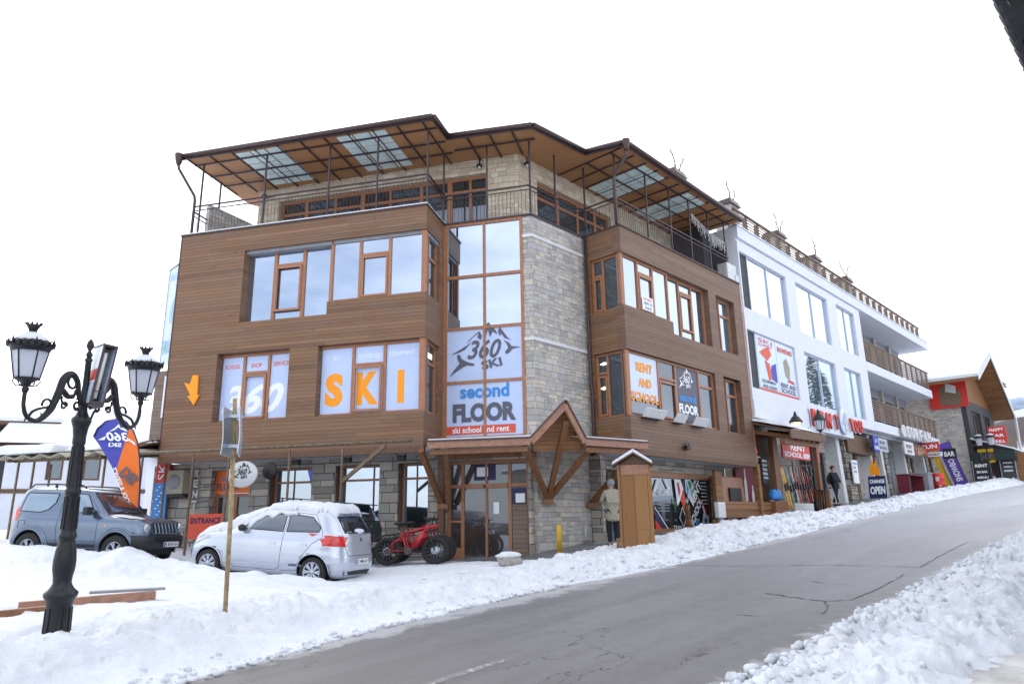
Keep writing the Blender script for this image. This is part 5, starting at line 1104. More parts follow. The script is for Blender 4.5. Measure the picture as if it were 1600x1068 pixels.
# glazed banner above the annex, faint teal writing
bn = thing('glass_banner', 'tall pale banner with faint teal writing on the left flank of the building', 'banner', FA @ Matrix.Translation((-9.4, .9, 6.3)))
F9 = frame(P(FA, -9.6, 1.3), (dA*.9 - nA*.35).normalized(), (nA*.9 + dA*.35).normalized())
put('sheet', MB().add([(0,0,6.35),(1.7,0,6.35),(1.7,0,9.95),(0,0,9.6)], [(0,1,2,3)]).mesh('sheet', MT['lvin'], fix=False), F9, bn).modifiers.new('t', 'SOLIDIFY').thickness = .03
put('edge_bar', MB().bar((-.02,0,9.62),(1.7,0,9.98),.04).mesh('edge_bar', MT['grey']), F9, bn); put('edge_bar', MB().bar((-.02,0,6.3),(-.02,0,9.62),.035).mesh('edge_bar', MT['alu']), F9, bn)
teal = plain('faded_teal_print', (.28,.52,.58), .6)
put('lettering', text_mesh('SKI SCHOOL', teal, w=1.2, h=.22), F9 @ Matrix.Translation((.1,-.035,9.2)), bn); put('lettering', text_mesh('RUSKI', teal, w=1.3, h=.45), F9 @ Matrix.Translation((.08,-.035,6.7)), bn)
e_ = [[(.3+.5*math.cos(a)*r, 8.2+.75*math.sin(a)*r) for a in np.linspace(0, PI*1.6, 14)] for r in (1,)]
for k in range(5):
    r0, r1 = .9-.16*k, .84-.16*k; arc = np.linspace(-.3, 3.6, 16); poly = [(.85+r0*.6*math.cos(a), 8.0+r0*.8*math.sin(a)) for a in arc] + [(.85+r1*.6*math.cos(a), 8.0+r1*.8*math.sin(a)) for a in arc[::-1]]
    for q in range(15): put('swirl', flat([[poly[q], poly[q+1], poly[30-q], poly[31-q]]], teal, -.034, 'swirl'), F9, bn) if 0 else None
mbq = MB()
for k in range(5):
    r0, r1 = .9-.16*k, .84-.16*k; arc = np.linspace(-.3, 3.6, 16)
    for q in range(15):
        a, b = arc[q], arc[q+1]; mbq.add([(.85+r*.6*math.cos(t), -.034, 8.0+r*.8*math.sin(t)) for r, t in ((r0,a),(r0,b),(r1,b),(r1,a))], [(0,1,2,3)])
put('swirl', mbq.mesh('swirl', teal, fix=False), F9, bn)
sign('wall_poster', 'small faded blue and white poster on the pale planked flank', (-9.05,-8.45,.93,.97,4.6,5.9), 'wvin', FA, (('SKI', -8.95, 5.3, .4, .3, 'blue'),))
nb = thing('narrow_banner', 'narrow banner, red above and blue below, beside the stone flank', 'banner', FA @ Matrix.Translation((-8.95, .95, 1.2)))
put('cloth', MB().box(-9.0, -8.55, .95, .97, 1.2, 2.6).mesh('cloth', MT['blue']), FA, nb); put('cloth', MB().box(-9.0, -8.55, .95, .97, 2.601, 3.4).mesh('cloth', MT['red']), FA, nb)
put('lettering', text_mesh('SKI', MT['wvin'], w=.55, h=.3), FA @ Matrix.Translation((-8.62,.94,2.7)) @ Matrix.Rotation(-PI/2, 4, 'Y'), nb)
mb = MB()
for k in range(14): mb.box(-8.93+.08*(k%3), -8.86+.08*(k%3), .94, .948, 1.3+k*.09, 1.33+k*.09)
put('print', mb.mesh('print', MT['wvin']), FA, nb)
# air conditioner on the flank
ac = thing('air_conditioner', 'beige air conditioner box hung on the stone wall left of the RENT letters', 'air conditioner', FA @ Matrix.Translation((-8.1, .9, 2.2)))
put('casing', MB().box(-8.4, -7.85, .72, 1.1, 2.25, 2.95).mesh('casing', MT['beige']), FA, ac, bevel=.02); put('grille', MB().lathe([(.22,-.01),(.22,0),(.001,0)], (0,0,0), 18, ax='y').mesh('grille', MT['grey']), FA @ Matrix.Translation((-8.15,.72,2.6)), ac)
put('bracket', MB().box(-8.4, -7.8, .75, 1.22, 2.16, 2.22).mesh('bracket', MT['black']), FA, ac)
rv = thing('vertical_sign', 'white letters RENT SC set one above another on the stone wall', 'sign', FA @ Matrix.Translation((-7.75, 1.1, 1.2)))
for i, ch in enumerate('RENT SCHO'):
    if ch != ' ':
        l = put('letter', text_mesh(ch, MT['offw'], w=.17, h=.24, bold=.04), FA @ Matrix.Translation((-7.78, 1.15, 2.75-i*.31)), rv); so = l.modifiers.new('depth', 'SOLIDIFY'); so.thickness = .05; so.offset = 1
rs = sign('entrance_sign', 'red ENTRANCE board low on the wall behind the silver car', (-7.4,-6.25,.55,.6,.95,1.65), 'redor', FA, (('ENTRANCE', -7.32, 1.38, 1.0, .17, 'navy'),))
# round plaque hanging from the pergola pipe
rp = thing('round_sign', 'round pale plaque with a dark mountain logo hanging in front of the ground-floor windows', 'sign', FA @ Matrix.Translation((-4.7, -.9, 2.7)))
FR = FA @ Matrix.Translation((-4.85, -.7, 2.62))
put('disc', MB().lathe([(.001,-.04),(.42,-.04),(.44,-.02),(.44,.02),(.42,.04),(.001,.04)], (0,0,0), 32, ax='y').xf(Matrix.Diagonal((1.02,1,.8,1))).mesh('disc', MT['offw']), FR, rp)
emblem360(rp, FR, -.33, -.16, -.05, .66, 'black', 'black')
dk = thing('round_lamp', 'dark round lamp hanging just right of the round plaque', 'lamp', FA @ Matrix.Translation((-4.2,-.6,2.6)))
put('shade', MB().lathe([(.001,-.05),(.20,-.04),(.23,0),(.20,.06),(.001,.08)], (0,0,0), 20, ax='y').mesh('shade', MT['black']), FA @ Matrix.Translation((-4.27,-.35,2.72)), dk)
# orange arrow on the facade
ar = put('arrow_sign', MB().prism([(-7.24,5.62),(-7.06,5.60),(-7.03,5.0),(-6.96,5.02),(-7.12,4.72),(-7.36,5.0),(-7.26,5.02),(-7.52,5.42),(-7.32,5.35)], -.05, -.005).mesh('arrow_sign', MT['orange']), FA)
tag(ar, 'orange arrow pointing down on the brown boards left of the windows', 'sign')
# low fence rail behind the grey-blue car
fr_ = thing('handrail', 'thin dark rail behind the bonnet of the blue off-roader', 'railing', FA @ Matrix.Translation((-8.5,-.8,1.2)))
mb = MB(); mb.bar((-9.4,-1.1,1.55), (-7.9,-1.1,1.55), .03, .03); mb.bar((-9.4,-1.1,1.42), (-7.9,-1.1,1.42), .02, .02); mb.bar((-7.9,-1.1,1.55), (-7.9,-1.1,.5), .04, .04); mb.bar((-9.4,-1.1,1.55), (-9.4,-1.1,.6), .04, .04); put('rail', mb.mesh('rail', MT['metal']), FA, fr_)
# ---------------------------------------------------------------- cars
def baked(ob):
    dg = bpy.context.evaluated_depsgraph_get(); dg.update(); me = D.meshes.new_from_object(ob.evaluated_get(dg)); return me
class Body:
    """body surface as stacked superellipse sections: rows are (z, x_rear, x_front, half_width, power)"""
    def __init__(s, rows): s.r = np.array(rows, float)
    def at(s, z):
        return [float(np.interp(z, s.r[:, 0], s.r[:, k])) for k in range(1, 5)]
    def side(s, x, z, e=0):
        a0, a1, b, n = s.at(z); a = (a1-a0)/2; q = min(abs((x-(a0+a1)/2)/a), .9995)
        return b*(1-q**n)**(1/n) + e
    def front(s, y, z, e=0, rear=False):
        a0, a1, b, n = s.at(z); a = (a1-a0)/2; q = min(abs(y/b), .9995); v = a*(1-q**n)**(1/n)
        return (a0+a1)/2 + (-(v+e) if rear else (v+e))
    def mesh(s, mat, zs=64, nt=72):
        mb = MB(); vs = []; Z = np.linspace(s.r[0, 0], s.r[-1, 0], zs)
        for z in Z:
            a0, a1, b, n = s.at(z); a = (a1-a0)/2; c = (a0+a1)/2
            for k in range(nt):
                t = 2*PI*k/nt; ct, st = math.cos(t), math.sin(t); r = (abs(ct)**n + abs(st)**n)**(-1/n)
                vs.append((c + a*r*ct, b*r*st, z))
        fs = [(i*nt+k, i*nt+(k+1) % nt, (i+1)*nt+(k+1) % nt, (i+1)*nt+k) for i in range(zs-1) for k in range(nt)]
        fs += [tuple(range(nt))[::-1], tuple((zs-1)*nt+k for k in range(nt))]
        mb.add(vs, fs, True); return mb.mesh('body', mat)
    def patch(s, poly, kind, e, rings=5, side=1):
        """convex outline laid onto the surface; kind side: (x,z); front/rear: (y,z)"""
        n = len(poly); dense = []
        for i in range(n):
            a, b = poly[i], poly[(i+1) % n]
            for k in range(4): dense.append((a[0]+(b[0]-a[0])*k/4, a[1]+(b[1]-a[1])*k/4))
        cx = sum(p[0] for p in dense)/len(dense); cz = sum(p[1] for p in dense)/len(dense); N = len(dense)
        def m(p, q):
            x, z = cx+(p[0]-cx)*q, cz+(p[1]-cz)*q
            if kind == 'side': return (x, side*s.side(x, z, e), z)
            return (s.front(x, z, e, kind == 'rear'), x, z)
        vs = [m((cx, cz), 0)]; 
        for r in range(1, rings+1): vs += [m(p, r/rings) for p in dense]
        fs = [(0, 1+k, 1+(k+1) % N) for k in range(N)]
        for r in range(rings-1): fs += [(1+r*N+k, 1+(r+1)*N+k, 1+(r+1)*N+(k+1) % N, 1+r*N+(k+1) % N) for k in range(N)]
        mb = MB(); mb.add(vs, fs, True); return mb
    def line(s, pts, kind, e, r=.004, side=1):
        out = []
        for a, b in zip(pts[:-1], pts[1:]):
            for k in range(6): out.append((a[0]+(b[0]-a[0])*k/6, a[1]+(b[1]-a[1])*k/6))
        out.append(pts[-1])
        P3 = [(x, side*s.side(x, z, e), z) if kind == 'side' else (s.front(x, z, e, kind == 'rear'), x, z) for x, z in out]
        return MB().tube(P3, r, 5, smooth=False)
def cut_arches(me, wheels, R, hw, depth=.26):
    """cut round wheel arches with a boolean, bake it, drop the cutter"""
    ob = D.objects.new('tmp', me); C.objects.link(ob)
    for x, z in wheels:
        for sd in (-1, 1):
            mb = MB(); mb.lathe([(R, -.5), (R, depth)], (0, 0, 0), 40, ax='y'); 
            mb.v = [(v[0]+x, sd*(hw - v[1] - 0.0), v[2]+z) for v in mb.v]
            cm = mb.mesh('cut', None); cu = D.objects.new('cut', cm); C.objects.link(cu)
            md = ob.modifiers.new('b', 'BOOLEAN'); md.operation = 'DIFFERENCE'; md.object = cu; md.solver = 'EXACT'
            new = baked(ob); ob.modifiers.clear(); ob.data = new; D.objects.remove(cu)
    new = ob.data; D.objects.remove(ob)
    # faces inside the arches get the dark lining
    new.materials.append(MT['plastic'])
    for p in new.polygons:
        c = p.center
        for x, z in wheels:
            if abs(math.hypot(c.x-x, c.z-z) - R) < .012 and abs(c.y) < hw: p.material_index = 1; p.use_smooth = False
            if math.hypot(c.x-x, c.z-z) < R and abs(c.y) < hw-depth+.02: p.material_index = 1
    return new
def wheel(par, M, r, w, rim_r, spokes, name='wheel', rimmat='alu'):
    """axle along y, outer face towards +y"""
    prof = [(rim_r-.005, -w/2), (r-.035, -w/2), (r-.008, -w/2+.025), (r, -w/2+.055), (r, w/2-.055), (r-.008, w/2-.025), (r-.035, w/2), (rim_r-.005, w/2-.004)]
    ty = put(name, MB().lathe(prof, n=40, ax='y', cap=False).mesh(name, MT['rubber']), M, par)
    mb = MB(); mb.lathe([(rim_r, w/2-.012), (rim_r-.018, w/2-.006), (rim_r-.028, w/2-.03), (rim_r-.035, -w/2)], n=40, ax='y', cap=False)
    for k in range(spokes):
        a = 2*PI*k/spokes; c, s_ = math.cos(a), math.sin(a)
        for o_ in ((-.24, .24) if spokes > 5 else (-.3, .3)):
            ca, sa = math.cos(a+o_*.55), math.sin(a+o_*.55)
            mb.bar((.045*c, w/2-.035, .045*s_), ((rim_r-.02)*ca, w/2-.025, (rim_r-.02)*sa), .03, .022, up=(0,1,0))
    mb.lathe([(.001, w/2-.012), (.05, w/2-.015), (.055, w/2-.05)], n=16, ax='y')
    put('rim', mb.mesh('rim', MT[rimmat]), M, ty)
    put('brake_disc', MB().lathe([(.001, w/2-.07), (rim_r-.05, w/2-.07), (rim_r-.05, w/2-.09)], n=24, ax='y').mesh('brake_disc', MT['metal']), M, ty)
    return ty
def plate(par, M, txt):
    p = put('number_plate', MB().box(-.26, .26, -.01, 0, -.055, .055).mesh('number_plate', MT['plate']), M, par)
    put('blue_strip', MB().box(-.257, -.215, -.013, -.0105, -.052, .052).mesh('blue_strip', MT['royal']), M, p)
    put('characters', text_mesh(txt, MT['black'], w=.43, h=.072, bold=.02, ext=.0115), M @ Matrix.Translation((-.20, 0, -.036)), p)
ROT_REAR = Matrix(((0, 1, 0, 0), (-1, 0, 0, 0), (0, 0, 1, 0), (0, 0, 0, 1)))   # board facing -x
ROT_FRONT = Matrix(((0, -1, 0, 0), (1, 0, 0, 0), (0, 0, 1, 0), (0, 0, 0, 1)))  # board facing +x
def hatchback(M, paint, label, txt, dark=False, snow=True, name='parked_car'):
    t = thing(name, label, 'car', M)
    B_ = Body([(.17,.14,3.50,.70,5),(.24,.05,3.62,.78,5.5),(.34,.01,3.69,.815,6),(.48,0,3.71,.83,6.5),(.60,.015,3.70,.833,6.5),(.70,.035,3.66,.83,6),(.78,.05,3.58,.825,6),(.85,.055,3.46,.815,6),
              (.90,.06,3.30,.805,6),(.94,.07,3.08,.795,6),(.97,.075,2.90,.785,6),(1.0,.08,2.78,.775,6.5),(1.06,.11,2.66,.755,6.5),(1.15,.17,2.50,.72,6.5),(1.25,.235,2.32,.682,6.5),(1.34,.30,2.14,.645,6.5),(1.40,.34,2.0,.62,6),(1.44,.36,1.88,.595,5.5),(1.47,.42,1.76,.56,5),(1.49,.56,1.62,.50,4.5),(1.50,.85,1.4,.36,4)])
    wz = .285; wh = [(.66, wz), (3.09, wz)]
    put('body', cut_arches(B_.mesh(MT[paint]), wh, .335, .86), M, t)
    gl = MT['carglass']
    for sd in (1, -1):
        fw = [(2.42,1.03),(1.42,1.02),(1.44,1.36),(2.02,1.335),(2.12,1.25)]; rw = [(1.34,1.02),(.62,1.05),(.60,1.14),(.84,1.33),(1.36,1.37)]
        for pw, nm in ((fw, 'side_window'), (rw, 'side_window')):
            wn_ = put(nm, B_.patch(pw, 'side', .004, side=sd).mesh(nm, gl), M, t)
            put('seal', B_.line(pw + [pw[0]], 'side', .004, .009, sd).mesh('seal', MT['black']), M, wn_)
        d = MB()
        for pts in ([(2.62,.97),(2.60,.34),(2.45,.27),(1.50,.27),(1.40,.34),(1.385,1.0),(1.385,1.38),(2.05,1.37)], [(1.385,.27),(.95,.30),(.93,.55),(.72,.82),(.52,.95),(.53,1.05),(.78,1.38),(1.385,1.41)]): d.join(B_.line(pts, 'side', .001, .0045, sd))
        put('door_gaps', d.mesh('door_gaps', MT['black']), M, t)
        for x0 in (1.53, .82):
            put('door_handle', B_.patch([(x0,.775),(x0+.17,.78),(x0+.17,.81),(x0,.805)], 'side', .022, 3, sd).join(B_.line([(x0+.0,.79),(x0+.17,.795)], 'side', .012, .014, sd)).mesh('door_handle', MT[paint]), M, t)
        put('side_strip', B_.patch([(2.55,.38),(.98,.36),(.99,.40),(2.55,.42)], 'side', .004, 3, sd).mesh('side_strip', MT['alu']), M, t)
        if not dark: put('side_emblem', B_.patch([(1.18,.365),(.90,.37),(.86,.39),(.92,.415),(1.18,.41)], 'side', .007, 3, sd).mesh('side_emblem', MT['ink']), M, t)
        mr = MB(); b0 = 0; mr.ball((0,0,0), .1, 12, 8, (.75, 1.0, .72)); mr.v = [(v[0]+2.33, sd*(v[1]+.86), v[2]+1.04) for v in mr.v]; mr.bar((2.38, sd*.74, 1.0), (2.35, sd*.83, 1.02), .03)
        put('mirror', mr.mesh('mirror', MT['plastic']), M, t)
        # wrap-round lamps
        tl = put('tail_light', B_.patch([(.37,.90),(.09,.80),(.09,.97),(.20,1.0)], 'side', .02, 4, sd).join(B_.patch([(sd*.80,.79),(sd*.58,.80),(sd*.63,.94),(sd*.78,1.02)], 'rear', .02, 4)).mesh('tail_light', MT['tail']), M, t)
        put('headlight', B_.patch([(3.50,.66),(3.12,.80),(3.16,.86),(3.44,.80)], 'side', .006, 4, sd).mesh('headlight', MT['headl']), M, t)
        for i, (x, z) in enumerate(wh): wheel(t, M @ Matrix.Translation((x, sd*.735, z)) @ (Matrix.Rotation(PI if sd < 0 else 0, 4, 'Z')), .285, .17, .195, 8)
        ang = np.linspace(-.05, PI+.05, 24)
        for x, z in wh: put('wheel_lip', MB().tube([(x+.343*math.cos(a), sd*(B_.side(x+.343*math.cos(a), z+.343*math.sin(a))+.001), z+.343*math.sin(a)) for a in ang], .011, 6).mesh('wheel_lip', MT[paint]), M, t)
    rwn = put('rear_window', B_.patch([(-.56,1.06),(.56,1.06),(.53,1.36),(.0,1.39),(-.53,1.36)], 'rear', .005, 6).mesh('rear_window', gl), M, t)
    put('seal', B_.line([(-.56,1.06),(.56,1.06),(.53,1.36),(-.53,1.36),(-.56,1.06)], 'rear', .005, .012).mesh('seal', MT['black']), M, rwn)
    put('windscreen', B_.patch([(-.60,1.08),(.60,1.08),(.55,1.38),(-.55,1.38)], 'front', .004, 6).mesh('windscreen', gl), M, t)
    put('tailgate_gap', B_.line([(-.60,.98),(-.60,.80),(-.52,.62),(.52,.62),(.60,.80),(.60,.98)], 'rear', .001, .005).mesh('tailgate_gap', MT['black']), M, t)
    put('spoiler', MB().add([(.30,-.50,1.44),(.30,.50,1.44),(.16,.47,1.435),(.16,-.47,1.435),(.34,-.50,1.47),(.34,.50,1.47),(.15,.47,1.455),(.15,-.47,1.455)], [(0,1,2,3),(7,6,5,4),(0,4,5,1),(1,5,6,2),(2,6,7,3),(3,7,4,0)]).mesh('spoiler', MT[paint]), M, t, bevel=.006)
    put('badge', B_.patch([(-.05,.90),(.05,.90),(.03,.96),(-.03,.96)], 'rear', .008, 3).mesh('badge', MT['chrome']), M, t)
    put('bumper_insert', B_.patch([(-.55,.24),(.55,.24),(.60,.33),(-.60,.33)], 'rear', .004, 4).mesh('bumper_insert', MT['plastic']), M, t)
    xr = B_.front(0, .50, 0, True)
    plate(t, M @ Matrix.Translation((xr-.012, 0, .50)) @ ROT_REAR, txt)
    put('exhaust', MB().tube([(.3,-.45,.2),(.02,-.45,.2)], .025, 10).mesh('exhaust', MT['metal']), M, t)
    put('underbody', MB().box(.3, 3.4, -.62, .62, .12, .3).mesh('underbody', MT['black']), M, t)
    if snow:
        # snow lies on every part of the body that faces the sky, thinning at the edges
        nx, ny = 110, 46; X = np.linspace(.28, 3.60, nx); Y = np.linspace(-.72, .72, ny); zt = np.linspace(.70, 1.5, 400)
        rows = np.array([B_.at(z) for z in zt]); Zt = np.full((nx, ny), np.nan)
        for k, z in enumerate(zt):
            a0, a1, b, n = rows[k]; a = (a1-a0)/2; c = (a0+a1)/2
            ins = (np.abs((X[:, None]-c)/a)**n + np.abs(Y[None, :]/b)**n) < 1; Zt[ins] = z
        rng = random.Random(5); vs = []; idx = -np.ones((nx, ny), int); th = np.zeros((nx, ny))
        for i in range(nx):
            for j in range(ny):
                if np.isnan(Zt[i, j]): continue
                x, y = X[i], Y[j]
                nz = noise.noise(Vector((x*4.2, y*4.2, 2))) + .5*noise.noise(Vector((x*11, y*11, 7)))
                lim = .60 if x < 2.0 else .66 if x < 2.75 else .70
                ed = min(1, max(0, (lim + .07*nz - abs(y))/.10)) * min(1, max(0, (x-.36-.05*nz)/.10)) * min(1, max(0, (3.52+.06*nz-x)/.15))
                th[i, j] = (ed**.5)*(.12 if x < 1.95 else .10)*(1+.35*nz) if ed > 0 else 0; th[i, j] += .10*math.exp(-((x-2.66)/.34)**2)*min(1, ed)
        for i in range(nx):
            for j in range(ny):
                if th[i, j] > .002: idx[i, j] = len(vs); vs.append((X[i], Y[j], Zt[i, j] + th[i, j] + .004))
        fs = [(idx[i,j], idx[i+1,j], idx[i+1,j+1], idx[i,j+1]) for i in range(nx-1) for j in range(ny-1) if min(idx[i,j], idx[i+1,j], idx[i+1,j+1], idx[i,j+1]) >= 0]
        # skirts down to the paint
        from collections import Counter
        ec = Counter()
        for f in fs:
            for a, b in zip(f, f[1:]+f[:1]): ec[(a, b)] += 1
        lowmap = {}
        inv = {}
        for i in range(nx):
            for j in range(ny):
                if idx[i, j] >= 0: inv[idx[i, j]] = (i, j)
        for (a, b) in list(ec):
            if (b, a) not in ec:
                for q in (a, b):
                    if q not in lowmap: i, j = inv[q]; lowmap[q] = len(vs); vs.append((X[i], Y[j], Zt[i, j] - .02))
                fs.append((b, a, lowmap[a], lowmap[b]))
        mb = MB(); mb.add(vs, fs, True); sn = put('snow_cover', mb.mesh('snow_cover', MT['snow'], fix=True), M, t)
        # ragged sheet hanging over the top of the side window
        for sd in (1,):
            sp = MB(); top = [(x, 1.40) for x in np.linspace(1.2, 2.25, 22)]
            vs = []; 
            for k, (x, z) in enumerate(top):
                zt_ = 1.405 if x < 1.95 else 1.405 - (x-1.95)*.72; dr = .05 + .10*max(0, noise.noise(Vector((x*6, 3, 1)))+.35) + (max(0, x-1.55)*.16)
                for q in (0, .5, 1): zz = zt_ - dr*q; vs.append((x, sd*(B_.side(x, max(zz, .9)) + .045*(1-q**2) + .006), zz + .02))
            sp.add(vs, [(3*k+q, 3*k+3+q, 3*k+4+q, 3*k+1+q) for k in range(21) for q in (0, 1)], True)
            s_ = put('snow_fringe', sp.mesh('snow_fringe', MT['snow'], fix=False), M, t); so = s_.modifiers.new('t', 'SOLIDIFY'); so.thickness = .02
        put('snow_lump', MB().ball((0,0,0), .13, 14, 8, (.7, 1.6, .42)).mesh('snow_lump', MT['snow']), M @ Matrix.Translation((.15, -.02, 1.09)), t)
    return t
def car_matrix(az, pitch, wheel_local, wheel_world):
    f = Vector((math.sin(az), math.cos(az), 0)); l = Vector((-f.y, f.x, 0))
    R = Matrix([[f.x, l.x, 0], [f.y, l.y, 0], [0, 0, 1]]).to_4x4() @ Matrix.Rotation(-pitch, 4, 'Y')
    return Matrix.Translation(Vector(wheel_world) - (R @ Vector(wheel_local))) @ R
MC = car_matrix(rad(285), rad(4.2), (.66, .80, .285), (-4.04, 14.70, .35))
hatchback(MC, 'carsil', 'pale silver-blue hatchback with its roof and bonnet under thick snow, beside the thin sign post', 'C 4984 AP')
MC2 = car_matrix(rad(287), rad(2), (0, 0, 0), (-3.50, 18.0, .28))
hatchback(MC2, 'green', 'dark green car almost hidden behind the snowy silver hatchback', 'C 1220 BT', dark=True, snow=False)
# --- the boxy off-roader
def offroader(M):
    t = thing('parked_car', 'small boxy grey-blue off-road car with black bumper and roof rails, behind the street lamp', 'car', M)
    B_ = Body([(.36,.12,3.42,.70,7),(.42,.02,3.56,.765,8),(.55,0,3.60,.785,8),(.75,.0,3.60,.79,8),(.85,.01,3.57,.785,8),(.95,.02,3.53,.775,8),(1.0,.025,3.47,.765,8),(1.04,.03,3.28,.755,8),(1.07,.035,2.95,.745,8),(1.10,.04,2.72,.74,9),(1.14,.045,2.60,.735,9),(1.25,.07,2.48,.715,9),(1.4,.11,2.33,.69,9),(1.55,.16,2.17,.66,9),(1.62,.19,2.08,.64,8),(1.66,.23,1.98,.61,7),(1.69,.32,1.85,.56,6),(1.70,.55,1.6,.44,5)])
    wh = [(.70, .345), (2.95, .345)]; paint = 'carblue'
    put('body', cut_arches(B_.mesh(MT[paint]), wh, .41, .84), M, t)
    for sd in (1, -1):
        rw = [(1.22,1.56),(1.20,1.36),(1.05,1.20),(.85,1.14),(.30,1.16),(.36,1.50),(.42,1.57)]; fw = [(2.28,1.15),(1.50,1.15),(1.50,1.56),(1.98,1.56)]
        for pw in (rw, fw):
            wn_ = put('side_window', B_.patch(pw, 'side', .004, side=sd).mesh('side_window', MT['carglass2']), M, t); put('seal', B_.line(pw + [pw[0]], 'side', .004, .011, sd).mesh('seal', MT['black']), M, wn_)
        for pts in ([(2.42,1.10),(2.44,.46),(1.42,.44),(1.38,.8),(1.38,1.6),(2.02,1.6)], [(.34,.95),(.34,.78),(.52,.78),(.52,.95),(.34,.95)]): put('door_gap', B_.line(pts, 'side', .001, .005, sd).mesh('door_gap', MT['black']), M, t)
        put('door_handle', B_.patch([(1.46,.98),(1.64,.985),(1.64,1.02),(1.46,1.015)], 'side', .012, 3, sd).mesh('door_handle', MT['plastic']), M, t)
        put('indicator', B_.patch([(2.62,.86),(2.68,.86),(2.68,.89),(2.62,.89)], 'side', .01, 3, sd).mesh('indicator', MT['orange']), M, t)
        put('mirror', MB().box(2.18, 2.30, *sorted((sd*.80, sd*1.0)), 1.10, 1.28).bar((2.28,sd*.72,1.14),(2.24,sd*.82,1.17),.05).mesh('mirror', MT['plastic']), M, t, bevel=.025)
        for x, z in wh: wheel(t, M @ Matrix.Translation((x, sd*.70, z)) @ (Matrix.Rotation(PI if sd < 0 else 0, 4, 'Z')), .345, .20, .205, 5)
        for x, z in wh:
            fl = MB(); ang = np.linspace(-.12, PI+.12, 30); 
            for rr, ee in ((.42, .02), (.46, .012), (.50, .0)): fl.tube([(x+rr*math.cos(a), sd*(B_.side(min(max(x+rr*math.cos(a),.05),3.55), max(z+rr*math.sin(a),.40))+ee*.6), z+rr*math.sin(a)) for a in ang], .026, 8)
            put('fender_flare', fl.mesh('fender_flare', MT[paint]), M, t)
        rl = MB(); rl.tube([(.35, sd*.56, 1.70),(.42, sd*.57, 1.765),(1.0, sd*.57, 1.78),(1.72, sd*.57, 1.76),(1.82, sd*.56, 1.70)], .017, 8); rl.bar((1.02, sd*.57, 1.69),(1.02, sd*.57, 1.77),.04); put('roof_rail', rl.mesh('roof_rail', MT['plastic']), M, t)
        put('side_skirt', B_.patch([(2.5,.40),(1.15,.40),(1.15,.47),(2.5,.47)], 'side', .006, 3, sd).mesh('side_skirt', MT['plastic']), M, t)
        hl = put('headlight', MB().lathe([(.001,-.03),(.06,-.027),(.095,-.01),(.105,.02)], n=22, ax='y').mesh('headlight', MT['headl']), M @ Matrix.Translation((B_.front(sd*.58,.84)+.012, sd*.58, .84)) @ Matrix.Rotation(PI/2, 4, 'Z'), t)
        put('surround', B_.patch([(sd*.73,.73),(sd*.44,.73),(sd*.44,.95),(sd*.73,.95)], 'front', .006, 4).mesh('surround', MT[paint]), M, hl)
        put('fog_lamp', MB().lathe([(.001,-.02),(.045,-.015),(.05,.02)], n=14, ax='y').mesh('fog_lamp', MT['headl']), M @ Matrix.Translation((B_.front(sd*.6,.50)+.05, sd*.60, .48)) @ Matrix.Rotation(PI/2, 4, 'Z'), t)
    ws = put('windscreen', B_.patch([(-.62,1.16),(.62,1.16),(.57,1.58),(-.57,1.58)], 'front', .004, 6).mesh('windscreen', MT['carglass']), M, t)
    put('seal', B_.line([(-.62,1.16),(.62,1.16),(.57,1.58),(-.57,1.58),(-.62,1.16)], 'front', .005, .014).mesh('seal', MT['black']), M, ws)
    for y0 in (-.45, .1): put('wiper', B_.line([(y0,1.16),(y0+.42,1.22)], 'front', .02, .008).mesh('wiper', MT['black']), M, ws)
    gr = put('grille', B_.patch([(-.40,.72),(.40,.72),(.40,.95),(-.40,.95)], 'front', .008, 4).mesh('grille', MT['black']), M, t)
    g = MB()
    for k in range(7): y = -.36+k*.12; g.join(B_.line([(y,.73),(y,.94)], 'front', .016, .022))
    g.join(B_.line([(-.42,.955),(.42,.955)], 'front', .014, .018)); g.join(B_.line([(-.42,.715),(.42,.715)], 'front', .014, .018)); put('grille_bars', g.mesh('grille_bars', MT[paint]), M, gr)
    bm_ = MB(); sec = []
    for y in np.linspace(-.80, .80, 21): sec.append((B_.front(y*.95,.55)+.045, y))
    for zz0, zz1, nm, mt_ in ((.40, .68, 'front_bumper', 'plastic'),):
        mb = MB(); n = len(sec); vs = [(x, y, zz0) for x, y in sec] + [(x+.02, y, (zz0+zz1)/2+.05) for x, y in sec] + [(x-.01, y, zz1) for x, y in sec] + [(x-.2, y, zz1+.005) for x, y in sec] + [(x-.25, y, zz0-.02) for x, y in sec]
        fs = [(r*n+k, r*n+k+1, (r+1)*n+k+1, (r+1)*n+k) for r in range(3) for k in range(n-1)] + [(4*n+k, 4*n+k+1, k+1, k) for k in range(n-1)]; mb.add(vs, fs, True); put(nm, mb.mesh(nm, MT[mt_]), M, t)
    put('air_intake', MB().box(3.675, 3.69, -.40, .40, .575, .655).mesh('air_intake', MT['black']), M, t)
    plate(t, M @ Matrix.Translation((3.70, .12, .49)) @ ROT_FRONT, 'E 8576 KH')
    put('underbody', MB().box(.3, 3.4, -.6, .6, .25, .5).mesh('underbody', MT['black']), M, t); put('rear_light', B_.patch([(-.74,.95),(-.62,.95),(-.62,1.25),(-.72,1.25)], 'rear', .01, 3).mesh('rear_light', MT['tail']), M, t)
    nx, ny = 34, 26; vs = []; sn = MB()
    for i in range(nx):
        for j in range(ny):
            x = .45+1.4*i/(nx-1); y = -.5+1.0*j/(ny-1); e = min(1, min(i, nx-1-i, j, ny-1-j)/3)
            vs.append((x+.04*noise.noise(Vector((x*5,y*5,1))), y, 1.695+.03*e*(1+noise.noise(Vector((x*4,y*4,9))))))
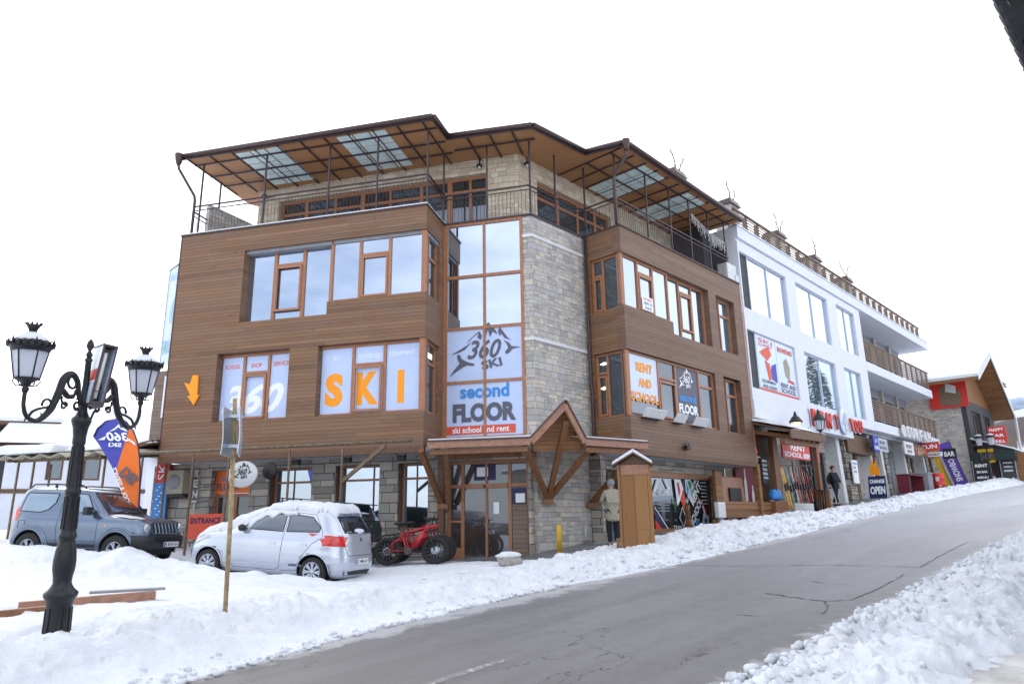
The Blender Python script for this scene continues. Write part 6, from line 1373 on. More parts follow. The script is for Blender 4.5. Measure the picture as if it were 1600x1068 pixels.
    sn.add(vs, [(i*ny+j, (i+1)*ny+j, (i+1)*ny+j+1, i*ny+j+1) for i in range(nx-1) for j in range(ny-1)], True); put('snow_patch', sn.mesh('snow_patch', MT['snow'], fix=False), M, t)
    sn = MB(); vs = []
    for i in range(20):
        for j in range(10):
            x = 2.66+.55*i/19; y = -.66+.42*j/9; z = 1.11 - (x-2.66)*.10 + .012; e = min(1, min(i, 19-i, j, 9-j)/2); vs.append((x+.05*noise.noise(Vector((x*6,y*6,3))), y, z-.02+.03*e))
    sn.add(vs, [(i*10+j, (i+1)*10+j, (i+1)*10+j+1, i*10+j+1) for i in range(19) for j in range(9)], True); put('snow_patch', sn.mesh('snow_patch', MT['snow'], fix=False), M, t)
    return t
MS = car_matrix(rad(100.5), rad(-2.3), (2.95, -.80, .345), (-8.88, 16.28, .775))
offroader(MS)
# ---------------------------------------------------------------- ornate street lamp, left foreground
def lantern(par, M, lit=False, small=1.0, flat_top=False):
    """six-sided lantern with a pierced crown; origin at the stem"""
    N = 6; ph = .2
    l = put('lantern', MB().lathe([(.02,0),(.035,.03),(.045,.06),(.03,.09),(.05,.13),(.12,.17),(.145,.18),(.15,.20),(.13,.205)], n=14).mesh('lantern', MT['iron']), M, par)
    put('glass', MB().lathe([(.135,.205),(.20,.53)], n=N, smooth=False, ph=ph).mesh('glass', MT['paleglow'] if lit else MT['opal']), M, l)
    mb = MB()
    for k in range(N):
        a = 2*PI*k/N + ph; mb.bar((.142*math.cos(a), .142*math.sin(a), .20), (.208*math.cos(a), .208*math.sin(a), .54), .014, .014)
        mb.tube([(.05*math.cos(a), .05*math.sin(a), .10), (.11*math.cos(a), .11*math.sin(a), .10), (.15*math.cos(a), .15*math.sin(a), .15), (.135*math.cos(a), .135*math.sin(a), .2)], .008, 5)
    mb.lathe([(.205,.525),(.215,.53),(.235,.58),(.245,.62),(.235,.625),(.19,.60),(.19,.53)], n=24, cap=False)
    put('cage', mb.mesh('cage', MT['iron']), M, l)
    mb = MB(); mb.lathe([(.24,.62),(.20,.66),(.11,.72),(.06,.745),(.045,.77),(.05,.79)], n=24)
    mb.lathe([(.045,.79),(.085,.86),(.075,.865),(.03,.80)], n=16)
    for k in range(10): a = 2*PI*k/10; mb.ball((.085*math.cos(a), .085*math.sin(a), .872), .014, 6, 4); mb.tube([(.08*math.cos(a), .08*math.sin(a), .855), (.092*math.cos(a), .092*math.sin(a), .89)], .006, 4)
    put('cap', mb.mesh('cap', MT['iron']), M, l)
    mb = MB()
    for k in range(18):
        a = 2*PI*k/18; c, s_ = math.cos(a), math.sin(a); r = .248; h = .05 if k % 3 else .085
        mb.tube([(r*c, r*s_, .60), ((r+.008)*c, (r+.008)*s_, .60+h*.6), ((r+.014)*c, (r+.014)*s_, .60+h)], [.020, .014, .004], 5)
        b = 2*PI*(k+.5)/18; mb.tube([((r)*math.cos(b+q*.14), (r)*math.sin(b+q*.14), .635+.018*math.cos(q*PI/2)) for q in (-1,-.5,0,.5,1)], .007, 4)
        mb.ball(((r+.006)*c, (r+.006)*s_, .585), .012, 5, 4)
    put('crown', mb.mesh('crown', MT['iron']), M, l)
    mb = MB(); mb.lathe([(.22,.635),(.17,.69),(.10,.74),(.06,.76)], n=18); put('snow_dusting', mb.mesh('snow_dusting', MT['snow']), M @ Matrix.Translation((0,0,.006)), l)
    return l
def scroll(cx, cz, r0, r1, a0, a1, sx=1, n=14): return [(sx*(cx + (r0+(r1-r0)*t)*math.cos(a0+(a1-a0)*t)), 0, cz + (r0+(r1-r0)*t)*math.sin(a0+(a1-a0)*t)) for t in np.linspace(0, 1, n)]
def bez(pts, n=10):
    pts = [Vector(p) for p in pts]; out = []
    for i in range(len(pts)-1):
        p0 = pts[max(i-1, 0)]; p1 = pts[i]; p2 = pts[i+1]; p3 = pts[min(i+2, len(pts)-1)]
        for k in range(n):
            t = k/n; out.append(.5*((2*p1) + (-p0+p2)*t + (2*p0-5*p1+4*p2-p3)*t*t + (-p0+3*p1-3*p2+p3)*t**3))
    return out + [pts[-1]]
ax_ = Vector((.262, .965, 0)); tilt = Matrix.Rotation(rad(3.0), 4, 'X') @ Matrix.Rotation(rad(-4.0), 4, 'Y')
ML = Matrix.Translation((-4.71, 7.76, -.03)) @ Matrix([[ax_.x, -ax_.y, 0], [ax_.y, ax_.x, 0], [0, 0, 1]]).to_4x4() @ tilt
LP = thing('street_lamp', 'ornate black cast-iron lamp with two crowned lanterns in the left foreground snow', 'street lamp', ML)
prof = [(.19,-.1),(.185,.10),(.175,.13),(.168,.18),(.158,.22),(.152,.46),(.162,.50),(.17,.53),(.205,.57),(.21,.60),(.165,.63),(.135,.66),(.112,.70),(.118,.76),(.138,.84),(.14,.92),(.128,1.02),(.105,1.10),(.098,1.13),(.112,1.15),(.112,1.18),(.097,1.20),(.094,1.24),(.088,1.58),(.10,1.60),(.102,1.63),(.086,1.66),(.073,2.10),(.084,2.13),(.084,2.16),(.082,2.19),(.098,2.29),(.115,2.33),(.128,2.36),(.122,2.39),(.09,2.41),(.062,2.46),(.056,2.50),(.078,2.56),(.07,2.62),(.05,2.66),(.042,2.75),(.040,3.0),(.055,3.02),(.03,3.05)]
RS = .76; prof = [(r*RS, z) for r, z in prof]
mb = MB(); mb.lathe(prof, n=20)
for k in range(10):
    a = 2*PI*k/10; mb.bar((.157*RS*math.cos(a), .157*RS*math.sin(a), .22), (.151*RS*math.cos(a), .151*RS*math.sin(a), .46), .026, .018)
    mb.bar((.094*RS*math.cos(a), .094*RS*math.sin(a), 1.24), (.087*RS*math.cos(a), .087*RS*math.sin(a), 1.57), .018, .014); mb.bar((.086*RS*math.cos(a), .086*RS*math.sin(a), 1.67), (.073*RS*math.cos(a), .073*RS*math.sin(a), 2.09), .016, .012)
put('post', mb.mesh('post', MT['iron']), ML, LP)
put('finial', MB().lathe([(.02,3.04),(.035,3.08),(.015,3.12),(.04,3.17),(.03,3.22),(.001,3.26)], n=12).mesh('finial', MT['iron']), ML, LP)
for sx in (-1, 1):
    mb = MB()
    main = bez([(sx*.04,0,2.50),(sx*.12,0,2.60),(sx*.16,0,2.76),(sx*.25,0,2.84),(sx*.34,0,2.78),(sx*.39,0,2.62),(sx*.47,0,2.44),(sx*.60,0,2.33),(sx*.72,0,2.36),(sx*.775,0,2.46),(sx*.78,0,2.60)], 7)
    n = len(main); mb.tube(main, [.020+.020*math.sin(PI*min(1, i/n*1.15))**2 for i in range(n)], 8)
    mb.tube(scroll(.215, 2.745, .085, .03, PI*.55, -PI*1.2, sx), .014, 6); mb.tube(scroll(.50, 2.50, .07, .02, -PI*.1, PI*1.5, sx), .013, 6); mb.tube(scroll(.13, 2.52, .05, .02, -PI*.5, PI*1.1, sx), .014, 6)
    mb.tube(bez([(sx*.34,0,2.66),(sx*.26,0,2.60),(sx*.19,0,2.62),(sx*.17,0,2.68)], 6), [.03]*6+[.028]*6+[.016]*7, 6)
    mb.tube(bez([(sx*.46,0,2.47),(sx*.56,0,2.46),(sx*.66,0,2.42),(sx*.70,0,2.37)], 6), .014, 6)
    mb.tube(scroll(.30, 2.50, .045, .015, PI*.9, -PI*.9, sx), .012, 6); mb.tube(bez([(sx*.34,0,2.60),(sx*.33,0,2.54),(sx*.26,0,2.50)],5), .012, 6)
    for q in (8, 20, 30, 38, 46, 56): 
        v = main[q]; mb.tube([v, v + Vector((sx*.03, 0, .05 if q % 4 else -.05))], [.016, .003], 5)
    mb.tube([(sx*.05,0,2.34),(sx*.10,0,2.46),(sx*.13,0,2.50)], .012, 6)
    MA = ML @ Matrix.Translation((.02, -.03, 0)) @ Matrix.Diagonal((.95, 1, 1, 1)); arm = put('arm', mb.mesh('arm', MT['iron']), MA, LP)
    lantern(LP, MA @ Matrix.Translation((sx*.78, 0, 2.58)) @ Matrix.Scale(.80, 4))
put('cable', MB().tube(bez([(-.70,0,2.72),(-.5,0,2.66),(-.3,0,2.62),(-.1,0,2.72)], 6), .003, 4).mesh('cable', MT['black']), ML, LP)
put('cable', MB().tube(bez([(.70,0,2.76),(.5,0,2.69),(.3,0,2.68)], 6), .003, 4).mesh('cable', MT['black']), ML, LP)
# light box fixed to the lamp head
az = rad(-47); dz = Vector((math.sin(az), math.cos(az), 0)); FXB = frame(Vector((-4.50, 7.44, 2.50)), Vector((dz.y, -dz.x, 0)), dz) @ Matrix.Rotation(rad(5), 4, 'Y') @ Matrix.Rotation(rad(4), 4, 'X') @ Matrix.Diagonal((.95, .68, .90, 1))
bx = thing('light_box', 'slim advertising light box fixed edge-on to the head of the left street lamp', 'light box', FXB)
put('front_panel', MB().box(0, .012, 0, .46, .0, .70).mesh('front_panel', MT['wvin']), FXB, bx); put('back_panel', MB().box(.138, .15, 0, .46, .0, .70).mesh('back_panel', MT['lvin']), FXB, bx)
mb = MB(); mb.box(.012,.138,0,.012,0,.03); mb.box(0,.15,.46,.475,0,.7); mb.box(-.004,.154,-.006,.47,-.03,0); mb.box(-.004,.154,-.006,.47,.70,.725)
for x in (0, .136): mb.box(x-.003,x+.016,-.012,0,0,.7)
mb.box(.012,.138,-.004,.006,.14,.152); put('frame', mb.mesh('frame', MT['metal']), FXB, bx)
put('tube_lamp', MB().tube([(.055,.05,.06),(.055,.05,.62)], .018, 10).mesh('tube_lamp', MT['offw']), FXB, bx); put('reflector', MB().box(.013,.137,.30,.31,0,.7).mesh('reflector', MT['beige']), FXB, bx)
put('print', flat([[(.02,.28),(.40,.28),(.40,.40),(.02,.42)]], MT['red'], 0, 'print'), FXB @ Matrix.Translation((-.004,0,0)) @ Matrix.Rotation(PI/2, 4, 'Z'), bx); put('print', flat([[(.02,.02),(.44,.02),(.44,.26),(.02,.26)]], MT['lvin'], 0, 'print'), FXB @ Matrix.Translation((-.003,0,0)) @ Matrix.Rotation(PI/2, 4, 'Z'), bx)
# ---------------------------------------------------------------- thin sign post seen edge-on
MP = Matrix.Translation((-3.31, 8.58, .1))
sp = thing('sign_post', 'thin rusty sign post in the snow before the silver hatchback, plates edge-on', 'sign post', MP)
put('pole', MB().tube([(0,0,-.1),(-.03,-.01,1.3),(-.085,-.02,2.62)], .026, 12).mesh('pole', MT['polerust']), MP, sp)
azs = rad(-9); dd = Vector((math.sin(azs), math.cos(azs), 0)); FP1 = frame(Vector((-3.31-.045, 8.58-.0, 0)), Vector((dd.y, -dd.x, 0)), dd)
def edge_plate(x0, y0, y1, z0, z1, yaw):
    M_ = FP1 @ Matrix.Translation((x0, 0, 0)) @ Matrix.Rotation(yaw, 4, 'Z'); n_ = 8; mb = MB()
    for k in range(n_):
        a, b = z0+(z1-z0)*k/n_, z0+(z1-z0)*(k+1)/n_; f = lambda z: .012*math.sin((z-z0)/(z1-z0)*5)
        mb.add([(f(a),y0,a),(f(a),y1,a),(f(b),y1,b),(f(b),y0,b)], [(0,1,2,3)])
    p = put('plate', mb.mesh('plate', MT['alu'], fix=False), M_, sp); p.modifiers.new('t', 'SOLIDIFY').thickness = .012; return p
edge_plate(-.075, -.28, .30, 2.02, 2.58, rad(-3)); edge_plate(.050, -.28, .30, 2.04, 2.60, rad(9))
for z in (2.14, 2.50): put('clamp', MB().box(-.09, .07, -.045, .045, z-.02, z+.02).mesh('clamp', MT['alu']), FP1, sp)
# planks lying in the snow
def beam_(name, label, a, b, t, h, m):
    o = put(name, MB().bar(a, b, t, h).mesh(name, MT[m]), W, None, bevel=.008); tag(o, label, 'plank'); return o
beam_('plank', 'reddish-brown timber half buried in the snow behind the lamp', (-5.9,8.9,.33), (-4.66,9.68,.37), .10, .11, 'fascia')
beam_('plank', 'grey weathered board lying on the reddish timber', (-5.35,9.38,.44), (-4.60,9.80,.445), .16, .03, 'grey')
beam_('plank', 'short rusty brown timber end at the left edge of the snow', (-6.1,8.35,.27), (-5.35,8.85,.31), .08, .09, 'beam')
# feather banner
MF = Matrix.Translation((-9.06, 17.62, .6))
vf = Vector((.93, .36, 0)).normalized(); FF = frame(Vector((-9.62, 17.35, 0)), vf, Vector((-vf.y, vf.x, 0)))
fbn = thing('feather_banner', 'tall teardrop flag, blue above and orange below, with white 360 logo seen from the back', 'flag', MF)
edge = [(-.58,3.42),(-.52,3.62),(-.36,3.80),(-.14,3.86),(.08,3.80),(.26,3.58),(.38,3.30),(.46,2.95),(.52,2.50),(.56,2.0),(.585,1.45)]
inner = [(-.58,3.42),(-.44,3.24),(-.28,3.0),(-.12,2.74),(.02,2.45),(.14,2.20),(.30,1.88),(.42,1.68),(.585,1.40)]
def lerpc(c, t):
    i = min(int(t*(len(c)-1)), len(c)-2); f = t*(len(c)-1)-i; return (c[i][0]+(c[i+1][0]-c[i][0])*f, c[i][1]+(c[i+1][1]-c[i][1])*f)
def cloth(t0, t1, mat, nm):
    mb = MB(); N = 16; vs = []
    for k in range(N+1):
        t = t0+(t1-t0)*k/N; a = lerpc(edge, t); b = lerpc(inner, t)
        for q in range(7): x = a[0]+(b[0]-a[0])*q/6; z = a[1]+(b[1]-a[1])*q/6; vs.append((x, .03*math.sin(x*5+z*3), z))
    mb.add(vs, [(k*7+q, k*7+q+1, (k+1)*7+q+1, (k+1)*7+q) for k in range(N) for q in range(6)], True)
    put(nm, mb.mesh(nm, MT[mat], fix=False), FF, fbn)
cloth(0, .46, 'bannerblue', 'cloth'); cloth(.46, 1, 'orsign', 'cloth')
put('pole', MB().tube([(.60,0,.4)] + [(a+.012, 0, b) for a, b in edge[::-1]], .02, 8).mesh('pole', MT['navy']), FF, fbn)
def mir(me, w):
    co = np.zeros(len(me.vertices)*3); me.vertices.foreach_get('co', co); co = co.reshape(-1,3); co[:,0] = w-co[:,0]; me.vertices.foreach_set('co', co.reshape(-1)); me.update(); return me
put('numerals', mir(text_mesh('360', MT['wvin'], w=.5, h=.22, shear=.3, bold=.03), .5), FF @ Matrix.Translation((-.30,-.05,3.32)), fbn); put('lettering', mir(text_mesh('SKI', MT['wvin'], w=.28, h=.10, bold=.03), .28), FF @ Matrix.Translation((-.22,-.05,3.18)), fbn)
put('ridge', flat([[(-.25,3.55),(-.13,3.64),(-.06,3.74),(0,3.63),(.06,3.68),(.16,3.55),(.02,3.60),(-.06,3.66),(-.14,3.58)],[(.14,3.42),(.34,3.30),(.36,3.22),(.18,3.36)],[(-.46,3.34),(-.30,3.44),(-.32,3.34)]], MT['wvin'], -.05, 'ridge'), FF, fbn)
put('numerals', mir(text_mesh('SKI', MT['ink'], w=.42, h=.26, bold=.04), .42), FF @ Matrix.Translation((.05,-.05,2.52)) @ Matrix.Rotation(.7, 4, 'Y'), fbn)
put('lettering', mir(text_mesh('SKI SCHOOL & SERVICE', MT['wvin'], w=1.35, h=.10, bold=.02), 1.35), FF @ Matrix.Translation((-.10,-.05,2.66)) @ Matrix.Rotation(rad(64), 4, 'Y'), fbn)
# ---------------------------------------------------------------- objects by the entrance
def lump_mesh(r, sc, seed, amp=.35, n=16, m=10, flatb=None):
    mb = MB(); mb.ball((0,0,0), r, n, m)
    out = []
    for v in mb.v:
        v = Vector(v); k = 1 + amp*noise.noise(v*(1.6/r)*.8 + Vector((seed, 0, 0))); v = v*k; out.append((v.x*sc[0], v.y*sc[1], max(v.z*sc[2], -r*.6*sc[2]) if flatb is None else max(v.z*sc[2], flatb)))
    mb.v = out; return mb
M_ = Matrix.Translation((-.13, 15.95, .44)) @ Matrix.Rotation(.25, 4, 'Z')
rk = thing('boulder', 'snow-capped grey stone block in front of the entrance steps', 'stone', M_)
put('rock', lump_mesh(.22, (1.25,.85,.72), 3, .25).mesh('rock', MT['concrete']), M_, rk); put('snow_cap', lump_mesh(.21, (1.2,.8,.35), 8, .3).mesh('snow_cap', MT['snow']), M_ @ Matrix.Translation((-.03,0,.12)), rk)
Mb_ = Matrix.Translation((1.07, 17.95, .5)); bo = thing('bollard', 'yellow metal bollard standing against the grey stone corner', 'bollard', Mb_)
put('post', MB().lathe([(.06,0),(.06,.64),(.045,.67),(.001,.68)], n=16).mesh('post', MT['yellow']), Mb_, bo); put('base_plate', MB().box(-.1,.1,-.1,.1,-.02,.015).mesh('base_plate', MT['metal']), Mb_, bo)
gp_ = thing('gas_pipe', 'thin pale pipe with a cross bar low on the stone wall left of the door', 'pipe', P_g := Matrix.Translation(P(FB, -.62, 1.3, .7)))
put('pipe', MB().tube([(-.6,1.34,.55),(-.6,1.34,1.25)], .018, 6).mesh('pipe', MT['alu']), FB, gp_); put('pipe', MB().tube([(-.68,1.33,1.0),(-.5,1.33,1.0),(-.5,1.33,.6)], .012, 6).mesh('pipe', MT['alu']), FB, gp_)
# kiosk-like wooden case with a snowy gable
FK = frame(Vector((2.42, 16.78, .35)), Vector((.80,.60,0)).normalized() * 1, Vector((-.60,.80,0)).normalized())
FK = frame(P(FB, -3.30, -1.84, .45), Vector((math.sin(rad(100)), math.cos(rad(100)), 0)), Vector((math.sin(rad(10)), math.cos(rad(10)), 0)))
kk = thing('wooden_case', 'tall golden-brown timber case with a small snowy gable roof beside the street', 'cabinet', FK)
put('front_boards', MB().box(-.02,.66,-.30,-.26,0,2.02).mesh('front_boards', MT['plankv']), FK, kk); put('side_boards', MB().box(-.06,-.02,-.32,.22,0,2.04).box(.66,.69,-.3,.2,0,2.0).box(-.02,.66,.18,.22,0,2.0).mesh('side_boards', MT['plankv']), FK, kk)
put('header_board', MB().box(.02,.64,-.315,-.30,1.80,2.02).mesh('header_board', MT['fascia']), FK, kk)
put('gable_board', MB().prism([(-.04,2.03),(.68,2.03),(.32,2.24)], -.28, .2).mesh('gable_board', MT['frame2']), FK, kk)
for sgn, a, b in ((-1, (.32,2.29), (-.17,2.02)), (1, (.32,2.29), (.74,2.02))):
    r_ = put('roof_board', MB().add([(a[0],-.42,a[1]),(b[0],-.42,b[1]),(b[0],.32,b[1]),(a[0],.32,a[1]),(a[0],-.42,a[1]-.03),(b[0],-.42,b[1]-.03),(b[0],.32,b[1]-.03),(a[0],.32,a[1]-.03)], [(0,1,2,3),(7,6,5,4),(0,4,5,1),(1,5,6,2),(2,6,7,3),(3,7,4,0)]).mesh('roof_board', MT['frame2']), FK, kk)
    put('snow_layer', MB().add([(a[0],-.44,a[1]+.005),(b[0],-.44,b[1]+.005),(b[0],.32,b[1]+.005),(a[0],.32,a[1]+.005),(a[0],-.43,a[1]+.085),(b[0]*.97+.01,-.43,b[1]+.075),(b[0]*.97+.01,.3,b[1]+.075),(a[0],.3,a[1]+.085)], [(0,1,2,3),(7,6,5,4),(0,4,5,1),(1,5,6,2),(2,6,7,3),(3,7,4,0)]).mesh('snow_layer', MT['snow']), FK, r_, bevel=.02)
put('prop_board', MB().box(-.16,-.07,-.26,-.22,0,.42).mesh('prop_board', MT['plank']), FK, kk)
# red electric fat-tyre bikes in a row
def bike(M, label):
    t = thing('electric_bike', label, 'bicycle', M, 'red electric bikes parked beside the entrance')
    R_ = .34
    for x in (0, 1.12):
        w_ = put('wheel', MB().lathe([(R_-.075+.05*math.cos(a), .05*math.sin(a)) for a in np.linspace(0, 2*PI, 13)], n=36, ax='y', cap=False).mesh('wheel', MT['rubber']), M @ Matrix.Translation((x,0,R_)), t)
        mb = MB(); mb.lathe([(.245,-.02),(.255,-.02),(.255,.02),(.245,.02),(.245,-.02)], n=32, ax='y', cap=False)
        for k in range(14): a = 2*PI*k/14; mb.tube([(.02*math.cos(a),.012,.02*math.sin(a)),(.245*math.cos(a+.15),0,.245*math.sin(a+.15))], .0025, 3, cap=False)
        mb.lathe([(.03,-.04),(.03,.04)], n=10, ax='y'); mb.lathe([(.09,-.035),(.075,-.035)], n=24, ax='y'); put('rim', mb.mesh('rim', MT['alu']), M @ Matrix.Translation((x,0,R_)), w_)
    fr = MB(); fr.tube([(.93,0,.84),(.80,0,.72),(.52,0,.36)], [.035,.05,.055], 10); fr.tube([(.92,0,.88),(.62,0,.80),(.33,0,.74)], .026, 8); fr.tube([(.33,0,.76),(.42,0,.45),(.50,0,.34)], .024, 8)
    for y in (-.07,.07): fr.tube([(.46,y*.4,.35),(0,y,.34)], .014, 6); fr.tube([(.36,y*.3,.70),(.12,y,.50),(0,y,.34)], .014, 6)
    fr.tube([(.90,0,.80),(.94,0,.93)], .032, 8); put('frame', fr.mesh('frame', MT['bikered']), M, t)
    put('battery', MB().tube([(.86,0,.74),(.62,0,.44)], .058, 10).mesh('battery', MT['bikered']), M, t); put('motor', MB().lathe([(.001,-.07),(.09,-.065),(.10,0),(.09,.065),(.001,.07)], (.49,0,.34), 16, ax='y').mesh('motor', MT['plastic']), M, t)
    fk = MB(); 
    for y in (-.075,.075): fk.tube([(.945,y,.80),(1.03,y,.58),(1.12,y,.34)], [.020,.020,.018], 8)
    fk.bar((.945,-.08,.80),(.945,.08,.80),.05); f_ = put('fork', fk.mesh('fork', MT['plastic']), M, t)
    sl = MB(); 
    for y in (-.075,.075): sl.tube([(.955,y,.78),(.995,y,.68)], .017, 8)
    put('stanchion', sl.mesh('stanchion', MT['offw']), M, f_)
    hb = MB(); hb.tube([(.93,0,.92),(.90,0,1.0),(.95,0,1.02)], .018, 8); hb.tube([(.88,-.34,1.07),(.92,-.2,1.05),(.94,0,1.02),(.92,.2,1.05),(.88,.34,1.07)], .013, 8)
    for y in (-1, 1): hb.tube([(.88,y*.34,1.07),(.895,y*.24,1.055)], .019, 8)
    hb.box(.92,.99,-.05,.05,1.04,1.08); hb.tube([(.96,-.2,1.04),(1.0,-.27,1.03)], .006, 4); put('handlebar', hb.mesh('handlebar', MT['black']), M, t)
    put('seat_post', MB().tube([(.34,0,.74),(.29,0,.94)], .016, 8).mesh('seat_post', MT['metal']), M, t)
    put('saddle', MB().ball((0,0,0), .14, 14, 8, (1,.5,.28)).mesh('saddle', MT['black']), M @ Matrix.Translation((.27,0,.97)), t)
    cr = MB(); cr.lathe([(.085,-.09),(.09,-.09),(.09,-.082),(.085,-.082)], (.49,0,.34), 20, ax='y'); cr.bar((.49,-.09,.34),(.64,-.10,.27),.022); cr.bar((.49,.09,.34),(.34,.10,.41),.022); cr.box(.60,.70,-.19,-.10,.26,.285); cr.box(.28,.38,.10,.19,.40,.425)
    cr.tube([(.49,-.085,.425),(0,-.085,.38)], .005, 4); cr.tube([(.49,-.085,.255),(0,-.085,.30)], .005, 4); cr.lathe([(.04,-.09),(.06,-.09),(.06,-.06)], (0,0,.34), 14, ax='y'); put('crankset', cr.mesh('crankset', MT['metal']), M, t)
    mg = MB(); mg.tube([(.05+(-.42)*math.sin(a)*1.0*0-.38*math.cos(a)+(-.05), 0, .34+.38*math.sin(a)) for a in np.linspace(.6, 2.2, 10)], .012, 6); put('mudguard', mg.mesh('mudguard', MT['plastic']), M, t)
    return t
bz = .30
B0 = Matrix.Translation((-3.02, 17.36, bz)) @ Matrix.Rotation(rad(2), 4, 'Z') @ Matrix.Rotation(rad(-5), 4, 'X')
b0 = bike(B0, 'front bike of the row, nearest the street, complete red frame visible')
for i, lb in enumerate(('second bike from the street, close behind the front one', 'third bike from the street, its handlebar between the others', 'rearmost bike, against the grey stone pier')):
    copy_tree(b0, Matrix.Translation((-3.0+.06*i, 17.36+.27*(i+1), bz+.01*i)) @ Matrix.Rotation(rad(3-i*1.5), 4, 'Z') @ Matrix.Rotation(rad(-5+i), 4, 'X'), lb)
# low rail behind the bikes
o = put('rack_bar', MB().tube([(-2.1,-.9,.2),(-2.1,-.9,1.0),(-.9,-.9,1.0),(-.9,-.9,.2)], .02, 8).mesh('rack_bar', MT['metal']), FA, None); tag(o, 'dark tubular rail behind the red bikes, left of the grey pier', 'rail')
# ---------------------------------------------------------------- people (one skinned body each, clothes as children)
def skin_fig(name, nodes, edges, mat, M, par=None, sub=2, root=0):
    me = D.meshes.new(name); me.from_pydata([n[:3] for n in nodes], edges, []); ob = D.objects.new('tmp', me); C.objects.link(ob)
    ob.modifiers.new('skin', 'SKIN'); sv = me.skin_vertices[0].data
    for v, n in zip(sv, nodes): v.radius = (n[3], n[4] if len(n) > 4 else n[3]); v.use_root = False
    sv[root].use_root = True
    s = ob.modifiers.new('sub', 'SUBSURF'); s.levels = sub; s.render_levels = sub
    new = baked(ob); D.objects.remove(ob); new.materials.clear(); new.materials.append(mat)
    for p in new.polygons: p.use_smooth = True
    new.name = name; return put(name, new, M, par)
def person(M, label, pose, top, bottom, hairm, coat_len, stripe=None, hood=False):
    """figure 1.72 m tall facing +y; pose gives joint positions"""
    J = pose
    L = [('pelvis',.13,.10),('waist',.115,.09),('chest',.15,.105),('neckb',.06,.06),('neck',.05,.05),('headl',.07,.08),('head',.078,.095),('headt',.06,.075),
         ('shR',.06,.055),('elR',.042,.042),('wrR',.03,.028),('shL',.06,.055),('elL',.042,.042),('wrL',.03,.028),('hipR',.085,.085),('knR',.055,.055),('anR',.038,.04),('toR',.035,.025),('hipL',.085,.085),('knL',.055,.055),('anL',.038,.04),('toL',.035,.025)]
    nm = [l[0] for l in L]; I = {n: i for i, n in enumerate(nm)}
    nodes = [(*J[n], a, b) for n, a, b in L]
    E_ = [('pelvis','waist'),('waist','chest'),('chest','neckb'),('neckb','neck'),('neck','headl'),('headl','head'),('head','headt'),('chest','shR'),('shR','elR'),('elR','wrR'),('chest','shL'),('shL','elL'),('elL','wrL'),('pelvis','hipR'),('hipR','knR'),('knR','anR'),('anR','toR'),('pelvis','hipL'),('hipL','knL'),('knL','anL'),('anL','toL')]
    edges = [(I[a], I[b]) for a, b in E_]
    for sd in 'RL':
        w = Vector(J['wr'+sd]); d = (w - Vector(J['el'+sd])).normalized(); side = d.cross(Vector((0,1,0))).normalized(); pal = w + d*.07
        nodes.append((*pal, .028, .016)); ip = len(nodes)-1; edges.append((I['wr'+sd], ip))
        for k, ln in enumerate((.055,.065,.062,.048)):
            o = side*((k-1.5)*.017); a = pal + d*.03 + o; nodes.append((*a, .010)); b = pal + d*(.03+ln*.55) + o*1.1 + Vector((0,.01,0)); nodes.append((*b, .009)); c = pal + d*(.03+ln) + o*1.1 + Vector((0,.028,-.004)); nodes.append((*c, .007))
            n = len(nodes); edges += [(ip, n-3), (n-3, n-2), (n-2, n-1)]
        t = w + d*.03 - side*.035 + Vector((0,.012,0)); nodes.append((*t, .011)); nodes.append((*(t + d*.035 - side*.012 + Vector((0,.01,0))), .009)); n = len(nodes); edges += [(ip, n-2), (n-2, n-1)]
    p = skin_fig('person', nodes, edges, MT['skin'], M); tag(p, label, 'person')
    h = Vector(J['head']); f = (Vector(J.get('face', h + Vector((0,.1,0)))) - h).normalized(); up = Vector((0,0,1)); s_ = f.cross(up).normalized()
    fb = MB(); fb.ball(h + f*.092 + up*-.015, .016, 8, 6, (.8,1,1.3)); 
    for k in (-1, 1): fb.ball(h + s_*k*.078 + up*-.005, .022, 8, 6, (.5,.8,1.2))
    put('nose_and_ears', fb.mesh('nose_and_ears', MT['skin']), M, p)
    eb = MB(); 
    for k in (-1, 1): eb.ball(h + f*.082 + s_*k*.03 + up*.012, .010, 8, 6)
    put('eyes', eb.mesh('eyes', MT['black']), M, p); put('mouth', MB().bar(h + f*.084 + s_*-.022 - up*.045, h + f*.084 + s_*.022 - up*.045, .008).mesh('mouth', MT['red']), M, p)
    hr = MB(); hr.ball((0,0,0), .102, 16, 12, (.95, 1.05, 1.05)); c0 = h + Vector((0,0,.03)) - f*.018
    hr.v = [tuple(Vector(v) + c0) for v in hr.v if True]
    hr.f = [q for q in hr.f if not (((Vector(hr.v[q[0]]) - h).dot(f) > .045) and (Vector(hr.v[q[0]]) - h).z < .055)]; hr.sm = [True]*len(hr.f); put('hair', hr.mesh('hair', MT[hairm]), M, p)
    g = .03
    tr = [(*J['pelvis'], .15, .12),(*J['hipR'], .10),(*J['knR'], .078),(*(Vector(J['anR'])+Vector((0,0,.03))), .062),(*J['hipL'], .10),(*J['knL'], .078),(*(Vector(J['anL'])+Vector((0,0,.03))), .062)]
    skin_fig('trousers', tr, [(0,1),(1,2),(2,3),(0,4),(4,5),(5,6)], MT[bottom], M, p)
    pe = Vector(J['pelvis']); hem = pe + Vector((0,0,-coat_len))
    ct = [(*pe, .19 if coat_len > .2 else .165),(*J['waist'], .155),(*J['chest'], .155),(*(Vector(J['neckb'])+Vector((0,0,.01))), .08),(*hem, .20 if coat_len > .2 else .16),(*J['shR'], .085),(*J['elR'], .066),(*(Vector(J['wrR'])*.9+Vector(J['elR'])*.1), .05),(*J['shL'], .085),(*J['elL'], .066),(*(Vector(J['wrL'])*.9+Vector(J['elL'])*.1), .05)]
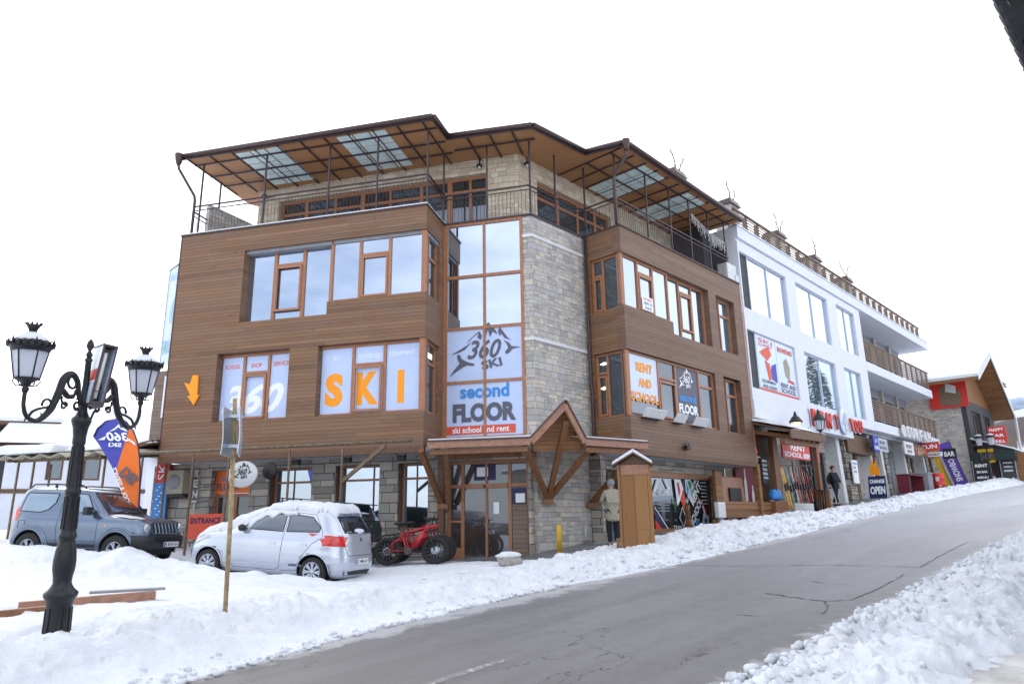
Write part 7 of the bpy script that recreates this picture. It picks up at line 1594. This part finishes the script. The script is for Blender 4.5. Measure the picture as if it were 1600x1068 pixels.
    skin_fig('jacket', ct, [(0,1),(1,2),(2,3),(0,4),(2,5),(5,6),(6,7),(2,8),(8,9),(9,10)], MT[top], M, p)
    for sd in 'RL':
        a, t = Vector(J['an'+sd]), Vector(J['to'+sd]); sh = MB(); sh.ball((0,0,0), .06, 12, 8, (.8, 2.0, .75)); m_ = (a*.4+t*.6); sh.v = [(v[0]+m_.x, v[1]+m_.y+.01, max(v[2]+m_.z-.01, t.z-.04)) for v in sh.v]; put('shoe', sh.mesh('shoe', MT['black']), M, p)
        if stripe:
            st = MB(); k, hp_ = Vector(J['kn'+sd]), Vector(J['hip'+sd]); ox = .085*(1 if sd == 'R' else -1)
            st.bar(hp_ + Vector((ox*1.15,0,-.05)), k + Vector((ox*.98,0,0)), .012, .035, up=(0,1,0)); st.bar(k + Vector((ox*.98,0,0)), a + Vector((ox*.78,0,.03)), .012, .035, up=(0,1,0)); put('stripe', st.mesh('stripe', MT[stripe]), M, p)
    return p
stand = dict(pelvis=(0,0,.93),waist=(0,.0,1.06),chest=(0,.0,1.27),neckb=(0,.0,1.42),neck=(0,.01,1.48),headl=(0,.02,1.54),head=(0,.025,1.60),headt=(0,.02,1.66),
  shR=(.17,0,1.38),elR=(.23,-.03,1.12),wrR=(.20,.12,.92),shL=(-.17,0,1.38),elL=(-.23,-.03,1.12),wrL=(-.20,.12,.92),
  hipR=(.09,0,.88),knR=(.10,.02,.48),anR=(.10,-.02,.09),toR=(.11,.12,.04),hipL=(-.09,0,.88),knL=(-.10,.02,.48),anL=(-.10,-.02,.09),toL=(-.11,.12,.04))
walk = dict(stand, knR=(.10,.10,.49), anR=(.10,.16,.10), toR=(.11,.30,.05), knL=(-.09,-.04,.48), anL=(-.10,-.22,.14), toL=(-.10,-.10,.05), elR=(.25,-.10,1.13), wrR=(.22,-.02,.90), elL=(-.24,.05,1.13), wrL=(-.2,.2,.98), face=(0.02,.2,1.58))
reach = dict(stand, elR=(.24,.12,1.20), wrR=(.14,.30,1.34), elL=(-.24,.10,1.16), wrL=(-.12,.28,1.22), face=(0,.2,1.55))
pz = lambda u, w: gz(*P(FB, u, w)[:2]) + .02
person(at(*P(FB, 15.0, -.15)[:2], pz(15.0, -.15), rad(205)), 'man in dark jacket and dark trousers with a white side stripe, by the shop door', walk, 'darkcloth', 'darkcloth', 'hair', .12, 'wvin')
person(at(*P(FB, -1.62, -.35)[:2], pz(-1.62, -.35) - .02, rad(12)), 'person in long beige coat and black trousers, half hidden by the timber case', reach, 'beige', 'darkcloth', 'grey', .30)
# ---------------------------------------------------------------- porch and fence right of the wooden building
pc_ = thing('shop_porch', 'dark timber porch roof with a snowy top between the brown and the white building', 'porch', FB @ Matrix.Translation((8.3, -1, 1.5)))
put('roof', MB().add([(7.9,-1.35,4.35),(11.2,-1.35,4.45),(11.2,.9,5.0),(7.9,.9,5.0),(7.9,-1.35,4.28),(11.2,-1.35,4.38),(11.2,.9,4.93),(7.9,.9,4.93)], [(0,1,2,3),(7,6,5,4),(0,4,5,1),(1,5,6,2),(2,6,7,3),(3,7,4,0)]).mesh('roof', MT['frame2']), FB, pc_)
put('snow_layer', snow_slab(FB, 7.9, 11.2, -1.4, .9, 4.42, 5.03, .09, 4, (30, 16)).mesh('snow_layer', MT['snow']), FB, pc_)
put('fascia_board', MB().bar((7.9,-1.37,4.18), (11.25,-1.37,4.26), .06, .30).bar((11.22,-1.35,4.26), (11.22,.9,4.7), .06, .26).mesh('fascia_board', MT['frame2']), FB, pc_)
for i in range(6): put('rafter', MB().bar((8.3+i*.5,-1.3,4.08), (8.3+i*.5,.8,4.6), .09, .14).mesh('rafter', MT['beam']), FB, pc_)
put('beam', MB().bar((7.95,-1.05,3.95), (11.2,-1.05,4.02), .16, .2).mesh('beam', MT['beam']), FB, pc_)
for u, w_, wd in ((8.0,.05,.2), (10.2,.3,.42), (11.0,-1.0,.16)): put('post', MB().box(u-wd/2, u+wd/2, w_-.09, w_+.09, pz(u, w_)-.1, 4.0 if w_ < 0 else 4.4 if u > 9 else 3.22).mesh('post', MT['plank' if u < 9 else 'beam']), FB, pc_)
put('back_wall', MB().box(8.3, 11.2, .7, .9, 1.2, 4.6).mesh('back_wall', MT['frame2']), FB, pc_)
fn = thing('timber_fence', 'low golden-brown plank fence of the porch above the snow bank', 'fence', FB @ Matrix.Translation((5, .1, 1.1)))
for k, (z0, a, b) in enumerate(((1.00, 4.5, 9.0), (1.30, 5.2, 9.05), (1.56, 5.2, 9.05))): put('plank', MB().box(a, b, .05-.03*(k == 0), .11, z0+.02*k, z0+.26+.02*k).mesh('plank', MT['plank']), FB, fn, bevel=.01)
put('end_plate', MB().box(9.06, 9.1, 0, .12, 1.35, 1.95).mesh('end_plate', MT['offw']), FB, fn)
mbx = thing('meter_box', 'pale grey meter box standing at the left end of the plank fence', 'box', FB @ Matrix.Translation((5.0, -.1, 1.3))); put('case', MB().box(4.55, 5.05, -.12, .02, 1.32, 1.82).mesh('case', MT['offw']), FB, mbx, bevel=.015); put('pedestal', MB().box(4.65, 4.95, -.08, 0, 1.0, 1.32).mesh('pedestal', MT['grey']), FB, mbx)
ov_ = thing('masonry_oven', 'pinkish-brown oven with a black mouth behind the plank fence', 'oven', FB @ Matrix.Translation((6.3, .5, 1.5)))
put('body', MB().add([(6.0,.45,1.5),(7.9,.45,1.5),(7.9,.9,1.5),(6.0,.9,1.5),(6.15,.5,2.75),(7.7,.5,2.75),(7.7,.9,2.75),(6.15,.9,2.75)], [(3,2,1,0),(4,5,6,7),(0,1,5,4),(1,2,6,5),(2,3,7,6),(3,0,4,7)]).mesh('body', MT['fascia']), FB, ov_, bevel=.05); put('mouth', MB().box(6.5, 7.35, .40, .46, 1.75, 2.35).mesh('mouth', MT['black']), FB, ov_); put('side_board', MB().box(5.5, 5.95, .4, .5, 1.3, 2.9).mesh('side_board', MT['plank']), FB, ov_)
rz_ = thing('drinks_banner', 'maroon banner with pale bottle shapes under the porch', 'banner', FB @ Matrix.Translation((8.3, .3, 1.7)))
put('cloth', MB().box(7.5, 9.5, .62, .66, 1.7, 3.3).mesh('cloth', MT['maroon']), FB, rz_)
for i, (u, z, h_) in enumerate(((7.75,1.8,.6),(8.2,1.9,1.2),(8.75,1.8,.7),(9.1,1.95,1.2))): put('bottle_print', flat([[(u-.1,z),(u+.1,z),(u+.1,z+h_*.6),(u+.04,z+h_*.75),(u+.04,z+h_),(u-.04,z+h_),(u-.04,z+h_*.75),(u-.1,z+h_*.6)]], MT['offw'], .615, 'bottle_print'), FB, rz_)
sign('light_sign', 'small pink glowing letters under the porch roof', (8.5,9.5,.58,.62,3.72,4.0), 'black', FB, (('BAR', 8.6, 3.76, .8, .2, 'pinkglow'),))
sign('shop_sign', 'small white SERVICE board below the pink letters', (8.75,9.6,.58,.62,3.42,3.62), 'wvin', FB, (('SERVICE', 8.8, 3.46, .75, .12, 'ink'),))
sign('menu_board', 'narrow dark menu board with white lines on the porch wall', (9.35,9.9,.45,.50,2.6,3.55), 'dgrey', FB, tuple((t_, 9.42, 3.4-.16*i, .4, .09, 'wvin') for i, t_ in enumerate(('MENU', 'SOUP', 'GRILL', 'BEER', 'WINE'))))
sign('rental_sign', 'red board reading RENT SCHOOL SERVICE behind the double lantern', (10.6,14.4,.10,.16,3.62,4.28), 'red', FB, (('RENT', 11.4, 3.95, 1.5, .26, 'wvin'), ('SCHOOL SERVICE', 10.75, 3.68, 3.4, .2, 'wvin')))
bg = thing('gift_bags', 'bright blue bags standing on the wooden ledge of the porch', 'bags', FB @ Matrix.Translation((9.6, .1, 2.0)))
for u in (9.35, 9.7): put('bag', lump_mesh(.22, (1,.7,1.15), u, .3).mesh('bag', MT['blue']), FB @ Matrix.Translation((u, .1, 2.12)), bg)
lg = put('ledge', MB().box(9.0, 10.1, -.1, .4, 1.2, 1.92).mesh('ledge', MT['beam']), FB); tag(lg, 'brown boxed ledge at the right end of the porch', 'counter')
# rack of skis and boards outside the rental shop
rk_ = thing('ski_rack', 'black ski rack standing outside the rental shop', 'rack', FB @ Matrix.Translation((11, .1, 1.5)))
mb = MB(); zb = pz(12, 0)
for z in (.35, 1.1, 1.75): mb.bar((10.6,.3,zb+z), (14.6,.3,zb+z+.2), .04, .04)
for u in (10.6, 11.9, 13.2, 14.6): mb.bar((u,.3,zb-.1), (u,.3,zb+2.0), .04, .04)
put('frame', mb.mesh('frame', MT['metal']), FB, rk_)
low = put('board_wall', MB().box(10.4, 12.9, -.25, -.2, 1.3, 1.85).mesh('board_wall', MT['offw']), FB, rk_)
cols = ['yellow','orange','grn','black','offw','red','maroon','black','redor','black','red','maroon','black','grey','navy','black']
rng = random.Random(12)
desc = {'yellow':'yellow','orange':'orange','grn':'green','black':'black','offw':'white','red':'red','maroon':'maroon','redor':'orange-red','grey':'grey','navy':'navy'}
from collections import Counter as _Ct
seen = _Ct(); ordn = ['leftmost','next','third','fourth','fifth']
for i, c_ in enumerate(cols):
    u = 10.75+i*.25; h_ = rng.uniform(1.55, 1.85); wd = .13 if c_ in ('yellow','orange','grn') else .075; ln = rng.uniform(-.05,.05)
    z0 = pz(u, 0)+.15
    pts = [(-wd*.45,0),(wd*.45,0),(wd*.5,.3),(wd*.38,h_*.5),(wd*.52,h_-.2),(wd*.3,h_),(0,h_+.03),(-wd*.3,h_),(-wd*.52,h_-.2),(-wd*.38,h_*.5),(-wd*.5,.3)]
    Mk = FB @ Matrix.Translation((u, .12, z0)) @ Matrix.Rotation(rad(-8), 4, 'X') @ Matrix.Rotation(ln, 4, 'Y')
    kind = 'snowboard' if wd > .1 else 'ski'
    lb = '%s %s, %s of its colour from the left in the rack outside the rental shop' % (desc[c_], kind, ('first','second','third','fourth','fifth')[seen[c_]]); seen[c_] += 1
    t = thing(kind, lb, kind, Mk, 'skis and boards in the outdoor rack')
    put('blade', MB().prism(pts, -.01, .01).mesh('blade', MT[c_]), Mk, t); put('binding', MB().box(-.035,.035,-.07,-.01,h_*.42,h_*.58).mesh('binding', MT['metal']), Mk, t)
    put('tip_print', flat([[(-wd*.25,h_-.35),(wd*.25,h_-.35),(0,h_-.1)]], MT['offw' if c_ != 'offw' else 'red'], -.013, 'tip_print'), Mk, t)
# double street lantern with one lamp lit
u2, w2_ = 10.6, -1.0; M2 = at(*P(FB, u2, w2_)[:2], pz(u2, w2_)-.1, rad(-30))
l2 = thing('street_lamp', 'dark double lantern lamp, left lantern lit, beside the ski rack up the street', 'street lamp', M2)
put('post', MB().lathe([(.14,0),(.13,.5),(.10,.55),(.07,.7),(.055,1.6),(.07,1.65),(.05,1.7),(.045,3.1),(.06,3.15),(.03,3.3)], n=12).mesh('post', MT['iron']), M2, l2)
for sx in (-1, 1):
    put('arm', MB().tube(bez([(0,0,2.85),(sx*.18,0,2.75),(sx*.36,0,2.9),(sx*.42,0,3.1)], 6), .022, 6).tube(scroll(.2, 2.95, .09, .03, 0, PI*1.6, sx), .014, 5).mesh('arm', MT['iron']), M2, l2)
    Mh = M2 @ Matrix.Translation((sx*.42, 0, 3.05)); ln_ = put('lantern', MB().lathe([(.03,0),(.05,.08),(.12,.12),(.13,.14)], n=6).mesh('lantern', MT['iron']), Mh, l2)
    put('glass', MB().lathe([(.12,.14),(.19,.50)], n=6, smooth=False).mesh('glass', MT['paleglow' if sx < 0 else 'opal']), Mh, ln_)
    put('cap', MB().lathe([(.27,.49),(.25,.54),(.13,.72),(.06,.76),(.07,.82),(.03,.86),(.05,.90),(.001,.93)], n=6).mesh('cap', MT['black']), Mh, ln_)
    g_ = MB()
    for k in range(6): a = 2*PI*k/6; g_.bar((.125*math.cos(a),.125*math.sin(a),.13), (.2*math.cos(a),.2*math.sin(a),.5), .014)
    put('cage', g_.mesh('cage', MT['iron']), Mh, ln_)
Mn = at(*P(FB, 10.75, -1.15)[:2], pz(10.75, -1.15)); bn_ = thing('litter_bin', 'reddish-brown slatted litter bin half sunk in snow below the double lantern', 'litter bin', Mn)
put('liner', MB().lathe([(.20,.02),(.22,.78),(.20,.78),(.19,.1)], n=20).mesh('liner', MT['black']), Mn, bn_)
for k in range(18): a = 2*PI*k/18; put('slat', MB().bar((.235*math.cos(a),.235*math.sin(a),.05), (.255*math.cos(a),.255*math.sin(a),.80), .065, .02, up=(-math.sin(a),math.cos(a),0)).mesh('slat', MT['beam']), Mn, bn_)
put('rim', MB().lathe([(.25,.80),(.265,.80),(.265,.83),(.25,.83)], n=20).mesh('rim', MT['black']), Mn, bn_)
# boards on the pavement facing down the street
def aboard(u, w, wd, ht, name, label, mat, texts, frame_m='alu'):
    F = frame(P(FB, u, w, pz(u, w)), -nB, dB); t = thing(name, label, 'pavement sign', F)
    pn = put('panel', MB().box(-wd/2, wd/2, -.02, .02, .14, ht).mesh('panel', MT[mat]), F @ Matrix.Rotation(rad(-8), 4, 'X'), t)
    mb = MB()
    for x in (-wd/2, wd/2): mb.bar((x,-.03,0), (x,.14,ht+.02), .03); mb.bar((x,.32,0), (x,.14,ht+.02), .03)
    put('stand', mb.mesh('stand', MT[frame_m]), F, t)
    for tx, z, ww, hh, m in texts: put('lettering', text_mesh(tx, MT[m], w=ww, h=hh, bold=.04), F @ Matrix.Rotation(rad(-8), 4, 'X') @ Matrix.Translation((-ww/2, -.025, z)), t)
    return t
aboard(18.7, -.75, .78, 1.15, 'sandwich_board', 'dark blue pavement board reading CHANGE OPEN', 'navy', (('CHANGE', .82, .64, .18, 'wvin'), ('OPEN', .32, .64, .36, 'wvin')))
fl_ = thing('flame_flag', 'orange flame-shaped pennant behind the CHANGE OPEN board', 'pennant', FV := frame(P(FB, 19.3, -.55, pz(19.3,-.55)), -nB, dB))
put('cloth', MB().prism([(-.22,1.2),(.22,1.15),(.25,1.55),(.12,1.45),(.14,1.85),(0,1.65),(-.02,2.05),(-.12,1.6),(-.2,1.62)], -.01, .01).mesh('cloth', MT['orange']), FV, fl_); put('pole', MB().tube([(0,.03,0),(0,.03,1.8)], .015, 6).mesh('pole', MT['metal']), FV, fl_)
Md = at(*P(FB, 29.9, -.75)[:2], pz(29.9,-.75)); dr_ = thing('oil_drum', 'bright red drum with a white mark at the end of the white building', 'drum', Md)
put('shell', MB().lathe([(.29,0),(.29,.30),(.305,.32),(.29,.34),(.29,.62),(.305,.64),(.29,.66),(.29,.95),(.27,.96)], n=24).mesh('shell', MT['red']), Md, dr_); each('mark', [(-.08,.10,-.31,-.295,.5,.75), (.05,.16,-.30,-.285,.2,.3)], MT['offw'], Md @ Matrix.Rotation(rad(-43), 4, 'Z'), dr_)
tb = thing('bar_table', 'dark red table against the shop front left of the red drum', 'table', FB @ Matrix.Translation((26.5,-.2,pz(26.5,-.2)))); zt = pz(26.5,-.2)
put('top', MB().box(25.3,28.2,-.45,.25,zt+.95,zt+1.0).mesh('top', MT['maroon']), FB, tb)
for u in (25.4, 28.1): put('leg', MB().box(u-.05,u+.05,-.4,.2,zt,zt+.95).mesh('leg', MT['maroon']), FB, tb)
cb = thing('metal_cabinet', 'grey-green metal cabinet between the table and the red drum', 'cabinet', FB @ Matrix.Translation((28.6,-.4,pz(28.6,-.4)))); zt = pz(28.6,-.4); put('case', MB().box(28.35,29.3,-.6,.2,zt+.05,zt+1.0).mesh('case', MT['grey']), FB, cb, bevel=.02); put('top', MB().box(28.3,29.35,-.65,.25,zt+1.0,zt+1.06).mesh('top', MT['alu']), FB, cb)
aboard(36.4, -1.75, .95, 1.5, 'sandwich_board', 'red over black pavement board in front of the gable house', 'black', (('RENT', 1.12, .7, .2, 'wvin'), ('SKI BAR', .75, .6, .14, 'wvin'), ('MENU', .4, .6, .14, 'wvin')))
aboard(36.9, -3.1, .8, 1.9, 'menu_board', 'tall dark grey menu board near the far corner', 'dgrey', (('MENU', 1.6, .5, .14, 'wvin'), ('PIZZA', 1.25, .5, .1, 'wvin'), ('GRILL', 1.0, .5, .1, 'wvin'), ('BEER', .75, .5, .1, 'wvin')))
pb = thing('timber_case', 'golden-brown upright timber case at the far corner', 'case', FQ := frame(P(FB, 37.2, -3.9, pz(37,-3.9)), -nB, dB)); put('case', MB().box(-.55,.45,0,.5,0,1.9).mesh('case', MT['plank']), FQ, pb); put('red_box', MB().box(-.85,-.58,0,.4,.1,1.1).mesh('red_box', MT['redor']), FQ, pb)
# tall feather flags and hanging signs near the end of the white building
def flagpole(u, w, z0, h, wd, lean, mat, name, label, txt, tm):
    F = frame(P(FB, u, w, z0), -nB, dB) @ Matrix.Rotation(rad(lean), 4, 'Y'); t = thing(name, label, 'flag', F)
    mb = MB(); vs = [(x*wd + .0, .03*math.sin(k*.9), k/8*h) for k in range(9) for x in (-.5, -.15, .2, .5)]; mb.add(vs, [(k*4+q, k*4+q+1, k*4+5+q, k*4+4+q) for k in range(8) for q in range(3)], True); put('cloth', mb.mesh('cloth', MT[mat], fix=False), F, t)
    put('pole', MB().tube([(wd*.52,0,-.5),(wd*.52,0,h+.1)], .02, 6).mesh('pole', MT['metal']), F, t)
    if txt: put('lettering', text_mesh(txt, MT[tm], w=h*.72, h=wd*.5, bold=.03), F @ Matrix.Translation((wd*.28, -.06, h*.12)) @ Matrix.Rotation(-PI/2, 4, 'Y'), t)
    return t
flagpole(34.2, -1.0, 3.1, 2.8, .72, -14, 'purple', 'feather_flag', 'leaning purple flag with white upright lettering beyond the red drum', 'SNOWBOARD', 'wvin')
flagpole(31.5, -.85, 3.1, 2.7, .28, -14, 'yellow', 'feather_flag', 'narrow yellow flag left of the purple one', None, None)
F_ = lambda u, w, z: frame(P(FB, u, w, z), -nB, dB)
def hsign(u, w, z, wd, ht, mat, name, label, texts, m='wvin', snow=False):
    F = F_(u, w, z); t = thing(name, label, 'sign', F); put('board', MB().box(-wd/2, wd/2, 0, .12, 0, ht).mesh('board', MT[mat]), F, t)
    for i, tx in enumerate(texts): put('lettering', text_mesh(tx, MT[m], w=wd*.8, h=ht/len(texts)*.5, bold=.03), F @ Matrix.Translation((-wd*.4, -.005, ht-(i+.8)*ht/len(texts))), t)
    put('bracket', MB().bar((-wd/2,.06,ht*.8), (-wd/2-.4,.06,ht*.8), .03).mesh('bracket', MT['metal']), F, t)
    if snow: put('snow_cap', lump_mesh(.3, (wd/.6,.4,.3), 2, .2).mesh('snow_cap', MT['snow']), F @ Matrix.Translation((0,.06,ht+.02)), t)
    return t
hsign(31.0, -.3, 5.15, 1.0, .5, 'red', 'hanging_sign', 'red sign with a snow cap at the end of the white building', ('SUN',), snow=True); hsign(31.2, -.45, 4.8, .8, .25, 'wvin', 'hanging_sign', 'thin white sign under the snow-capped red sign', ('MARKET',), 'ink')
hsign(33.0, -.85, 4.75, .7, .6, 'black', 'hanging_sign', 'black sign with big white letters BAR above the purple flag', ('BAR',)); hsign(36.6, -2.9, 5.7, .95, 1.1, 'red', 'hanging_sign', 'red and black sign beside the far street lamp', ('HAPPY', 'BAR', 'GRILL'))
hsign(36.6, -2.1, 4.6, .85, .85, 'yellow', 'hanging_sign', 'yellow square sign on the timber front of the gable house', ('SHOP',), 'ink')
Mq = at(*P(FB, 36.2, -2.25)[:2], 3.1); l3 = thing('street_lamp', 'grey street lamp with a snowy lantern near the red and black sign', 'street lamp', Mq)
put('post', MB().lathe([(.10,0),(.08,.5),(.05,.6),(.04,2.6)], n=10).mesh('post', MT['iron']), Mq, l3)
for sx in (-.32, .32):
    Mh = Mq @ Matrix.Rotation(rad(-40), 4, 'Z') @ Matrix.Translation((sx,0,2.55)); put('arm', MB().tube([(-sx,0,-.1),(-sx*.4,0,-.2),(0,0,0)], .025, 6).mesh('arm', MT['iron']), Mh, l3); q_ = put('lantern', MB().lathe([(.14,0),(.2,.45)], n=6, smooth=False).mesh('lantern', MT['opal']), Mh, l3)
    put('cap', MB().lathe([(.28,.45),(.25,.52),(.10,.66),(.001,.72)], n=10).mesh('cap', MT['iron']), Mh, q_); put('snow_cap', MB().ball((0,0,.62), .18, 10, 6, (1,1,.5)).mesh('snow_cap', MT['snow']), Mh, q_)
# beyond: hut with parasols at the right edge, second gabled house
pr_ = thing('parasol', 'snow-covered parasol at the right edge beyond the gable house', 'parasol', MPz := at(*P(FB, 48, -4.6)[:2], 3.7))
put('pole', MB().lathe([(.05,0),(.05,2.4)], n=8).mesh('pole', MT['metal']), MPz, pr_); put('canopy', MB().lathe([(2.6,1.75),(1.4,2.3),(.05,2.8)], n=8, smooth=False, cap=False).mesh('canopy', MT['green']), MPz, pr_); put('snow_cap', MB().lathe([(2.65,1.80),(1.4,2.42),(.05,2.95)], n=8, cap=False).mesh('snow_cap', MT['snow']), MPz, pr_)
st_ = thing('market_stall', 'dark stall with a lime-green strip and pink fronts at the right edge', 'stall', FZ := frame(P(FB, 50, -4.6, 3.2), -nB, dB))
put('body', MB().box(-3.5,1.2,0,3,0,2.9).mesh('body', MT['dgrey']), FZ, st_); put('lime_strip', MB().box(-2.8,.2,-.12,0,2.2,2.55).mesh('lime_strip', MT['lime']), FZ, st_); put('front', MB().box(-3.4,-1.0,-.12,0,.5,1.7).mesh('front', MT['maroon']), FZ, st_); put('snow_cover', snow_slab(FZ, -3.8, 1.5, -.3, 3.2, 2.9, 3.2, .2, 6, (24,14)).mesh('snow_cover', MT['snow']), FZ, st_)
g2 = house('far_house', 'far house with dark boards and a double eave behind the gable house', FB, 52, 57, .4, 7, 4, 12.4, 13.8, 'frame2', eav=1.3, wn_=((53,54.5,6,7.5), (55.5,56.5,6,7.5)))
# ---------------------------------------------------------------- dark eave of a house on the near side, above the camera's right
ev = thing('near_eave', 'dark tiled roof corner reaching into the top right of the view', 'roof', Matrix.Translation((5.5, 6.2, 5.9)))
a_, b_ = Vector((4.45,5.50,6.0)), Vector((6.75,7.88,6.0)); dv = (b_-a_).normalized(); nv = Vector((dv.y, -dv.x, 0)); a_ = a_ - dv*1.0
def evq(t, off, z): p = a_ + dv*t + nv*off; return (p.x, p.y, z)
mb = MB(); mb.add([evq(0,0,5.98), evq(9,0,5.98), evq(9,4,7.2), evq(0,4,7.2), evq(0,.02,6.10), evq(9,.02,6.10), evq(9,4,7.35), evq(0,4,7.35)], [(0,1,2,3),(7,6,5,4),(0,4,5,1),(1,5,6,2),(2,6,7,3),(3,7,4,0)]); put('soffit', mb.mesh('soffit', MT['dgrey']), W, ev)
for k in range(36):
    t = k*.25; put('tile', MB().tube([evq(t, -.06, 6.06), evq(t, .35, 6.17)], .10, 8).mesh('tile', MT['dgrey']), W, ev)
for k in range(9): put('rafter_end', MB().bar(evq(k*1.0+.4,.05,5.93), evq(k*1.0+.4,3.8,7.05), .10, .14).mesh('rafter_end', MT['black']), W, ev)
put('wall', MB().add([evq(0,1.6,-.6), evq(9,1.6,-.6), evq(9,1.9,-.6), evq(0,1.9,-.6), evq(0,1.6,6.5), evq(9,1.6,6.5), evq(9,1.9,6.5), evq(0,1.9,6.5)], [(3,2,1,0),(4,5,6,7),(0,1,5,4),(1,2,6,5),(2,3,7,6),(3,0,4,7)]).mesh('wall', MT['grey']), W, ev)
# ---------------------------------------------------------------- across the street, out of view: added for the panes to reflect
leaf_m = plain('spruce_needles', (.035,.06,.035), .8, var=.5, sc=3); bark_m = plain('spruce_bark', (.10,.07,.05), .9, var=.3)
def spruce(u, w, h, seed, label):
    b = P(FB, u, w); M = Matrix.Translation((b.x, b.y, gz(b.x, b.y) - .2)); rng = random.Random(seed)
    t = thing('spruce_tree', label, 'tree', M, 'unseen spruces across the street')
    put('trunk', MB().lathe([(.28, 0), (.2, h*.4), (.03, h*.98)], n=8).mesh('trunk', bark_m), M, t)
    mb = MB()
    for k in range(int(h*70)):
        z = h*(.10 + .88*rng.random()**.9); R = (1 - z/h)*h*.24 + .12; a = rng.random()*2*PI; r0 = R*rng.random()**.5
        c = Vector((r0*math.cos(a), r0*math.sin(a), z - r0*.35)); o = Vector((math.cos(a), math.sin(a), -.35)); s_ = Vector((-math.sin(a), math.cos(a), rng.uniform(-.2,.2)))*rng.uniform(.14,.3)
        mb.add([c - s_, c + s_, c + o*rng.uniform(.35,.7) + s_*.3], [(0,1,2)])
    put('crown', mb.mesh('crown', leaf_m, fix=False), M, t)
for i, (u, w, h) in enumerate(((57,-17.5,15),(62,-19.5,17),(67,-18,14),(73,-21,18))):
    spruce(u, w, h, i, ('shortest', 'second', 'third', 'tallest')[i] + ' of the unseen dark spruces added for reflection in the lower panes of the white building')
def fr_at(x, y, yaw): return frame(Vector((x, y, 0)), Vector((math.cos(yaw), math.sin(yaw), 0)), Vector((-math.sin(yaw), math.cos(yaw), 0)))
house('reflected_house', 'unseen tan house added for reflection in the ground-floor panes of the brown building', fr_at(-16, -26, PI+.25), 0, 11, 0, 9, -.6, 6.5, 9.6, 'annex', wn_=((1.5,3,1,2.6),(5,6.5,1,2.6),(8,9.5,1,2.6),(1.5,3,4,5.5),(5,6.5,4,5.5),(8,9.5,4,5.5)))
house('reflected_house', 'unseen pale house with brown roof, added for reflection in the right-hand panes of the white building', FB @ Matrix.Translation((78, -20, 0)) @ Matrix.Rotation(PI, 4, 'Z'), 0, 11, 0, 9, 3.5, 11.5, 14.5, 'white', wn_=((1.5,3,5,6.6),(5,6.5,5,6.6),(8,9.5,5,6.6),(1.5,3,8,9.5),(5,6.5,8,9.5)))
